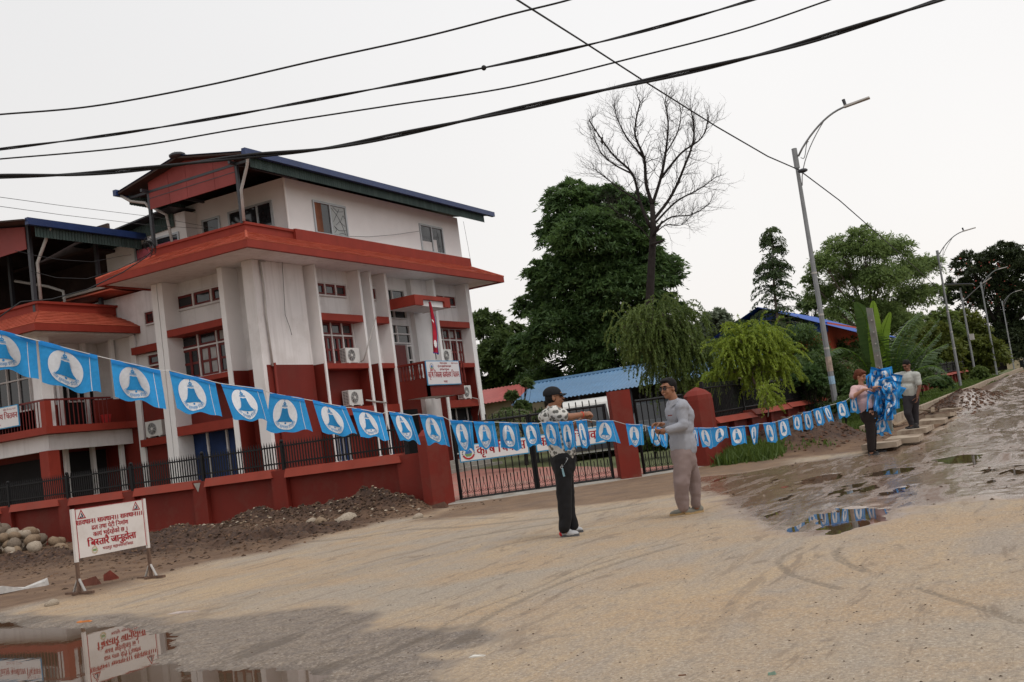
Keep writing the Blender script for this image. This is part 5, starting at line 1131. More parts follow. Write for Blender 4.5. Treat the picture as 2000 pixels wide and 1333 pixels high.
for k in range(12):
    a = 2*math.pi*k/12; c0 = Vector((xl+.245*Wb, sy-.016, zb+.115*Hb)); q.add([c0+Vector((math.cos(a+j)*r_, 0, math.sin(a+j)*r_)) for j, r_ in ((0,.032), (.3,.032), (.3,.046), (0,.046))], [(0,1,2,3)])
q.build('municipal_emblem_ring', mat('emblem_gold', (.45,.33,.12), .6), SG)
q = MB(); q.add([c0+Vector(p) for p in ((-.026,0,-.012), (.026,0,-.012), (.026,0,.014), (-.026,0,.014))], [(0,1,2,3)]); q.build('municipal_emblem', EMB_G, SG)
# ------------------------------------------------------------ stones, slabs, rubble, litter
def rock(r, seed, flat=.75, n=2, rough_=.22):
    bm = bmesh.new(); bmesh.ops.create_icosphere(bm, subdivisions=n, radius=1); rr = random.Random(seed); ph = [rr.uniform(0, 6) for _ in range(6)]
    for v in bm.verts:
        c_ = v.co; s = 1+rough_*(math.sin(c_.x*2.3+ph[0])+math.sin(c_.y*2.7+ph[1])+math.sin(c_.z*2.1+ph[2]))*.5+rough_*.25*math.sin(c_.x*6+c_.y*5+ph[3])
        v.co = Vector((c_.x*s, c_.y*s*.8, c_.z*s*flat))*r
    me = bpy.data.meshes.new('river_stone'); bm.to_mesh(me); bm.free(); me.polygons.foreach_set('use_smooth', [True]*len(me.polygons)); return me
STM = [mat('stone_tan', (.25,.18,.12), .85, .25, 9, .4, 40, dirt=(.13,.09,.06), dscale=6), mat('stone_grey', (.19,.15,.115), .85, .25, 9, .4, 40, dirt=(.10,.075,.055), dscale=6), mat('stone_pale', (.36,.30,.235), .85, .2, 9, .4, 40, dirt=(.2,.15,.11), dscale=6)]
protos = []
for k in range(9):
    me = rock(1, 40+k); me.materials.append(STM[k % 3 if k % 4 else 0]); protos.append(me)
ns_ = 0
for layer, (rx, ry, z_) in enumerate([(1.35, 2.3, .10), (1.1, 1.95, .28), (.85, 1.5, .45), (.5, 1.0, .62), (.3, .5, .76)]):
    cnt = [52, 40, 26, 12, 4][layer]
    for k in range(cnt):
        a = rng.uniform(0, 2*math.pi); rad = math.sqrt(rng.uniform(0, 1)); x_ = 16.95+math.cos(a)*rad*rx; y_ = 24.3+math.sin(a)*rad*ry
        if x_ > 17.95: x_ = 17.95-rng.uniform(0, .3)
        r_ = rng.uniform(.12, .22); me = protos[rng.integers(0, 9)]
        o = bpy.data.objects.new('river_stone', me); COL.objects.link(o); o.location = (x_, y_, z_*.9+G(x_, y_)*.5); o.scale = (r_,)*3; o.rotation_euler = (rng.uniform(-.5,.5), rng.uniform(-.5,.5), rng.uniform(0, 6))
        tag(o, 'rounded river stone in the heap against the red street wall', 'stone', 'river stones heaped against the street wall'); ns_ += 1
for (px_, py_, r_, k, lb) in ((18,1098,.20,2,'pale river stone lying in front of the stone heap'), (122,1074,.17,0,'flat tan stone right of the stone heap'), (675,1018,.20,2,'large pale stone at the foot of the spoil heap'), (628,1018,.13,0,'brownish stone lying in the spoil heap'), (607,1016,.10,2,'small white stone in the spoil heap'), (815,1010,.09,2,'small pale stone at the right end of the spoil heap'), (100,1178,.07,2,'small pale stone beside the discarded white sack')):
    p = on(px_, py_, 'z', .12 if py_ < 1060 else .02); o = bpy.data.objects.new('loose_stone', protos[k]); COL.objects.link(o); z_ = G(p[0], p[1]); p = on(px_, py_, 'z', z_+.03); o.location = (p[0], p[1], G(p[0], p[1])+r_*.25); o.scale = (r_,)*3; o.rotation_euler = (.2, .1, k*1.3); tag(o, lb, 'stone')
# rubble and pebbles strewn over heap, mud and road: nobody could count them
def scatter(name, pts, smin, smax, mats_, kindname='stuff', flat=.6):
    n = len(pts); base = np.array([(1,0,-.3),(-.5,.87,-.3),(-.5,-.87,-.3),(.1,.1,.8),(-.9,0,.25),(.5,-.8,.2),(.5,.8,.2)]); fb = np.array([(0,6,3),(6,1,3),(1,4,3),(4,2,3),(2,5,3),(5,0,3),(0,5,2),(1,6,0),(2,4,1)])
    s = rng.uniform(0, 1, n)**2.5*(smax-smin)+smin; a = rng.uniform(0, 6.28, n); ca, sa = np.cos(a), np.sin(a)
    Bx = base[None]*(1+rng.uniform(-.3, .3, (n, 7, 3))); Bx = Bx*s[:, None, None]; Bx[:, :, 2] *= flat; Bx[:, :, 1] *= .7
    X = Bx[:, :, 0]*ca[:, None]-Bx[:, :, 1]*sa[:, None]; Y = Bx[:, :, 0]*sa[:, None]+Bx[:, :, 1]*ca[:, None]
    V_ = np.stack([X+pts[:, 0:1], Y+pts[:, 1:2], Bx[:, :, 2]+pts[:, 2:3]], -1).reshape(-1, 3); F_ = (fb[None]+(np.arange(n)*7)[:, None, None]).reshape(-1, 3)
    mi = np.repeat(rng.integers(0, len(mats_), n), 9); me = npmesh(name, V_, F_, mats_, mi); o = put(name, me); o['kind'] = kindname; return o
def pts_in(n, fx, keep):
    P_ = fx(n); f_ = fields(P_[:, 0], P_[:, 1]); k = keep(P_[:, 0], P_[:, 1], f_); return np.stack([P_[k, 0], P_[k, 1], f_[0][k]], 1)
PB = [STM[0], STM[1], STM[2], mat('dark_clod', (.062,.036,.022), .9, .3, 9)]
uni = lambda x0, x1, y0, y1: (lambda n: np.stack([rng.uniform(x0, x1, n), rng.uniform(y0, y1, n)], 1))
scatter('rubble', pts_in(15000, uni(16.4, 18.3, 11.4, 18.5), lambda x, y, f: rng.uniform(0, 1, len(x)) < f[2]*.45), .006, .06, [PB[3]]*7+[PB[0]]+[mat('wet_brown_clod', (.09,.055,.036), .8, .3, 9)]*3+[PB[2]])
scatter('mud_clods', pts_in(60000, uni(9, 18, 10, 26), lambda x, y, f: rng.uniform(0, 1, len(x)) < np.clip(f[2]*.5+f[1]*.04, 0, 1)), .008, .055, [PB[3], PB[3], mat('soil_clod', (.13,.075,.045), .9, .3, 9)])
scatter('road_grit', pts_in(4200, lambda n: (lambda r, a: np.stack([np.sin(a)*r, np.cos(a)*r], 1))(np.exp(rng.uniform(math.log(4), math.log(30), n)), rng.uniform(R(32), R(92), n)), lambda x, y, f: (f[6] < .2) & (y < 11)), .002, .011, [PB[3], PB[0], PB[1], PB[3]])
scatter('drain_spoil', pts_in(16000, uni(18, 48, 2.2, 7), lambda x, y, f: rng.uniform(0, 1, len(x)) < f[2]*.8), .012, .09, [PB[3], mat('brown_clod', (.095,.045,.026), .9, .3, 9)])
scatter('wet_mud_lumps', pts_in(3500, uni(10, 50, -3, 6), lambda x, y, f: (f[3] > .4) & (rng.uniform(0, 1, len(x)) < .7)), .005, .035, [PB[3], PB[3], PB[1]])
tk = lambda cx, cy, w_, a, h=.0: None
# drain cover slabs and the concrete edge of the drain
SLB = mat('slab_concrete', (.36,.29,.22), .9, .15, 5, .4, 50, dirt=(.17,.11,.075), dscale=3, damt=.7)
def slab(cx, cy, L_, Wd, rz, tilt, label):
    z_ = float(ramp(np.array(cx)))+.10; q = MB(); q.box(-L_/2, L_/2, -Wd/2, Wd/2, -.05, .05); me = q.mesh('drain_slab', SLB); o = put('drain_slab', me); o.location = (cx, cy, z_); o.rotation_euler = (tilt[0], tilt[1], rz)
    tag(o, label, 'concrete slab', 'concrete slabs over the roadside drain')
for px_, py_, L_, Wd, rz, tl_, lb in ((1722,864,1.15,.62,.06,(0,.02),'nearest drain slab, beside the woman'), (1766,853,1.0,.62,.02,(.02,-.01),'second drain slab from the left, cracked off the first'), (1788,836,1.5,.6,.0,(.0,.0),'drain slab under the feet of the man in the polo shirt'), (1822,819,1.5,.62,.05,(.05,0),'drain slab just right of the man in the polo shirt'), (1838,808,1.4,.62,-.02,(.0,.03),'tilted drain slab beyond the man'), (1858,797,1.5,.6,.04,(.04,0),'drain slab beside the far earth bank'), (1878,788,1.6,.6,.0,(0,0),'farthest visible drain slab')):
    z_g = .2; p = on(px_, py_, 'z', z_g)
    for _ in range(3): z_g = float(ramp(np.array(p[0])))+.15; p = on(px_, py_, 'z', z_g)
    slab(p[0], p[1], L_, Wd, rz, tl_, lb)
q = MB(); pts = [(x_, 4.42+.05*math.sin(x_*.3), float(ramp(np.array(x_)))+.12) for x_ in np.linspace(25.5, 120, 40)]
for u_, v_ in zip(pts, pts[1:]): q.beam(u_, v_, .16, .34)
o_ = q.build('drain_kerb', SLB); tag(o_, None, kind='structure')
def bit(name, label, px, col, pts, cat, thick=.01, z_=.0):
    p = on(*px, 'z', 0); z0 = G(p[0], p[1]); q = MB(); lo = [(p[0]+a, p[1]+b_, z0+z_) for a, b_ in pts]; hi = [(p[0]+a*.96, p[1]+b_*.96, z0+z_+thick*(1+.8*math.sin(i*2.1))) for i, (a, b_) in enumerate(pts)]
    q.hexa(lo, hi); o = q.build(name, mat(name+'_'+str(px[0]), col, .7, .2, 12, streak=.0)); return tag(o, label, cat)
bit('discarded_sack', 'crumpled white sack lying in the mud left of the warning board', (38,1156), (.50,.48,.46), [(-.5,.12),(-.3,-.08),(-.02,-.12),(.2,-.3),(.28,-.26),(.1,.02),(-.1,.2),(-.35,.3)], 'sack', .06)
bit('wrapper', 'torn red and white wrapper on the wet road', (352,1198), (.5,.42,.38), [(-.05,-.01),(.02,-.16),(.05,-.2),(.05,-.12),(.0,.04),(-.03,.14)], 'litter')
bit('orange_wrapper', 'small orange wrapper at the edge of the big puddle', (163,1216), (.7,.25,.08), [(-.03,.06),(.0,-.08),(.04,-.08),(.02,.07)], 'litter', .012)
bit('paper_scrap', 'small white paper scrap on the dry road', (932,1283), (.62,.6,.55), [(-.03,.04),(.0,-.045),(.035,-.04),(.03,.04)], 'litter', .005)
bit('foil_scrap', 'small green and silver foil scrap at the bottom edge', (1507,1318), (.2,.3,.24), [(-.015,.012),(-.006,-.018),(.01,-.02),(.006,.014)], 'litter', .01)
bit('brick_fragment', 'broken red brick behind the warning board', (218,1136), (.17,.035,.022), [(-.07,.07),(-.06,-.06),(.06,-.08),(.08,.05)], 'brick', .08)
bit('broken_tile', 'broken reddish slab leaning by the left leg of the board', (172,1148), (.17,.06,.04), [(-.05,.10),(-.04,-.22),(.05,-.2),(.06,.1)], 'brick', .07)
bit('brick', 'muddy brick lying beside the left gate pier', (862,996), (.13,.07,.05), [(-.07,.16),(-.07,-.14),(.06,-.14),(.06,.16)], 'brick', .07)
bit('wet_leaf', 'brown dead leaf on the dry road, left one of a pair', (1333,1320), (.14,.06,.03), [(-.01,.018),(.0,-.018),(.01,-.012),(.006,.016)], 'leaf', .004)
# ------------------------------------------------------------ trees and plants
BARK = mat('dark_bark', (.026,.021,.019), .95, .3, 6, .5, 30); BARKL = mat('grey_bark', (.16,.13,.11), .95, .25, 6, .4, 30)
def unit(v): return v/np.maximum(np.linalg.norm(v, axis=-1, keepdims=True), 1e-9)
def leaves(C, axis, size, aspect, drop, jitter=.6):
    """one rhombic blade per centre: axis gives the outward lean, drop how far it hangs"""
    n = len(C); d = unit(axis+rng.normal(0, jitter, (n, 3))+np.array([0,0,-drop])); r = rng.normal(0, 1, (n, 3))+np.array([0,0,1.4])
    s = unit(np.cross(d, r)); L_ = size*rng.uniform(.6, 1.3, (n, 1)); w_ = L_*aspect
    a = C-d*L_*.5; b_ = C+d*L_*.5; m1 = C-d*L_*.05+s*w_*.5; m2 = C-d*L_*.05-s*w_*.5
    V_ = np.stack([a, m1, b_, m2], 1).reshape(-1, 3); F_ = np.arange(n*4).reshape(n, 4); return V_, F_
def cloud(lobes, clumps, per, size, aspect=.35, drop=.4, shell=.55, clump=.22, flat=.5, low=.0):
    """leaf clumps spread through the lobes [(centre, radius)], denser towards their skin"""
    Vs = []; Fs = []; o = 0; tot = sum(r**2 for _, r in lobes); CC = []
    for c_, r in lobes:
        k = max(4, int(clumps*r*r/tot)); dv = unit(rng.normal(0, 1, (k, 3))); dv[:, 2] = np.where(dv[:, 2] < -.5+low, -dv[:, 2]*.4, dv[:, 2]); dv = unit(dv)
        rad = r*(shell+(1-shell)*rng.uniform(0, 1, (k, 1))**.6); cc = np.array(c_)+dv*rad*np.array([1,1,.9]); CC.append(cc)
        cr_ = r*clump*rng.uniform(.6, 1.3, (k, 1, 1)); off = rng.normal(0, .5, (k, per, 3)); off[:, :, 2] *= flat
        P_ = cc[:, None]+off*cr_; P_[:, :, 2] -= (np.hypot(off[:, :, 0], off[:, :, 1])**2)*cr_[:, :, 0]*.45
        ax = np.repeat(dv[:, None], per, 1)*.6+off*.8
        v, f = leaves(P_.reshape(-1, 3), ax.reshape(-1, 3), size, aspect, drop); Vs.append(v); Fs.append(f+o); o += len(v)
    return np.concatenate(Vs), np.concatenate(Fs), np.concatenate(CC)
def limb(mb, a, b_, r0, r1, bend=.12, n=6, side=5):
    a = Vector(a); b_ = Vector(b_); L_ = (b_-a).length; off = Vector(rng.normal(0, bend*L_, 3)); pts = [a.lerp(b_, k/n)+off*math.sin(math.pi*k/n)*.6+Vector((0,0,.12*L_*math.sin(math.pi*k/n))) for k in range(n+1)]
    mb.tube(pts, [r0+(r1-r0)*k/n for k in range(n+1)], side); return pts
def tree(name, label, depth, lobes_px, base_px, trunk_r, lm, clumps=900, per=45, size=.3, aspect=.35, drop=.4, cat='tree', group=None, bark=BARK, spread=.25, shell=.5, clump=.24, flat=.5, fork=.35, z0=None, show=1):
    lobes = []
    for k, l_ in enumerate(lobes_px):
        dz = l_[3] if len(l_) > 3 else rng.uniform(-1, 1)*l_[2]*depth/2040*spread*3
        lobes.append((at(l_[0], l_[1], depth+dz), l_[2]*depth/2040))
    b0 = at(base_px[0], base_px[1], depth); b0[2] = float(ramp(np.array(b0[0]))) if z0 is None else z0
    t_ = thing(name, label, cat, tuple(b0), group)
    cen = np.mean([c_ for c_, _ in lobes], 0); fk = b0*(1-fork)+cen*fork; fk[2] = b0[2]+(max(c_[2] for c_, _ in lobes)-b0[2])*fork
    V_, F_, CC = cloud(lobes, clumps, per, size, aspect, drop, shell, clump, flat)
    q = MB(); limb(q, b0-np.array([0,0,.3]), fk, trunk_r, trunk_r*.7, .02, 6, 9)
    for c_, r in lobes:
        pts = limb(q, fk, c_, trunk_r*.5, trunk_r*.14, .07)
        near = CC[np.argsort(np.linalg.norm(CC-np.array(c_), axis=1))[:14*show]]
        for p in near: limb(q, pts[rng.integers(2, 6)], p, trunk_r*.12, trunk_r*.03, .08, 4, 4)
    q.build('trunk', bark, t_, smooth=True)
    o = put('crown', npmesh('crown', V_, F_, lm), t_); return t_
LG_DARK = leafmat('leaf_deep_green', (.034,.075,.024), (.095,.165,.048), .35); LG_MID = leafmat('leaf_mid_green', (.044,.078,.025), (.11,.165,.048), .34)
LG_FEATH = leafmat('leaf_fresh_green', (.10,.155,.05), (.19,.27,.09), .45); LG_FR2 = leafmat('leaf_bush_green', (.038,.075,.022), (.10,.165,.045), .35); LG_LIME = leafmat('leaf_lime', (.13,.20,.025), (.25,.33,.04), .35)
LG_WEEP = leafmat('leaf_weeping', (.07,.11,.028), (.15,.21,.05), .35); LG_HAZE = leafmat('leaf_haze_pale', (.13,.16,.11), (.20,.235,.16), .2); LG_YEL = leafmat('leaf_yellow_green', (.07,.095,.018), (.16,.19,.036), .3)  # the distant tree's greens are paled to paint haze into the leaves
LG_FLAME = leafmat('leaf_dark_feathery', (.020,.034,.014), (.045,.062,.022), .18)
tree('broad_dark_tree', 'large dense dark green tree behind the carport, left of the bare tree', 55,
     [(1115,398,55),(1180,400,50),(1090,455,45),(1150,470,75),(1225,425,55),(1235,490,60),(1070,540,48),(1130,555,85),(1210,580,90),(1275,540,60),(1290,610,50),(1040,600,38),(1100,650,80),(1190,680,90),(1280,690,60),(1030,690,45),(1310,650,32),(1060,750,50),(1160,760,60),(1250,760,60)],
     (1180,800), .35, LG_DARK, clumps=2700, per=56, size=.32, aspect=.28, drop=.5, clump=.24, flat=.35, show=1)
tree('bushy_tree', 'mid green bushy tree right beside the corner of the office building', 62, [(945,640,42),(985,690,50),(950,720,55),(1000,650,26),(1010,745,48),(1045,730,36),(940,780,50)], (975,820), .25, LG_MID, clumps=650, per=40, size=.34, aspect=.38, drop=.3)
tree('leafy_tree', 'pale green tree in front of the red roofed outbuilding', 36, [(1030,752,13),(1000,775,13),(1020,795,15),(990,810,14),(1060,815,18),(1085,825,16)], (1020,850), .08, LG_MID, clumps=240, per=26, size=.2, drop=.35)
tree('distant_tree', 'rounded far tree with haze painted into its pale leaves, between the weeping tree and the blue house', 120, [(1400,628,28),(1375,650,24),(1425,645,24),(1400,670,34),(1440,680,20),(1360,680,22)], (1400,720), .3, LG_HAZE, clumps=520, per=34, size=.6, aspect=.4, drop=.3, bark=BARKL)
tree('feathery_tree', 'tall open feathery bright green tree behind the banana plants', 60,
     [(1680,460,26),(1640,490,36),(1700,490,44),(1745,490,38),(1610,520,34),(1660,545,46),(1725,550,50),(1775,530,36),(1815,520,30),(1600,575,30),(1650,600,36),(1720,610,40),(1785,585,40),(1820,570,22),(1585,550,20),(1760,640,36)],
     (1715,760), .16, LG_FEATH, clumps=1900, per=26, size=.24, aspect=.26, drop=.45, bark=BARKL, clump=.34, flat=.4, shell=.25, show=1, spread=.35)
tree('flame_tree', 'dark wide flame tree with a few red flowers at the right edge', 125, [(1900,520,38),(1960,510,44),(2020,520,50),(1880,570,40),(1940,575,60),(2010,590,60),(1870,640,40),(1950,660,60),(2030,670,60),(2090,560,70)], (1960,740), .6, LG_FLAME, clumps=1300, per=36, size=.62, aspect=.3, drop=.2, flat=.3)
ft = [o for o in COL.objects if o.name.startswith('flame_tree')][0]
C_ = np.array([at(x, y, 118) for x, y in zip(rng.uniform(1870, 2000, 22), rng.uniform(505, 600, 22))]); v_, f_ = leaves(np.repeat(C_, 3, 0)+rng.normal(0, .3, (66, 3)), rng.normal(0, 1, (66, 3)), .24, .7, 0)
o = put('red_flowers', npmesh('red_flowers', v_, f_, mat('red_petals', (.22,.03,.02), .7)), ft); o['kind'] = 'stuff'
tree('conical_tree', 'yellow green conical tree between the solar lamp and the third lamp', 88, [(1890,620,20),(1900,650,32),(1880,680,36),(1925,685,34),(1900,715,40),(1945,700,26),(1860,720,30)], (1900,745), .15, LG_YEL, clumps=620, per=34, size=.42, drop=.35)
tree('hedge_tree', 'olive green bushy tree behind the second lamp pole', 75, [(1830,650,26),(1845,690,34),(1815,700,30),(1800,660,22),(1855,730,28),(1780,690,30)], (1835,760), .12, LG_YEL, clumps=420, per=32, size=.36)
tree('back_tree', 'dim tree mass behind the blue house and slender tree', 70, [(1580,600,24),(1560,640,30),(1600,650,34),(1480,650,26),(1440,690,26),(1640,660,30),(1600,590,18)], (1590,740), .15, LG_MID, clumps=420, per=34, size=.34)
tree('hazy_tree', 'wide soft green tree mass behind the banana plants and feathery tree', 82, [(1620,625,30),(1680,640,36),(1740,625,36),(1790,645,36),(1840,625,28),(1700,600,24),(1820,680,36),(1650,680,36),(1745,690,40),(1855,650,28)], (1730,760), .15, LG_WEEP, clumps=800, per=30, size=.38)
for k, (x, y, r, d, lm_, lb) in enumerate([(1775,725,22,44,LG_MID,'round green shrub between the banana plants and second lamp'), (1800,735,20,46,LG_MID,'dark round shrub left of the second lamp pole'), (1915,728,15,70,LG_WEEP,'grey green bush at the foot of the third lamp'), (1680,760,24,30,LG_DARK,'dark shrub behind the woman'), (1580,735,26,30,LG_DARK,'dark shrub against the netted fence'), (1650,790,18,28,LG_MID,'low shrub right of the nearest lamp pole'), (1470,770,26,29,LG_DARK,'dark shrub behind the fence left of the lime tree'), (1420,740,24,30,LG_DARK,'dark shrub under the weeping branches'), (1530,770,28,31,LG_DARK,'dark shrub under the lime tree'), (1350,800,24,30,LG_MID,'shrub just behind the stout gate pier'), (1240,850,16,29,LG_MID,'small shrub behind the flat topped pier'), (1280,865,16,28,LG_MID,'small flowering shrub behind the side gate'), (1620,740,30,33,LG_DARK,'dark shrub below the orange wall'), (1750,760,26,36,LG_DARK,'dark shrub behind the concrete post'), (1840,745,18,50,LG_DARK,'dark shrub at the fence beyond the second lamp')]):
    tree('shrub', lb, d, [(x,y,r),(x+r*.6,y+r*.4,r*.7),(x-r*.7,y+r*.3,r*.7)], (x, y+r*1.6), .03, lm_, clumps=130, per=26, size=.17, cat='shrub', group='shrubs along the compound fence', aspect=.4)
for k, (x, y, r, d, lb) in enumerate([(1600,715,40,31,'dense feathery green bush hiding the orange wall left of the lamp'), (1645,750,24,33,'dense feathery green bush right of the nearest lamp pole'), (1550,725,36,32,'green bush between the lime tree and the lamp'), (1450,650,26,37,'dim bush against the blue gable'), (1665,690,40,37,'tall bush between the orange wall and the banana plants'), (1565,665,40,34,'tall feathery bush over the right slope of the blue roof'), (1700,740,38,37,'bush behind the concrete post'), (1790,700,34,45,'bush between the banana plants and the second lamp')]):
    tree('bush', lb, d, [(x,y,r),(x+r*.8,y+r*.5,r*.7),(x-r*.8,y+r*.4,r*.7),(x,y+r,r*.8)], (x, y+r*2), .04, LG_FR2, clumps=260, per=30, size=.13, cat='bush', group='bushes inside the compound', aspect=.28, drop=.5, clump=.3, shell=.2, flat=.35)
# bare tree
bt_ = at(1270, 800, 48); bt_[2] = .3; BT = thing('bare_tree', 'tall leafless dead tree with fine curving branches against the sky', 'tree', tuple(bt_))
q = MB(); D0 = 48
trunkp = [at(1266,800,D0), at(1268,700,D0), at(1268,600,D0), at(1272,520,D0), at(1276,450,D0), at(1274,400,D0)]
q.tube(trunkp, [.24,.22,.20,.18,.15,.11], 9)
TW = MB()
def spl(P_, n):
    P_ = [Vector(p) for p in P_]; S = []
    for i in range(len(P_)-1):
        p0, p1, p2, p3 = P_[max(i-1,0)], P_[i], P_[i+1], P_[min(i+2,len(P_)-1)]
        for k in range(n):
            t_ = k/n; S.append(.5*((2*p1)+(p2-p0)*t_+(2*p0-5*p1+4*p2-p3)*t_*t_+(3*p1-p0-3*p2+p3)*t_**3))
    return S+[P_[-1]]
def twig(p, d, L_, r, lev):
    n = 5; pts = [p]; dd = d.copy()
    for k in range(n):
        dd = (dd+Vector(rng.normal(0, .14, 3))+Vector((0,0,.10 if lev < 3 else -.02))).normalized(); pts.append(pts[-1]+dd*L_/n)
    TW.tube(pts, [r*(1-.75*k/n) for k in range(n+1)], 3, cap=False)
    if lev < 3:
        for k in range(2, n+1):
            for _ in range(1 if lev == 1 else (k % 2)):
                ax = Vector(rng.normal(0, 1, 3)); nd = (dd+ax*.55).normalized(); twig(pts[k], nd, L_*rng.uniform(.4, .7), r*.55, lev+1)
for pts, dz, r in (([(1274,400),(1262,360),(1258,310),(1240,260),(1250,200)], 0, .10), ([(1268,440),(1250,395),(1235,340),(1195,300),(1150,235)], .8, .09), ([(1235,340),(1200,322),(1175,300),(1160,268)], .9, .05), ([(1250,395),(1215,372),(1180,345),(1160,330)], -1, .045),
                   ([(1274,400),(1290,350),(1300,300),(1305,240),(1298,200)], -.6, .08), ([(1276,430),(1310,385),(1335,330),(1355,270),(1350,215)], .5, .09), ([(1290,350),(1330,300),(1370,270),(1385,230)], -1.2, .06), ([(1276,440),(1320,395),(1365,370),(1400,345)], 1, .06), ([(1276,450),(1310,425),(1350,420),(1385,400)], -.8, .05), ([(1258,310),(1225,270),(1205,230),(1200,205)], .6, .05), ([(1272,470),(1245,440),(1215,425),(1190,400)], .5, .035), ([(1276,460),(1300,440),(1330,440),(1352,420)], 1.2, .035), ([(1300,300),(1322,262),(1330,225),(1325,200)], .4, .04)):
    P_ = [at(x, y, D0+dz*k/(len(pts)-1)) for k, (x, y) in enumerate(pts)]; S = spl(P_, 5); q.tube(S, [r*(1-.72*k/(len(S)-1)) for k in range(len(S))], 6)
    for k in range(4, len(S)):
        for _ in range(2):
            d_ = (S[k]-S[k-1]).normalized(); nd = (d_*.8+Vector(rng.normal(0, 1, 3))*.62+Vector((0,0,.12))).normalized(); twig(S[k], nd, rng.uniform(.5, 1.3)*(1.1-.4*k/len(S)), r*.16+.005, 1)
for a_, b_ in (((1276,460),(1294,432)), ((1272,478),(1297,470)), ((1270,445),(1262,425))): q.tube([at(*a_, D0-.2), at(*b_, D0-.5)], [.07,.045], 6)
q.build('trunk', BARK, BT, smooth=True); o = TW.build('twigs', BARK, BT); o['kind'] = 'stuff'
bd = thing('bird', 'small dark bird perched high in the left side of the bare tree', 'bird', tuple(at(1176,275,47.6)))
q = MB(); c0 = Vector(at(1176,276,47.6)); q.ell(c0, (.06,.06,.13)); q.ell(c0+Vector((0,-.03,.14)), .05); q.tube([c0+Vector((0,.02,-.08)), c0+Vector((0,.05,-.26))], [.03,.012], 5); q.build('body', BARK, bd, smooth=True)
# dead leaning twigs near the trunk foot
# strands: arching branch with hanging leafy sprays
def sprays(anchors, dirs, L_, hang, n=12, size=.07, per=5, aspect=.3):
    P_ = []; A_ = []
    for a, d in zip(anchors, dirs):
        p = np.array(a, float); d = np.array(d, float); l_ = L_*rng.uniform(.6, 1.25)
        for k in range(n):
            p = p+d*l_/n; d = unit(d+np.array([0,0,-hang])+rng.normal(0, .05, 3))
            for _ in range(per): P_.append(p+rng.normal(0, .012, 3)); A_.append(d*.9+rng.normal(0, .5, 3))
    return leaves(np.array(P_), np.array(A_), size, aspect, .2, .25)
def weeping(name, label, depth, lobes_px, trunk_px, lm_, cnt, L_, hang, up, size, trunk_r=.09, per=5):
    t_ = thing(name, label, 'tree', tuple(at(*trunk_px[0], depth))); q = MB(); S = spl([at(x, y, depth+dz) for x, y, dz in [(p[0], p[1], p[2] if len(p) > 2 else 0) for p in trunk_px]], 5); q.tube(S, [trunk_r*(1-.7*k/(len(S)-1)) for k in range(len(S))], 7)
    anchors = []; dirs = []; tot = sum(l_[2]**2 for l_ in lobes_px)
    for x, y, r in lobes_px:
        k = int(cnt*r*r/tot); c_ = at(x, y, depth); rr = r*depth/2040
        dv = unit(rng.normal(0, 1, (k, 3))); p = c_+dv*rr*rng.uniform(.1, .9, (k, 1)); anchors += list(p); dirs += list(unit(dv*.8+np.array([0,0,up])+rng.normal(0, .25, (k, 3))))
        pts = limb(q, S[min(len(S)-1, int(len(S)*.7))], c_, trunk_r*.45, trunk_r*.12, .12)
        for j in range(0, k, 9): limb(q, pts[rng.integers(2, 6)], p[j], .012, .004, .2, 5, 4)
    q.build('trunk', BARKL, t_, smooth=True); v, f = sprays(anchors, dirs, L_, hang, 12, size, per); put('crown', npmesh('crown', v, f, lm_), t_); return t_
weeping('weeping_tree', 'weeping tree with drooping feathery branches hanging over the carport roof', 27, [(1245,640,34),(1290,625,40),(1325,660,46),(1275,670,44),(1350,700,38),(1300,715,36),(1380,690,28),(1215,640,16),(1330,620,24)], [(1500,760),(1440,740),(1400,715),(1350,670),(1300,635)], LG_WEEP, 800, .75, .30, .35, .085, .075)
weeping('lime_tree', 'bright lime green feathery small tree leaning over the netted fence', 25, [(1450,670,30),(1490,665,36),(1440,710,32),(1480,715,38),(1520,700,28),(1420,690,20),(1530,725,18),(1400,735,14)], [(1500,800),(1480,760),(1470,735),(1475,700)], LG_LIME, 620, .55, .20, .55, .08, .05, 5)
weeping('lime_shrub', 'small lime green sprout growing through the netted fence', 23, [(1500,768,15),(1508,785,10)], [(1500,815),(1502,790),(1503,775)], LG_LIME, 60, .30, .22, .4, .055, .015, 4)
# slender tree of drooping fronds, and leucaena-like shrubs
def frond_tree(name, label, depth, trunk_px, fr_, lm_, fl, leaf=.14, r=.07):
    t_ = thing(name, label, 'tree', tuple(at(*trunk_px[0], depth))); q = MB(); S = spl([at(*p, depth) for p in trunk_px], 8); q.tube(S, [r*(1-.8*k/(len(S)-1)) for k in range(len(S))], 6); P_ = []; A_ = []
    for (s, ang, l_) in fr_:
        p = np.array(S[int(s*(len(S)-1))], float); d = unit(np.array([math.cos(ang), math.sin(ang), .55])); pts = [p]
        for k in range(9):
            p = p+d*l_*fl/9; d = unit(d+np.array([0,0,-.17])); pts.append(p)
            side = unit(np.cross(d, [0,0,1.0]))
            for sg in (-1, 1):
                for _ in range(4): P_.append(p+side*sg*rng.uniform(.03, .16)*fl+np.array([0,0,-rng.uniform(0,.10)*fl])+rng.normal(0, .03, 3)); A_.append(side*sg*.8+d*.4)
        q.tube(pts, [.012*(1-.08*k) for k in range(10)], 4)
    q.build('trunk', BARKL, t_, smooth=True); v, f = leaves(np.array(P_), np.array(A_), leaf, .3, .45, .3); put('crown', npmesh('crown', v, f, lm_), t_); return t_
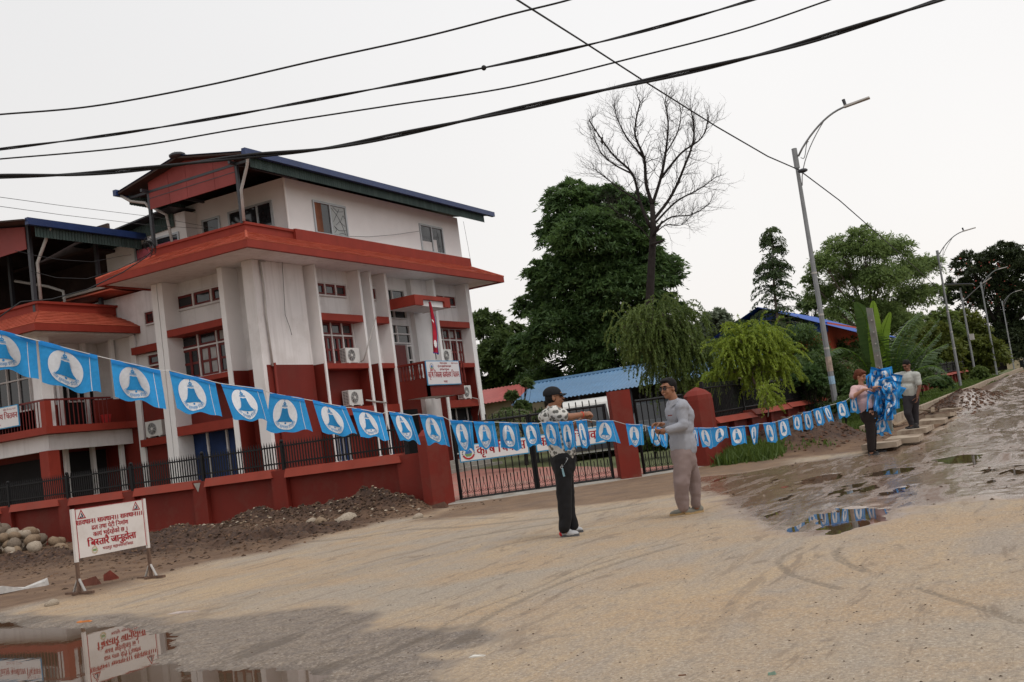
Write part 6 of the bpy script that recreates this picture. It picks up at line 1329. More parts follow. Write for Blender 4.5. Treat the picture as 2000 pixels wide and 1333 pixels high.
frond_tree('slender_tree', 'tall slender tree with tiered drooping fronds left of the nearest lamp', 36, [(1525,720),(1520,640),(1512,560),(1510,500),(1507,445)], [(s_, rng.uniform(0, 6.28), .40+1.25*(1-s_)) for s_ in np.clip(.12+.88*rng.uniform(0, 1, 110)**1.05, 0, .985)], leafmat('leaf_frond', (.032,.06,.02), (.075,.12,.04), .3), .85, .15)
for k, (x, y, d, lb) in enumerate([(1590,800,31,'feathery dark green shrub in front of the orange wall'), (1560,770,33,'feathery shrub below the slender tree'), (1640,780,33,'feathery shrub right of the nearest lamp pole'), (1000,850,33,'thin leafy sapling beside the carport'), (1540,760,35,'feathery shrub behind the lime tree')]):
    frond_tree('feathery_shrub', lb, d, [(x,y+30),(x-4,y-20),(x-8,y-70 if k < 3 else y-45)], [(rng.uniform(.15, 1), rng.uniform(0, 6.28), rng.uniform(.7, 1.2)) for _ in range(34)], LG_MID, .9, .11, .03)
# banana plants
BAN = leafmat('banana_leaf', (.035,.075,.022), (.07,.12,.035), .3, .4); BANB = leafmat('banana_leaf_young', (.14,.25,.03), (.16,.28,.04), .45, .4)
def banana_leaf(par, P_, wd, m_, tatter):
    S = spl(P_, 7); n = len(S); q = MB()
    for k in range(n-1):
        d = (S[k+1]-S[k]).normalized(); side = d.cross(Vector((0,0,1)));  side = side.normalized() if side.length > .1 else Vector((0,1,0)); up = side.cross(d)
        for sub in range(3):
            u0, u1 = (k+sub/3)/(n-1), (k+sub/3+(.24 if tatter else .335))/(n-1); p0 = S[k].lerp(S[k+1], sub/3); p1 = S[k].lerp(S[k+1], sub/3+(.24 if tatter else .335))
            w0 = wd*math.sin(math.pi*min(1, u0*.93+.06))**.6; w1 = wd*math.sin(math.pi*min(.995, u1*.93+.06))**.6
            for sg in (-1, 1):
                dr = rng.uniform(.15, .75) if tatter else .18; tip = (side*sg-Vector((0,0,dr))+d*(.35 if tatter else .1)).normalized()
                if tatter and rng.uniform() < .08: continue
                q.add([p0, p1, p1+tip*w1*rng.uniform(.85, 1.0), p0+tip*w0], [(0,1,2,3)])
    q.build('leaf_blade', m_, par); q = MB(); q.tube(S, [.03*(1-.8*k/(n-1)) for k in range(n)], 5); q.build('midrib', BANB, par)
D1 = 31
for bx, lb, LV in ((1715, 'banana plant with a bright upright young leaf behind the concrete post', [([(1710,750),(1712,690),(1708,640),(1705,588)], .22, BANB, 0), ([(1710,750),(1690,680),(1665,620),(1640,600)], .38, BAN, 1), ([(1710,750),(1735,690),(1765,640),(1795,612)], .36, BAN, 1), ([(1710,750),(1680,700),(1640,680),(1610,700)], .35, BAN, 1), ([(1712,750),(1700,670),(1690,620),(1672,590)], .33, BAN, 0)]),
                   (1745, 'banana plant with long tattered leaves reaching right', [([(1745,770),(1765,710),(1800,665),(1835,622)], .42, BAN, 1), ([(1745,770),(1750,700),(1768,650),(1800,612)], .40, BAN, 1), ([(1745,770),(1780,730),(1820,715),(1850,730)], .34, BAN, 1), ([(1745,770),(1720,700),(1725,650),(1738,610)], .3, BANB, 0), ([(1745,770),(1790,720),(1815,690),(1850,672)], .34, BAN, 1), ([(1745,770),(1770,720),(1800,690),(1838,650)], .36, BAN, 1), ([(1745,770),(1735,700),(1715,660),(1690,640)], .34, BAN, 1), ([(1745,770),(1755,710),(1775,670),(1790,640)], .34, BAN, 1)]),
                   (1775, 'lower banana plant behind the man in the polo shirt', [([(1765,790),(1780,740),(1800,700),(1812,680)], .34, BAN, 0), ([(1765,790),(1800,745),(1830,735),(1850,750)], .3, BAN, 1), ([(1765,790),(1740,740),(1715,735),(1700,750)], .3, BAN, 1), ([(1765,790),(1770,730),(1765,690),(1755,660)], .3, BAN, 1)])):
    t_ = thing('banana_plant', lb, 'banana plant', tuple(at(bx, 800, D1))); q = MB(); q.tube([at(bx, 810, D1), at(bx, 770, D1), at(bx-2, 735, D1)], [.14,.12,.08], 8); q.build('stem', mat('banana_stem', (.12,.13,.05), .7, .3, 4), t_)
    for P_, wd, m_, tt in LV: dz = rng.uniform(-1.2, 1.2); banana_leaf(t_, [at(x, y, D1+dz*k/3) for k, (x, y) in enumerate(P_)], wd, m_, tt)
# grass
def blades(name, pts, h0, h1, lm_, label=None):
    n = len(pts); h = rng.uniform(h0, h1, n)[:, None]; a = rng.uniform(0, 6.28, n); wd = (.006+.012*rng.uniform(0, 1, n))[:, None]*(1+np.linalg.norm(pts[:, :2], axis=1)[:, None]/25); s = np.stack([np.cos(a), np.sin(a), 0*a], 1); ln = np.stack([rng.normal(0, .35, n), rng.normal(0, .35, n), np.ones(n)], 1)
    V_ = np.stack([pts-s*wd, pts+s*wd, pts+ln*h], 1).reshape(-1, 3); o = put(name, npmesh(name, V_, np.arange(n*3).reshape(n, 3), lm_)); o['kind'] = 'stuff'; return o
GRS = leafmat('grass_blades', (.045,.085,.014), (.11,.165,.03), .3)
P_ = pts_in(150000, lambda n: np.stack([20.8+np.exp(rng.uniform(0, math.log(70), n)), rng.uniform(4.3, 7.0, n)], 1), lambda x, y, f: (rng.uniform(0, 1, len(x)) < f[5]) & (x > 21.2)); blades('verge_grass', P_, .03, .13, GRS)
P_ = pts_in(14000, uni(20.9, 24.5, 4.9, 6.8), lambda x, y, f: (rng.uniform(0, 1, len(x)) < f[5]*.9)); blades('tall_weeds', P_, .08, .30, GRS)
P_ = pts_in(60000, lambda n: np.stack([rng.uniform(23, 70, n), rng.uniform(7.3, 11, n)], 1), lambda x, y, f: (f[5] > .3) & (x > 24+(y-7)*1.6)); blades('yard_grass', P_, .05, .25, GRS)
# rubbish on the bank: broken planks and bricks
for k, (x, y, L_, a, lb) in enumerate([(1745,812,1.3,.2,'broken pale plank lying on the bank behind the bundle'), (1760,818,1.1,-.15,'second broken plank on the bank, nearer the man'), (1735,800,.9,.5,'short plank leaning on rubble beside the post'), (1820,790,1.2,.1,'plank lying in the grass right of the man'), (1800,765,1.0,.7,'thin stick in the grass behind the man')]):
    p = on(x, y, 'z', .3); p = at(x, y, min(depth_of(p), 28+k)); q = MB(); z_ = G(p[0], p[1])+.05; q.beam((p[0]-math.cos(a)*L_/2, p[1]-math.sin(a)*L_/2, z_), (p[0]+math.cos(a)*L_/2, p[1]+math.sin(a)*L_/2, z_+.1), .1, .03); tag(q.build('plank', mat('old_wood', (.26,.19,.13), .9, .25, 6)), lb, 'plank')
# far tree line all round the plain
n = 2600; a = rng.uniform(0, 6.283, n); r = rng.uniform(170, 240, n); hh_ = (rng.uniform(0, 1, n)**.8)*(4.5+2.5*np.sin(a*7)+1.5*np.sin(a*23)); keep = ~((np.abs(a-R(90)) < R(1.2)) | (np.abs(a-R(270)) < R(2)))
C_ = np.stack([np.sin(a)*r, np.cos(a)*r, 1+hh_], 1)[keep]; v_, f_ = leaves(np.repeat(C_, 26, 0)+rng.normal(0, 1.3, (len(C_)*26, 3))*np.array([1.3,1.3,.8]), rng.normal(0, 1, (len(C_)*26, 3)), 1.5, .5, .3)
o = put('far_tree_line', npmesh('far_tree_line', v_, f_, leafmat('leaf_far', (.03,.045,.022), (.06,.08,.04), .1))); o['kind'] = 'stuff'
# ------------------------------------------------------------ bunting of blue bell flags
def clothmat(name, col, trans=.35):
    m = bpy.data.materials.new(name); m.use_nodes = True; t = m.node_tree; b = t.nodes['Principled BSDF']; tc = N(t, 'ShaderNodeTexCoord')
    n1 = N(t, 'ShaderNodeTexNoise'); n1.inputs['Scale'].default_value = 40; n1.inputs['Detail'].default_value = 5; t.links.new(tc.outputs['Object'], n1.inputs['Vector'])
    x = N(t, 'ShaderNodeMix', data_type='RGBA'); t.links.new(n1.outputs[0], x.inputs[0]); x.inputs[6].default_value = (*[c_*1.18 for c_ in col], 1); x.inputs[7].default_value = (*[c_*.82 for c_ in col], 1)
    oi = N(t, 'ShaderNodeObjectInfo'); ov = N(t, 'ShaderNodeMapRange'); t.links.new(oi.outputs['Random'], ov.inputs[0]); ov.inputs[3].default_value = .84; ov.inputs[4].default_value = 1.1; xv = N(t, 'ShaderNodeVectorMath', operation='SCALE'); t.links.new(x.outputs[2], xv.inputs[0]); t.links.new(ov.outputs[0], xv.inputs['Scale'])
    t.links.new(xv.outputs[0], b.inputs['Base Color']); b.inputs['Roughness'].default_value = .8; b.inputs['Specular IOR Level'].default_value = .15
    tr = N(t, 'ShaderNodeBsdfTranslucent'); t.links.new(xv.outputs[0], tr.inputs[0]); sh = N(t, 'ShaderNodeMixShader'); sh.inputs[0].default_value = trans
    t.links.new(b.outputs[0], sh.inputs[1]); t.links.new(tr.outputs[0], sh.inputs[2]); t.links.new(sh.outputs[0], t.nodes['Material Output'].inputs[0]); return m
FLB = clothmat('blue_nonwoven_cloth', (.042,.33,.73)); FLW = clothmat('white_print', (.74,.76,.80), .15); FLD = clothmat('blue_print', (.03,.27,.60), .15); FLH = clothmat('folded_hem_cloth', (.025,.24,.62), .2)
DX = [-60, 72, 330, 430, 530, 610, 690, 760, 820, 925, 1000, 1090, 1150, 1185, 1240, 1290, 1380, 1440, 1520, 1560, 1600, 1650, 1700, 1760]
DD = [7.5, 7.7, 8.3, 8.7, 9.3, 9.9, 10.4, 10.8, 11.0, 11.3, 11.4, 11.45, 11.8, 12.4, 13.2, 13.7, 15.2, 16.0, 16.8, 17.4, 17.9, 18.5, 18.95, 19.1]
dpt = lambda x: float(np.interp(x, DX, DD))
_lett = lay('राष्ट~िय स्वतन्त~ पाटी', 0)[0]; _lw = lay('राष्ट~िय स्वतन्त~ पाटी', 0)[1]
def flag(corners, label, seed, crumple=0., dd=0., squeeze=1., parent=None, letters=True):
    TL, TR, BR, BL = corners; rr = random.Random(seed); ph = [rr.uniform(0, 6.28) for _ in range(4)]; am = .010+.024*rr.random()+crumple
    hpx = math.hypot(BL[0]-TL[0], BL[1]-TL[1])
    def S(u, v, off=0.):
        a = (TL[0]*(1-u)+TR[0]*u, TL[1]*(1-u)+TR[1]*u); b_ = (BL[0]*(1-u)+BR[0]*u, BL[1]*(1-u)+BR[1]*u)
        x = a[0]*(1-v)+b_[0]*v; y = a[1]*(1-v)+b_[1]*v
        y += hpx*(.03*math.sin(u*6.9+ph[0])*(.3+v)+.03*math.sin(u*13+ph[3])*v*v); x += hpx*.02*math.sin(v*4+ph[1])*u*(1-u)*3
        d = dpt((TL[0]+TR[0])/2+(u-.5)*(TR[0]-TL[0]))+dd; w_ = am*(math.sin(u*7.5+ph[2]+v*1.2)+.5*math.sin(u*15+ph[3]-v*2))*(.25+v)+crumple*.6*math.sin(v*9+ph[1])
        return at(x, y, d-w_+.25*(v*v)*0+off)
    t_ = thing('bunting_flag', label, 'flag', tuple(S(.5, 0)), 'blue bell flags strung across the street') if parent is None else parent
    nu, nv = 16, 12; q = MB(); q.grid([[S(i/nu, j/nv) for i in range(nu+1)] for j in range(nv+1)]); q.build('flag_cloth', FLB, t_, smooth=True)
    q = MB(); q.grid([[S(i/nu, j*.055, -.010 if j else -.004) for i in range(nu+1)] for j in range(3)]); q.build('folded_hem', FLH, t_, smooth=True)
    q = MB(); q.grid([[S(.845+.012*i, .04+.96*j/nv, -.003) for i in range(2)] for j in range(nv+1)]); q.build('stitch_line', FLW, t_)
    cu, cv, ru, rv = .43, .52, .30, .43
    M_ = lambda a, b_, off: S(cu+a*ru, cv-b_*rv*.98, off)
    q = MB()
    for off in (-.005, .005):
        vs = [M_(0, 0, off)]; K = 28
        for r_ in (.25, .5, .75, 1.0): vs += [M_(r_*math.cos(2*math.pi*k/K), r_*math.sin(2*math.pi*k/K), off) for k in range(K)]
        fs = [(0, k+1, (k+1) % K+1) for k in range(K)]
        for j in range(3): fs += [(1+j*K+k, 1+j*K+(k+1) % K, 1+(j+1)*K+(k+1) % K, 1+(j+1)*K+k) for k in range(K)]
        q.add(vs, fs)
    em_ = q.build('white_disc', FLW, t_, smooth=True)
    q = MB()
    for off in (-.009, .009):
        prof = [(.16,.42), (.24,.40), (.27,.2), (.33,-.02), (.42,-.22), (.56,-.36), (.58,-.42)]
        q.grid([[M_(-w_+2*w_*k/6, y_-.03*math.sin(math.pi*k/6), off) for k in range(7)] for w_, y_ in prof])
        for y_, w_ in ((.50,.24), (.57,.22), (-.47,.58)): q.grid([[M_(-w_+2*w_*k/4, y_+j*.035, off) for k in range(5)] for j in range(2)])
        for k in range(10):
            a0, a1 = 2*math.pi*k/10, 2*math.pi*(k+1)/10; q.add([M_(math.cos(a)*r_, .70+math.sin(a)*r_*.8, off) for a, r_ in ((a0,.07),(a1,.07),(a1,.13),(a0,.13))], [(0,1,2,3)])
        q.grid([[M_(-.02, .98, off), M_(.02, .98, off)], [M_(-.02, .6, off), M_(.02, .6, off)]])
        q.add([M_(.07*math.cos(k*math.pi/4), -.57+.07*math.sin(k*math.pi/4), off) for k in range(8)], [tuple(range(8))])
    q.build('bell_emblem', FLD, em_)
    if letters:
        q = MB(); s_ = 2.0/_lw
        for vs, fs in _lett:
            pp = []
            for a, b_ in vs:
                th = math.radians(-30)-(a/_lw)*math.radians(120); rad = .90-b_*.26+0; pp.append(M_(rad*math.cos(th), rad*math.sin(th), -.0085))
            if pp: q.add(pp, fs)
        q.build('flag_lettering', FLD, em_)
    return t_
FL = [([(-48,633),(70,664),(76,740),(-42,714)], 'leftmost bell flag, cut by the left edge of the picture'),
 ([(74.3,665),(190,695),(198,770),(82.5,750)], 'largest complete bell flag, in front of the wing balcony'),
 ([(216,701),(313,723),(325,799),(225,775)], 'bell flag just left of the tall white column'),
 ([(330,723),(420,746),(434,815),(345.6,800.6)], 'bell flag just right of the tall white column'),
 ([(431,748.6),(513,760),(531,825),(456,818)], 'bell flag overlapping the white corner pillar from the left'),
 ([(527,767),(593.6,779),(611,844),(520,843)], 'bell flag with splayed bottom in front of the dark red corner block'),
 ([(610,782),(675,795),(697.5,851),(629.4,847.5)], 'bell flag below the lower left air conditioner unit'),
 ([(686,795.6),(747,807),(760.5,859.5),(704.4,853)], 'bell flag before the slender white fins'),
 ([(759,803),(804,810.6),(822,866),(781.5,858.6)], 'bell flag folded in on its emblem, left of the first gate pier'),
 ([(819,808.5),(865.5,813.6),(879,870),(835.5,867)], 'bell flag across the top of the left gate pier'),
 ([(878,820),(922,823),(927,880),(898,880)], 'narrow bell flag above the round emblem of the gate sign'),
 ([(924.4,823.6),(965.6,824),(974,874),(936,876)], 'bell flag above the first words of the gate sign'),
 ([(975,824.4),(1012,826),(1019.6,878),(978.4,876.4)], 'bell flag covering the end of the left gate sign'),
 ([(1018.4,826),(1051.6,826.4),(1059.6,869.6),(1029.6,871.6)], 'short bell flag over the middle of the double gate'),
 ([(1057,824.4),(1089,824.4),(1098,874),(1069,869)], 'bell flag against the back of the man in the black cap'),
 ([(1092.4,823.6),(1118.4,823),(1127,876),(1103,879.6)], 'twisted bell flag in front of the spotted shirt'),
 ([(1124.4,821),(1145.6,819.6),(1153.6,873.6),(1135,875)], 'narrow bell flag below the fists of the man in the cap'),
 ([(1165,822),(1197.6,821),(1212.4,864),(1163,862)], 'flared bell flag just left of the flat topped pier'),
 ([(1222,828),(1255,829.5),(1258,870),(1229.5,871.5)], 'square bell flag between the flat topped pier and the side gate'),
 ([(1263.4,831.6),(1289.5,835.5),(1303,873),(1273,867)], 'bell flag under the hands of the man in the grey shirt'),
 ([(1288,836),(1304,839),(1303.6,874),(1292.5,873)], 'folded bell flag touching the front of the grey shirt'),
 ([(1352.5,835.5),(1362.4,835.5),(1365.4,872),(1357,873)], 'sliver of a flag behind the back of the grey shirt'),
 ([(1362.4,835.5),(1391.5,835.5),(1396,874.5),(1372,874.5)], 'bell flag in front of the stout gate pier'),
 ([(1392,835),(1419,832.6),(1423,854),(1395.5,872)], 'slanted bell flag at the right rim of the stout gate pier'),
 ([(1424.7,835),(1454.6,831.6),(1459,867),(1429.6,869.6)], 'first bell flag clear of the stout pier, before the road wall'),
 ([(1462,831.6),(1482.6,827),(1479,866),(1471,868)], 'narrow tapering bell flag before the road wall'),
 ([(1490,827),(1514,824),(1519,862.5),(1499.5,865.7)], 'bell flag above the left foot of the earth heap'),
 ([(1519,822),(1538.5,817),(1545.6,849.5),(1524,857.6)], 'bell flag above the left slope of the earth heap'),
 ([(1548,812),(1564.5,810),(1568.7,843),(1551,838)], 'half folded bell flag above the top of the earth heap'),
 ([(1568.4,805.6),(1584,803),(1589.5,837),(1574,841)], 'bell flag right above the earth heap, second of three close together'),
 ([(1587,800.7),(1605,795),(1612,826.7),(1597,834)], 'tilted bell flag above the right slope of the earth heap'),
 ([(1606,796),(1620.4,791),(1629,822),(1619,824)], 'small bell flag just left of the nearest lamp pole'),
 ([(1633.4,787.7),(1652,782),(1661,812),(1639,819)], 'bell flag crossing the nearest lamp pole'),
 ([(1660.5,775.8),(1674,772.7),(1681.7,806.5),(1661,807)], 'bell flag hanging at the elbow of the woman'),
 ([(1676,771),(1691,765),(1694,792),(1687,799.4)], 'bell flag hanging before the pink blouse'),
 ([(1692,761.6),(1704,761),(1707,791),(1698,791)], 'bell flag hanging right under the hand of the woman')]
for k, (c_, lb) in enumerate(FL): flag(c_, lb, 100+k, crumple=.0 if k < 10 else .006, dd=.12 if k == 20 else 0, letters=k < 24)
st = []
for c_, _ in FL: st += [at(c_[0][0], c_[0][1]+1, dpt(c_[0][0])-.004), at(c_[1][0], c_[1][1]+1, dpt(c_[1][0])-.004)]
st = [at(-140, 612, 7.2)]+st+[at(1712, 752, 19.0)]
q = MB(); q.tube(st, .0035, 5); tag(q.build('bunting_string', mat('white_cord', (.6,.6,.6), .7)), 'thin white cord from which all the blue bell flags hang', 'string')
BU = thing('flag_bundle', 'crumpled armful of blue bell flags held up by the woman', 'flags', tuple(at(1725, 775, 19)))
rb_ = random.Random(5)
for k, (cx, cy, w_, h_, a_) in enumerate([(1712,738,30,34,.2),(1728,738,34,30,-.3),(1742,748,34,30,.5),(1700,744,18,22,-.5),(1720,752,36,34,.0),(1738,764,36,34,.4),(1712,768,32,34,-.2),(1726,776,36,36,.2),(1742,782,30,32,-.3),(1716,788,32,32,.3),(1730,792,34,34,-.1),(1704,784,22,34,.1),(1722,802,28,30,.25),(1748,768,32,26,.9),(1733,750,28,24,-.8),(1708,757,24,28,.6),(1737,800,20,34,.1)]):
    a_ *= .5; w_ *= 1.0; h_ *= 1.12; c_, s_ = math.cos(a_), math.sin(a_); C4 = [(cx+(x*c_-y*s_)*w_/2, cy+(x*s_+y*c_)*h_/2) for x, y in ((-1+rb_.uniform(-.1,.3),-1),(1,-1+rb_.uniform(-.2,.2)),(1+rb_.uniform(-.3,.3),1),(-1,1+rb_.uniform(-.2,.2)))]
    flag(C4, None, 300+k, crumple=.085, dd=rb_.uniform(-.22,.12)-.1, parent=BU, letters=False)
for k, C4 in enumerate([[(1722,808),(1728,812),(1742,848),(1707,842)], [(1736,796),(1742,792),(1746,820),(1734,822)], [(1712,822),(1722,818),(1726,852),(1706,847)], [(1750,762),(1756,764),(1763,778),(1742,782)]]): flag(C4, None, 330+k, crumple=.012, dd=-.15, parent=BU, letters=False)
# ------------------------------------------------------------ people: each body one voxel-joined surface, clothes laid over it
def cap(mb, a, b_, ra, rb, n=12):
    mb.tube([a, b_], [ra, rb], n); mb.ell(a, ra, n=n, m=8); mb.ell(b_, rb, n=n, m=8)
def chain(mb, pts, rad):
    for i in range(len(pts)-1): cap(mb, pts[i], pts[i+1], rad[i], rad[i+1])
def remesh(mb, name, m, voxel=.008, smooth=6, wrinkle=0., ws=14):
    me = mb.mesh('tmp', m); o = bpy.data.objects.new('tmp', me); COL.objects.link(o)
    r_ = o.modifiers.new('r', 'REMESH'); r_.mode = 'VOXEL'; r_.voxel_size = voxel; r_.use_smooth_shade = True
    s = o.modifiers.new('s', 'SMOOTH'); s.iterations = smooth; s.factor = .5
    dg = bpy.context.evaluated_depsgraph_get(); dg.update(); me2 = bpy.data.meshes.new_from_object(o.evaluated_get(dg)); me2.name = name
    bpy.data.objects.remove(o); bpy.data.meshes.remove(me)
    if wrinkle:
        n = len(me2.vertices); co = np.empty(n*3, np.float32); me2.vertices.foreach_get('co', co); co = co.reshape(-1, 3); nn_ = np.empty(n*3, np.float32); me2.vertices.foreach_get('normal', nn_); nn_ = nn_.reshape(-1, 3)
        d = fbm(co[:, 0]*ws+co[:, 2]*3, co[:, 1]*ws+co[:, 2]*ws*.8, 77, 3)+.6*fbm(co[:, 2]*ws*1.6+co[:, 0]*5, co[:, 1]*6+co[:, 0]*ws, 78, 2); co += nn_*(d*wrinkle)[:, None]; me2.vertices.foreach_set('co', co.ravel())
    if not me2.materials: me2.materials.append(m)
    me2.update(); return me2
RT, UPC, FW_ = Vector(CM[0]), Vector(CM[1]), Vector(CM[2])
HR = Vector((RT.x, RT.y, 0)).normalized(); HF = Vector((FW_.x, FW_.y, 0)).normalized(); ZU = Vector((0,0,1))
def frame(f):
    f = Vector(f).normalized(); r = f.cross(ZU).normalized(); u = r.cross(f).normalized(); return f, r, u
def rotm(f, r, u): return Matrix((r, f, u)).transposed()
def head(mb, c, f, s=1.0):
    f, r, u = frame(f); M3 = rotm(f, r, u); P = lambda a, b_, c_: c+(r*a+f*b_+u*c_)*s
    mb.ell(P(0,-.012,.025), (.074*s,.094*s,.092*s), M3, 16, 12); mb.ell(P(0,.022,-.03), (.058*s,.068*s,.085*s), M3, 16, 12); mb.ell(P(0,.045,-.088), (.032*s,.032*s,.026*s), M3, 12, 8)
    cap(mb, P(0,.088,.018), P(0,.108,-.022), .009*s, .013*s); mb.ell(P(0,.094,-.055), (.024*s,.012*s,.010*s), M3); mb.ell(P(.0,.082,.045), (.05*s,.016*s,.012*s), M3)
    for k in (-1, 1):
        mb.ell(P(.075*k,-.005,-.01), (.010*s,.020*s,.032*s), M3); mb.ell(P(.036*k,.066,-.03), (.022*s,.022*s,.026*s), M3)
    return P, M3
def hand(mb, w_, d, palm_n, s=1.0, curl=.8, r=.0085):
    """palm and five fingers: w_ wrist, d finger direction, palm_n the way the fingers curl"""
    d = Vector(d).normalized(); n_ = Vector(palm_n); n_ = (n_-d*n_.dot(d)).normalized(); sd_ = d.cross(n_)
    c = w_+d*.045*s; M3 = Matrix((sd_, d, n_)).transposed(); mb.ell(c, (.038*s,.05*s,.017*s), M3, 12, 8); cap(mb, w_-d*.02, c, .024*s, .024*s)
    for k, ln in zip((-1.5,-.5,.5,1.5), (.060,.074,.078,.068)):
        p = w_+d*.085*s+sd_*.0185*k*s; a = 0; q_ = [p]
        for j, sl in enumerate((.45,.32,.23)):
            a += curl*(.5+.35*j); dd = d*math.cos(a)+n_*math.sin(a); p = p+dd*ln*sl*s*1.15; q_.append(p)
        chain(mb, q_, [r*s, r*s, r*.9*s, r*.75*s])
    p = w_+d*.025*s+sd_*.03*s; q_ = [p, p+(d*.5+sd_*.6+n_*.4)*.035*s, p+(d*.95+sd_*.55+n_*.9)*.055*s, p+(d*1.2+sd_*.3+n_*1.3)*.066*s]; chain(mb, q_, [.013*s,.011*s,.010*s,.008*s])
def shoe(par, heel, toe, up, colr, sole, s=1.0, heelc=None):
    heel = Vector(heel); toe = Vector(toe); f = (toe-heel); L_ = f.length; f = f.normalized(); r = f.cross(ZU).normalized(); M3 = Matrix((r, f, ZU)).transposed()
    q = MB(); q.ell(heel+f*.055*s+ZU*.045*s, (.037*s,.062*s,.045*s), M3, 14, 10); q.ell(heel+f*L_*.6+ZU*.032*s, (.046*s,L_*.40,.036*s), M3, 14, 10); cap(q, heel+f*.07*s+ZU*.06*s, heel+f*.06*s+ZU*.095*s, .042*s, .038*s); q.ell(heel+f*L_*.38+ZU*.055*s, (.036*s,.07*s,.035*s), M3, 12, 8)
    me = remesh(q, 'shoe', colr, .006, 3); o = put('shoe', me, par)
    q = MB(); n = 16; lo = []; hi = []
    for k in range(n):
        a = 2*math.pi*k/n; x = math.cos(a)*.044*s*(1 if math.sin(a) > 0 else .85); y = L_*.5+math.sin(a)*(L_*.53); p = heel+r*x+f*y; lo.append(p+ZU*.0); hi.append(p+ZU*.026*s)
    q.hexa(lo, hi); q.build('sole', sole, o)
    if heelc: q = MB(); q.ell(heel+f*.02+ZU*.035, (.040*s,.035*s,.034*s), M3, 12, 8); q.build('heel_patch', heelc, o, smooth=True)
    return o
SKIN = mat('brown_skin', (.27,.125,.072), .5, .08, 8, spec=.35); SKIN2 = mat('warm_skin', (.36,.18,.115), .5, .08, 8, spec=.35); SKIND = mat('dark_brown_skin', (.18,.08,.05), .5, .08, 8, spec=.35)
HAIRB = mat('black_hair', (.006,.005,.005), .7, .3, 30, .3, 90, spec=.2); HAIRR = mat('henna_hair', (.10,.028,.013), .7, .3, 25, .5, 80, spec=.2); EYEM = mat('eye_dark', (.012,.010,.010), .2); LIP = mat('lip', (.20,.06,.05), .5)
BLK = mat('black_trousers_cloth', (.010,.010,.012), .85, .2, 8)
def face_bits(P, M3, par, s=1.0, glasses=None):
    for k in (-1, 1):
        q = MB(); q.ell(P(.031*k,.081,.012), (.012*s,.007*s,.006*s), M3); q.build('eye', EYEM, par, smooth=True)
        q = MB(); q.tube([P(.014*k,.094,.034), P(.032*k,.092,.040), P(.052*k,.078,.034)], .0045*s, 5); q.build('eyebrow', HAIRB, par)
    q = MB(); q.ell(P(0,.102,-.057), (.023*s,.006*s,.0045*s), M3); q.build('mouth', LIP, par, smooth=True)
    if glasses:
        g_ = thing('glasses', glasses, 'glasses', tuple(P(0,.1,.01)))
        for k in (-1, 1):
            q = MB(); q.tube([P(.034*k+.026*math.cos(a), .102-abs(.026*math.cos(a))*.2, .010+.017*math.sin(a)) for a in [j*math.pi/6 for j in range(13)]], .0032, 5, cap=False); q.tube([P(.060*k,.098,.016), P(.078*k,.03,.014), P(.080*k,-.012,.006)], .0030, 5); q.build('glasses_rim', EYEM, g_)
            q = MB(); q.add([P(.034*k+.025*math.cos(a), .101-abs(.026*math.cos(a))*.2, .010+.016*math.sin(a)) for a in [j*math.pi/5 for j in range(10)]], [tuple(range(10))]); q.build('lens', mat('dark_lens', (.03,.03,.035), .1, spec=.7), g_)
        q = MB(); q.tube([P(-.008,.106,.014), P(.008,.106,.014)], .003, 5); q.build('glasses_bridge', EYEM, g_)
def dfeet(x, y):
    z_ = 0.; p = on(x, y, 'z', 0)
    for _ in range(3): z_ = G(p[0], p[1]); p = on(x, y, 'z', z_)
    return p, depth_of(p), z_
V3 = Vector
# --- man in black cap, facing right
fp1, d1_, g1_ = dfeet(1108, 1048); J = lambda x, y, o=0.: V3(at(x, y, d1_+o))
M1 = thing('person', 'man in black cap, spotted white shirt and black trousers holding both fists forward', 'person', tuple(fp1))
body = MB(); hc = J(1082.5, 777, .0); hf = HR*1.0-HF*.10+ZU*.0; P, M3 = head(body, hc, hf, .97); nk = J(1079, 797); cap(body, hc+V3((0,0,-.05))-HR*.02, nk, .052, .056)
chest = J(1083, 822); belly = J(1096, 866); hip = J(1099, 896)
body.ell(chest, (.11,.15,.2)); body.ell(belly, (.12,.14,.15)); cap(body, belly, hip, .12, .12)
sn, sf_ = J(1082, 806, -.17), J(1078, 805, .17); en, wn = J(1112, 815, -.19), J(1139, 810, -.06); ef, wf = J(1116, 838, .18), J(1138, 819, .10)
chain(body, [sn, en, wn], [.052,.042,.029]); hand(body, wn, HR*.9+HF*.35+ZU*.05, -ZU*.6+HF*.6, 1.0, 1.25, .010)
chain(body, [sf_, ef, wf], [.052,.040,.028]); hand(body, wf, HR*.7-HF*.5+ZU*.35, ZU*-.4-HF*.7, 1.0, 1.25, .010)
ka, kb_ = J(1101, 965, -.06), J(1108, 962, .10); aa, ab = J(1103, 1036, -.05), J(1119, 1031, .12)
chain(body, [hip-HF*.08, ka, aa], [.085,.055,.04]); chain(body, [hip+HF*.08, kb_, ab], [.085,.055,.04])
put('body', remesh(body, 'body', SKIN, .0065, 4), M1)
SPOT = mat('spotted_shirt', (.58,.57,.54), .8, .04, 3); t = SPOT.node_tree; b = t.nodes['Principled BSDF']; tc = N(t, 'ShaderNodeTexCoord'); vo = N(t, 'ShaderNodeTexVoronoi'); vo.inputs['Scale'].default_value = 23; t.links.new(tc.outputs['Object'], vo.inputs['Vector'])
n5 = N(t, 'ShaderNodeTexNoise'); n5.inputs['Scale'].default_value = 90; t.links.new(tc.outputs['Object'], n5.inputs['Vector'])
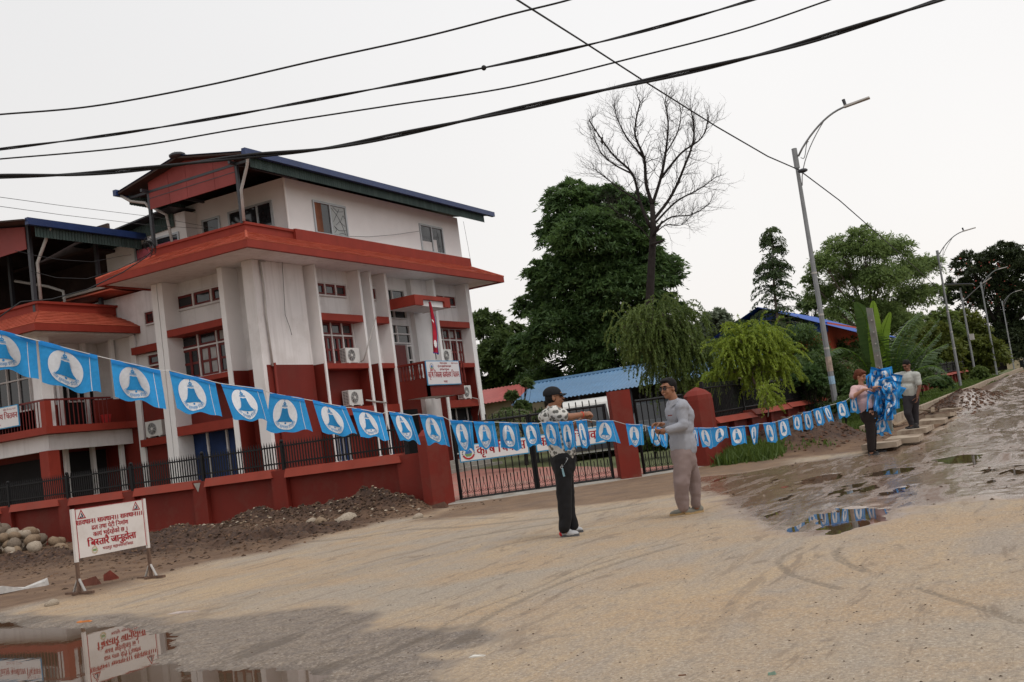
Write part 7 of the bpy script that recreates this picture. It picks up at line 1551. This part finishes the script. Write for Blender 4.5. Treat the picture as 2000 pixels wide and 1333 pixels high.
sx = math_('ADD', vo.outputs['Distance'], math_('MULTIPLY', n5.outputs[0], .25)); t.links.new(mixc(mr_(sx, .56, .64), (.13,.13,.12), mixc(mr_(n5.outputs[0], .3, .7), (.62,.61,.58), (.52,.51,.48))), b.inputs['Base Color'])
sh = MB(); sh.ell(J(1080, 812), (.135,.19,.10)); sh.ell(J(1083, 828), (.135,.17,.17)); sh.ell(J(1092, 856), (.15,.165,.15)); chain(sh, [J(1096, 868), J(1099, 884)], [.152,.150]); cap(sh, sn, sn.lerp(en, .62), .076, .068); cap(sh, sf_, sf_.lerp(ef, .5), .076, .068); cap(sh, nk+ZU*-.02, nk+ZU*-.05, .07, .09)
put('shirt', remesh(sh, 'shirt', SPOT, .008, 12, .02), M1)
tr = MB(); chain(tr, [J(1099, 888), hip, hip-ZU*.08], [.142,.145,.14]); chain(tr, [hip-HF*.06, ka, J(1104, 1012, -.05), aa+ZU*.03], [.12,.088,.074,.070]); chain(tr, [hip+HF*.06, kb_, J(1112, 1008, .1), ab+ZU*.03], [.12,.085,.072,.066])
put('trousers', remesh(tr, 'trousers', BLK, .009, 14, .022, 8), M1)
GS = mat('grey_trainer', (.42,.42,.43), .7, .1, 20); GSO = mat('dark_sole', (.10,.10,.105), .8); REDH = mat('red_heel', (.55,.02,.03), .6)
def feet_on(par, hx, hy, tx, ty, off, colr, sole, hc_=None, z_=None):
    g_ = z_ if z_ is not None else g1_; h = on(hx, hy, 'z', g_); t_ = on(tx, ty, 'z', g_); h = V3(h); t_ = V3(t_); f = (t_-h); f = f.normalized()*min(.29, max(.25, f.length)); return shoe(par, h, h+f, ZU, colr, sole, 1.0, hc_)
feet_on(M1, 1096, 1049, 1131, 1047, 0, GS, GSO, REDH); feet_on(M1, 1109, 1040, 1138, 1040, 0, GS, GSO, REDH)
cp_ = thing('cap', 'black baseball cap worn by the man in the spotted shirt', 'cap', tuple(P(0,0,.1))); q = MB(); q.ell(P(0,-.02,.052), (.088,.108,.082), M3, 16, 12); me = remesh(q, 'cap_crown', BLK, .007, 3)
q2 = bmesh.new(); q2.from_mesh(me); bmesh.ops.bisect_plane(q2, geom=q2.verts[:]+q2.edges[:]+q2.faces[:], plane_co=P(0,0,.028), plane_no=(M3 @ V3((0,.0,-1))), clear_outer=True); q2.to_mesh(me); q2.free(); put('cap_crown', me, cp_)
q = MB(); f_, r_, u_ = frame(hf); q.grid([[P(x_, .07+.085*t_*(1-(x_/.075)**2*.55), .036-.012*t_-(x_/.075)**2*.018) for x_ in np.linspace(-.072, .072, 9)] for t_ in (0, .5, 1)]); q.grid([[P(x_, .07+.085*t_*(1-(x_/.075)**2*.55), .042-.012*t_-(x_/.075)**2*.018) for x_ in np.linspace(-.072, .072, 9)] for t_ in (0, .5, 1)]); q.build('cap_brim', BLK, cp_)
q = MB(); q.ell(P(0,-.03,.0), (.078,.082,.075), M3, 14, 10); put('hair', remesh(q, 'hair', HAIRB, .008, 2), M1)
face_bits(P, M3, M1, .97, 'dark rimmed glasses worn under the black cap')
q = MB(); wv = (wn-en).normalized(); ua = wv.orthogonal().normalized(); ub = wv.cross(ua); q.tube([wn-wv*.02+(ua*math.cos(a)+ub*math.sin(a))*.031 for a in [k*math.pi/6 for k in range(13)]], .0065, 5, cap=False); tag(q.build('wristband', mat('red_band', (.6,.06,.03), .6)), 'red thread band on the wrist of the man in the cap', 'wristband')
kc = thing('key_chain', 'steel chain with pale blue tag hanging from the black trousers', 'key chain', tuple(J(1103, 905, -.16)))
q = MB()
for k in range(5): c0 = J(1107-k*2.6, 897+k*4, -.165); q.tube([c0+HR*math.cos(a)*.011+ZU*math.sin(a)*.013 for a in [j*math.pi/4 for j in range(9)]], .0028, 4, cap=False)
o_ = q.build('chain_links', mat('bright_steel', (.6,.6,.6), .3, metal=.8), kc); o_['kind'] = 'stuff'
q = MB(); q.beam(J(1098, 915, -.165), J(1102, 931, -.16), .022, .006); q.build('tag', mat('pale_blue_plastic', (.25,.42,.5), .5), kc)
# --- man in grey shirt, facing left
fp2, d2_, g2_ = dfeet(1338, 1008); J = lambda x, y, o=0.: V3(at(x, y, d2_+o))
M2 = thing('person', 'man with glasses in grey long sleeved shirt and mauve trousers handling the cord', 'person', tuple(fp2))
body = MB(); hc = J(1305.5, 760, .0); hf = HR*-.80-HF*.62-ZU*.05; P, M3 = head(body, hc, hf, 1.0); nk = J(1316, 783); cap(body, hc+HR*.025-ZU*.06, nk, .052, .058)
chest = J(1326, 808); body.ell(chest, (.11,.14,.17)); body.ell(J(1332, 850), (.11,.14,.15)); hip = J(1335, 888); cap(body, J(1333, 862), hip, .12, .12)
sn, sf_ = J(1333, 794, -.13), J(1314, 793, .14); en, wn = J(1335, 832, -.20), J(1301, 841, -.20); ef, wf = J(1313, 833, .12), J(1293, 829, .0)
chain(body, [sn, en, wn], [.045,.034,.026]); hand(body, wn, HR*-.9+HF*.2-ZU*.05, HF*.7+ZU*.4, 1.0, 1.0, .0095)
chain(body, [sf_, ef, wf], [.045,.034,.026]); hand(body, wf, HR*-.95-HF*.1+ZU*.15, -ZU*.7-HF*.3, 1.0, .95, .0095)
ka, kb_ = J(1331, 942, -.10), J(1354, 938, .12); aa, ab = J(1335, 995, -.06), J(1360, 990, .14)
chain(body, [hip-HF*.08, ka, aa], [.085,.055,.04]); chain(body, [hip+HF*.08, kb_, ab], [.085,.055,.04]); put('body', remesh(body, 'body', SKIN, .0065, 4), M2)
GRY = mat('grey_shirt_cloth', (.31,.32,.36), .8, .06, 6, .2, 120); MAU = mat('mauve_trousers_cloth', (.245,.185,.175), .85, .08, 5, .2, 120)
sh = MB(); cap(sh, sf_, sn, .085, .085); sh.ell(J(1325, 806), (.15,.17,.17)); sh.ell(J(1329, 836), (.145,.17,.17)); sh.ell(J(1333, 862), (.155,.17,.11)); chain(sh, [J(1333, 860), J(1334.5, 874)], [.160,.163]); chain(sh, [sn, en, wn+(en-wn)*.12], [.073,.062,.047]); chain(sh, [sf_, ef, wf+(ef-wf)*.15], [.070,.060,.045]); cap(sh, nk+ZU*-.01, nk+ZU*-.04, .067, .085); sh.ell(J(1334, 812), (.11,.14,.16))
put('shirt', remesh(sh, 'shirt', GRY, .008, 12, .024, 9), M2)
q = MB(); f_, r_, u_ = frame(hf)
for k in (-1, 1): q.hexa([nk+HR*-.055+HF*(.03*k-.05)+ZU*z_ for z_ in (-.07,)]+[nk+HR*.02+HF*(.07*k-.03)+ZU*-.03, nk+HR*.02+HF*(.065*k-.03)+ZU*.012, nk+HR*-.05+HF*(.03*k-.05)+ZU*-.015], [nk+HR*-.07+HF*(.035*k-.06)+ZU*-.075, nk+HR*.02+HF*(.08*k-.04)+ZU*-.035, nk+HR*.02+HF*(.075*k-.04)+ZU*.01, nk+HR*-.062+HF*(.035*k-.06)+ZU*-.02])
q.build('collar', GRY, M2)
q = MB(); q.box(-.03,.03,-.002,.002,-.006,.006); pk_ = J(1308.5, 812, -.165); q = MB(); q.beam(pk_-HR*.025, pk_+HR*.025, .01, .012); q.build('shirt_pocket', MAROON, M2)
tr = MB(); chain(tr, [J(1334, 876), hip, hip-ZU*.08], [.150,.152,.145]); chain(tr, [hip-HF*.06-HR*.02, ka, J(1332, 968, -.08), aa+ZU*.03], [.125,.098,.082,.070]); chain(tr, [hip+HF*.06+HR*.03, kb_, J(1359, 966, .13), ab+ZU*.03], [.12,.088,.074,.064])
put('trousers', remesh(tr, 'trousers', MAU, .009, 14, .026, 8), M2)
TNS = mat('tan_grey_shoe', (.20,.19,.16), .8, .1, 20); TSO = mat('tan_sole', (.40,.27,.13), .8)
feet_on(M2, 1350, 1002, 1304, 1010, 0, TNS, TSO, None, g2_); feet_on(M2, 1374, 1000, 1340, 1006, 0, TNS, TSO, None, g2_)
q = MB(); q.ell(P(0,-.028,.045), (.082,.095,.092), M3, 16, 12); q.ell(P(.01,.03,.098), (.066,.06,.030), M3, 14, 8); q.ell(P(0,-.06,-.01), (.070,.055,.07), M3, 14, 8)
put('hair', remesh(q, 'hair', HAIRB, .0075, 3, .006, 40), M2); face_bits(P, M3, M2, 1.0, 'rectangular dark rimmed glasses worn by the man in the grey shirt')
q = MB(); q.tube(spl([wn+HR*-.07, J(1285, 855, -.2), J(1290, 868, -.2), J(1281, 872, -.1), J(1276, 866, 0), wf+HR*-.07], 6), .0055, 5); tag(q.build('black_cord', WIRE, smooth=True), 'loop of black cord held by the man in the grey shirt', 'cord')
# --- woman
fp3, d3_, g3_ = dfeet(1704, 889); J = lambda x, y, o=0.: V3(at(x, y, d3_+o))
M3w = thing('person', 'woman with red brown hair, pink blouse and black trousers gathering flags', 'person', tuple(fp3))
body = MB(); hc = J(1680.5, 735, .0); hf = HR*.62-HF*.60-ZU*.42; P, M3 = head(body, hc, hf, .95); nk = J(1682, 753); cap(body, hc-ZU*.06, nk, .045, .05)
body.ell(J(1684, 768), (.11,.14,.16)); hip = J(1696, 806); cap(body, J(1690, 785), hip, .12, .125); sn, sf_ = J(1669, 761, -.10), J(1694, 758, .12); en, wn = J(1664.5, 776, -.18), J(1688, 761, -.30); ef, wf = J(1704, 772, .02), J(1708, 757, -.22)
chain(body, [sn, en, wn], [.048,.042,.027]); hand(body, wn, HR*.95-ZU*.1, -ZU, .95, .5); chain(body, [sf_, ef, wf], [.045,.038,.026]); hand(body, wf, HR*.9+ZU*.1, -ZU, .95, .9)
ka, kb_ = J(1700, 846, -.05), J(1704, 845, .08); aa, ab = J(1702, 884, -.04), J(1706, 881, .1); chain(body, [hip-HF*.08, ka, aa], [.09,.055,.038]); chain(body, [hip+HF*.08, kb_, ab], [.09,.055,.038]); put('body', remesh(body, 'body', SKIN2, .008, 4), M3w)
PKB = mat('pale_pink_blouse', (.56,.38,.38), .8, .08, 5)
sh = MB(); cap(sh, sn, sf_, .075, .07); sh.ell(J(1682, 768), (.15,.155,.15)); sh.ell(J(1686, 785), (.15,.15,.13)); chain(sh, [J(1687, 785), J(1691, 797)], [.15,.15]); cap(sh, sn, sn.lerp(en, .85), .068, .064); cap(sh, sf_, sf_.lerp(ef, .6), .065, .06); put('blouse', remesh(sh, 'blouse', PKB, .009, 5, .012), M3w)
tr = MB(); chain(tr, [J(1693, 799), hip, hip-ZU*.08], [.150,.160,.155]); chain(tr, [hip-HF*.05, ka, aa+ZU*.05], [.12,.082,.064]); chain(tr, [hip+HF*.06, kb_, ab+ZU*.05], [.12,.08,.062]); put('trousers', remesh(tr, 'trousers', mat('dark_trousers_cloth', (.018,.013,.013), .85, .2, 6), .010, 5, .012, 9), M3w)
feet_on(M3w, 1697, 889, 1726, 888, 0, mat('black_sandal', (.02,.018,.018), .6), GSO, None, g3_); feet_on(M3w, 1704, 886, 1722, 884, 0, mat('black_sandal', (.02,.018,.018), .6), GSO, None, g3_)
q = MB(); q.ell(P(0,-.03,.035), (.086,.10,.092), M3, 16, 12); q.ell(P(0,-.085,-.04), (.055,.055,.06), M3, 12, 8); q.ell(P(0,.03,.088), (.064,.055,.03), M3, 12, 8); put('hair', remesh(q, 'hair', HAIRR, .009, 3, .006, 40), M3w); face_bits(P, M3, M3w, .95)
# --- man in polo shirt
p4 = on(1786, 838, 'z', .19); d4_ = depth_of(p4); g4_ = .19; J = lambda x, y, o=0.: V3(at(x, y, d4_+o))
zg_ = float(ramp(np.array(p4[0])))+.15
M4 = thing('person', 'man in pale grey polo shirt and dark trousers leaning one hand on the concrete post', 'person', tuple(p4))
body = MB(); hc = J(1771, 714, .0); hf = HR*-.75-HF*.35-ZU*.45; P, M3 = head(body, hc, hf, 1.0); nk = J(1775, 728); cap(body, hc-ZU*.06, nk, .05, .056)
body.ell(J(1777, 740), (.13,.17,.17)); hip = J(1779, 778); cap(body, J(1778, 758), hip, .13, .13); sf_, sn = J(1762, 733.5, .14), J(1790, 733.5, -.14); ef, wf = J(1742, 736, .10), J(1725, 727, .0); en, wn = J(1796, 756, -.20), J(1791.5, 774, -.22)
chain(body, [sf_, ef, wf], [.052,.042,.03]); hand(body, wf, HR*-.6+ZU*.75, HR*-1, 1.0, .15); chain(body, [sn, en, wn], [.052,.042,.03]); hand(body, wn, -ZU*.95-HR*.2, HR*-1, 1.0, .5)
ka, kb_ = J(1773, 807, -.05), J(1787, 806, .1); aa, ab = J(1781, 832, .0), J(1790, 832, .12); chain(body, [hip-HR*.08, ka, aa], [.09,.058,.042]); chain(body, [hip+HR*.08, kb_, ab], [.09,.058,.042]); put('body', remesh(body, 'body', SKIND, .009, 4), M4)
POLO = mat('grey_polo_cloth', (.40,.41,.385), .8, .06, 5); sh = MB(); cap(sh, sf_, sn, .085, .085); sh.ell(J(1776, 741), (.16,.19,.17)); sh.ell(J(1774, 758), (.17,.19,.15)); chain(sh, [J(1775, 760), J(1778.5, 768)], [.165,.165]); cap(sh, sf_, sf_.lerp(ef, .6), .075, .07); cap(sh, sn, sn.lerp(en, .65), .078, .075); cap(sh, nk-ZU*.01, nk-ZU*.04, .07, .085); put('polo_shirt', remesh(sh, 'polo_shirt', POLO, .010, 5, .012), M4)
tr = MB(); chain(tr, [J(1779, 771), hip], [.155,.155]); chain(tr, [hip-HR*.07, ka, aa+ZU*.05], [.115,.085,.066]); chain(tr, [hip+HR*.07, kb_, ab+ZU*.05], [.115,.083,.064]); put('trousers', remesh(tr, 'trousers', mat('charcoal_trousers_cloth', (.032,.030,.036), .85, .1, 6), .010, 5, .014, 9), M4)
zf_ = 0.19
for hx, tx in ((1785, 1772), (1796, 1787)):
    h = V3(on(hx, 838, 'z', zf_)); t_ = V3(on(tx, 839, 'z', zf_)); shoe(M4, h, h+(t_-h).normalized()*.27, ZU, mat('black_sandal', (.02,.018,.018), .6), GSO)
q = MB(); q.ell(P(0,-.02,.038), (.080,.096,.090), M3, 16, 12); put('hair', remesh(q, 'hair', HAIRB, .009, 3), M4); face_bits(P, M3, M4, 1.0)
bpy.data.objects.remove(_to)
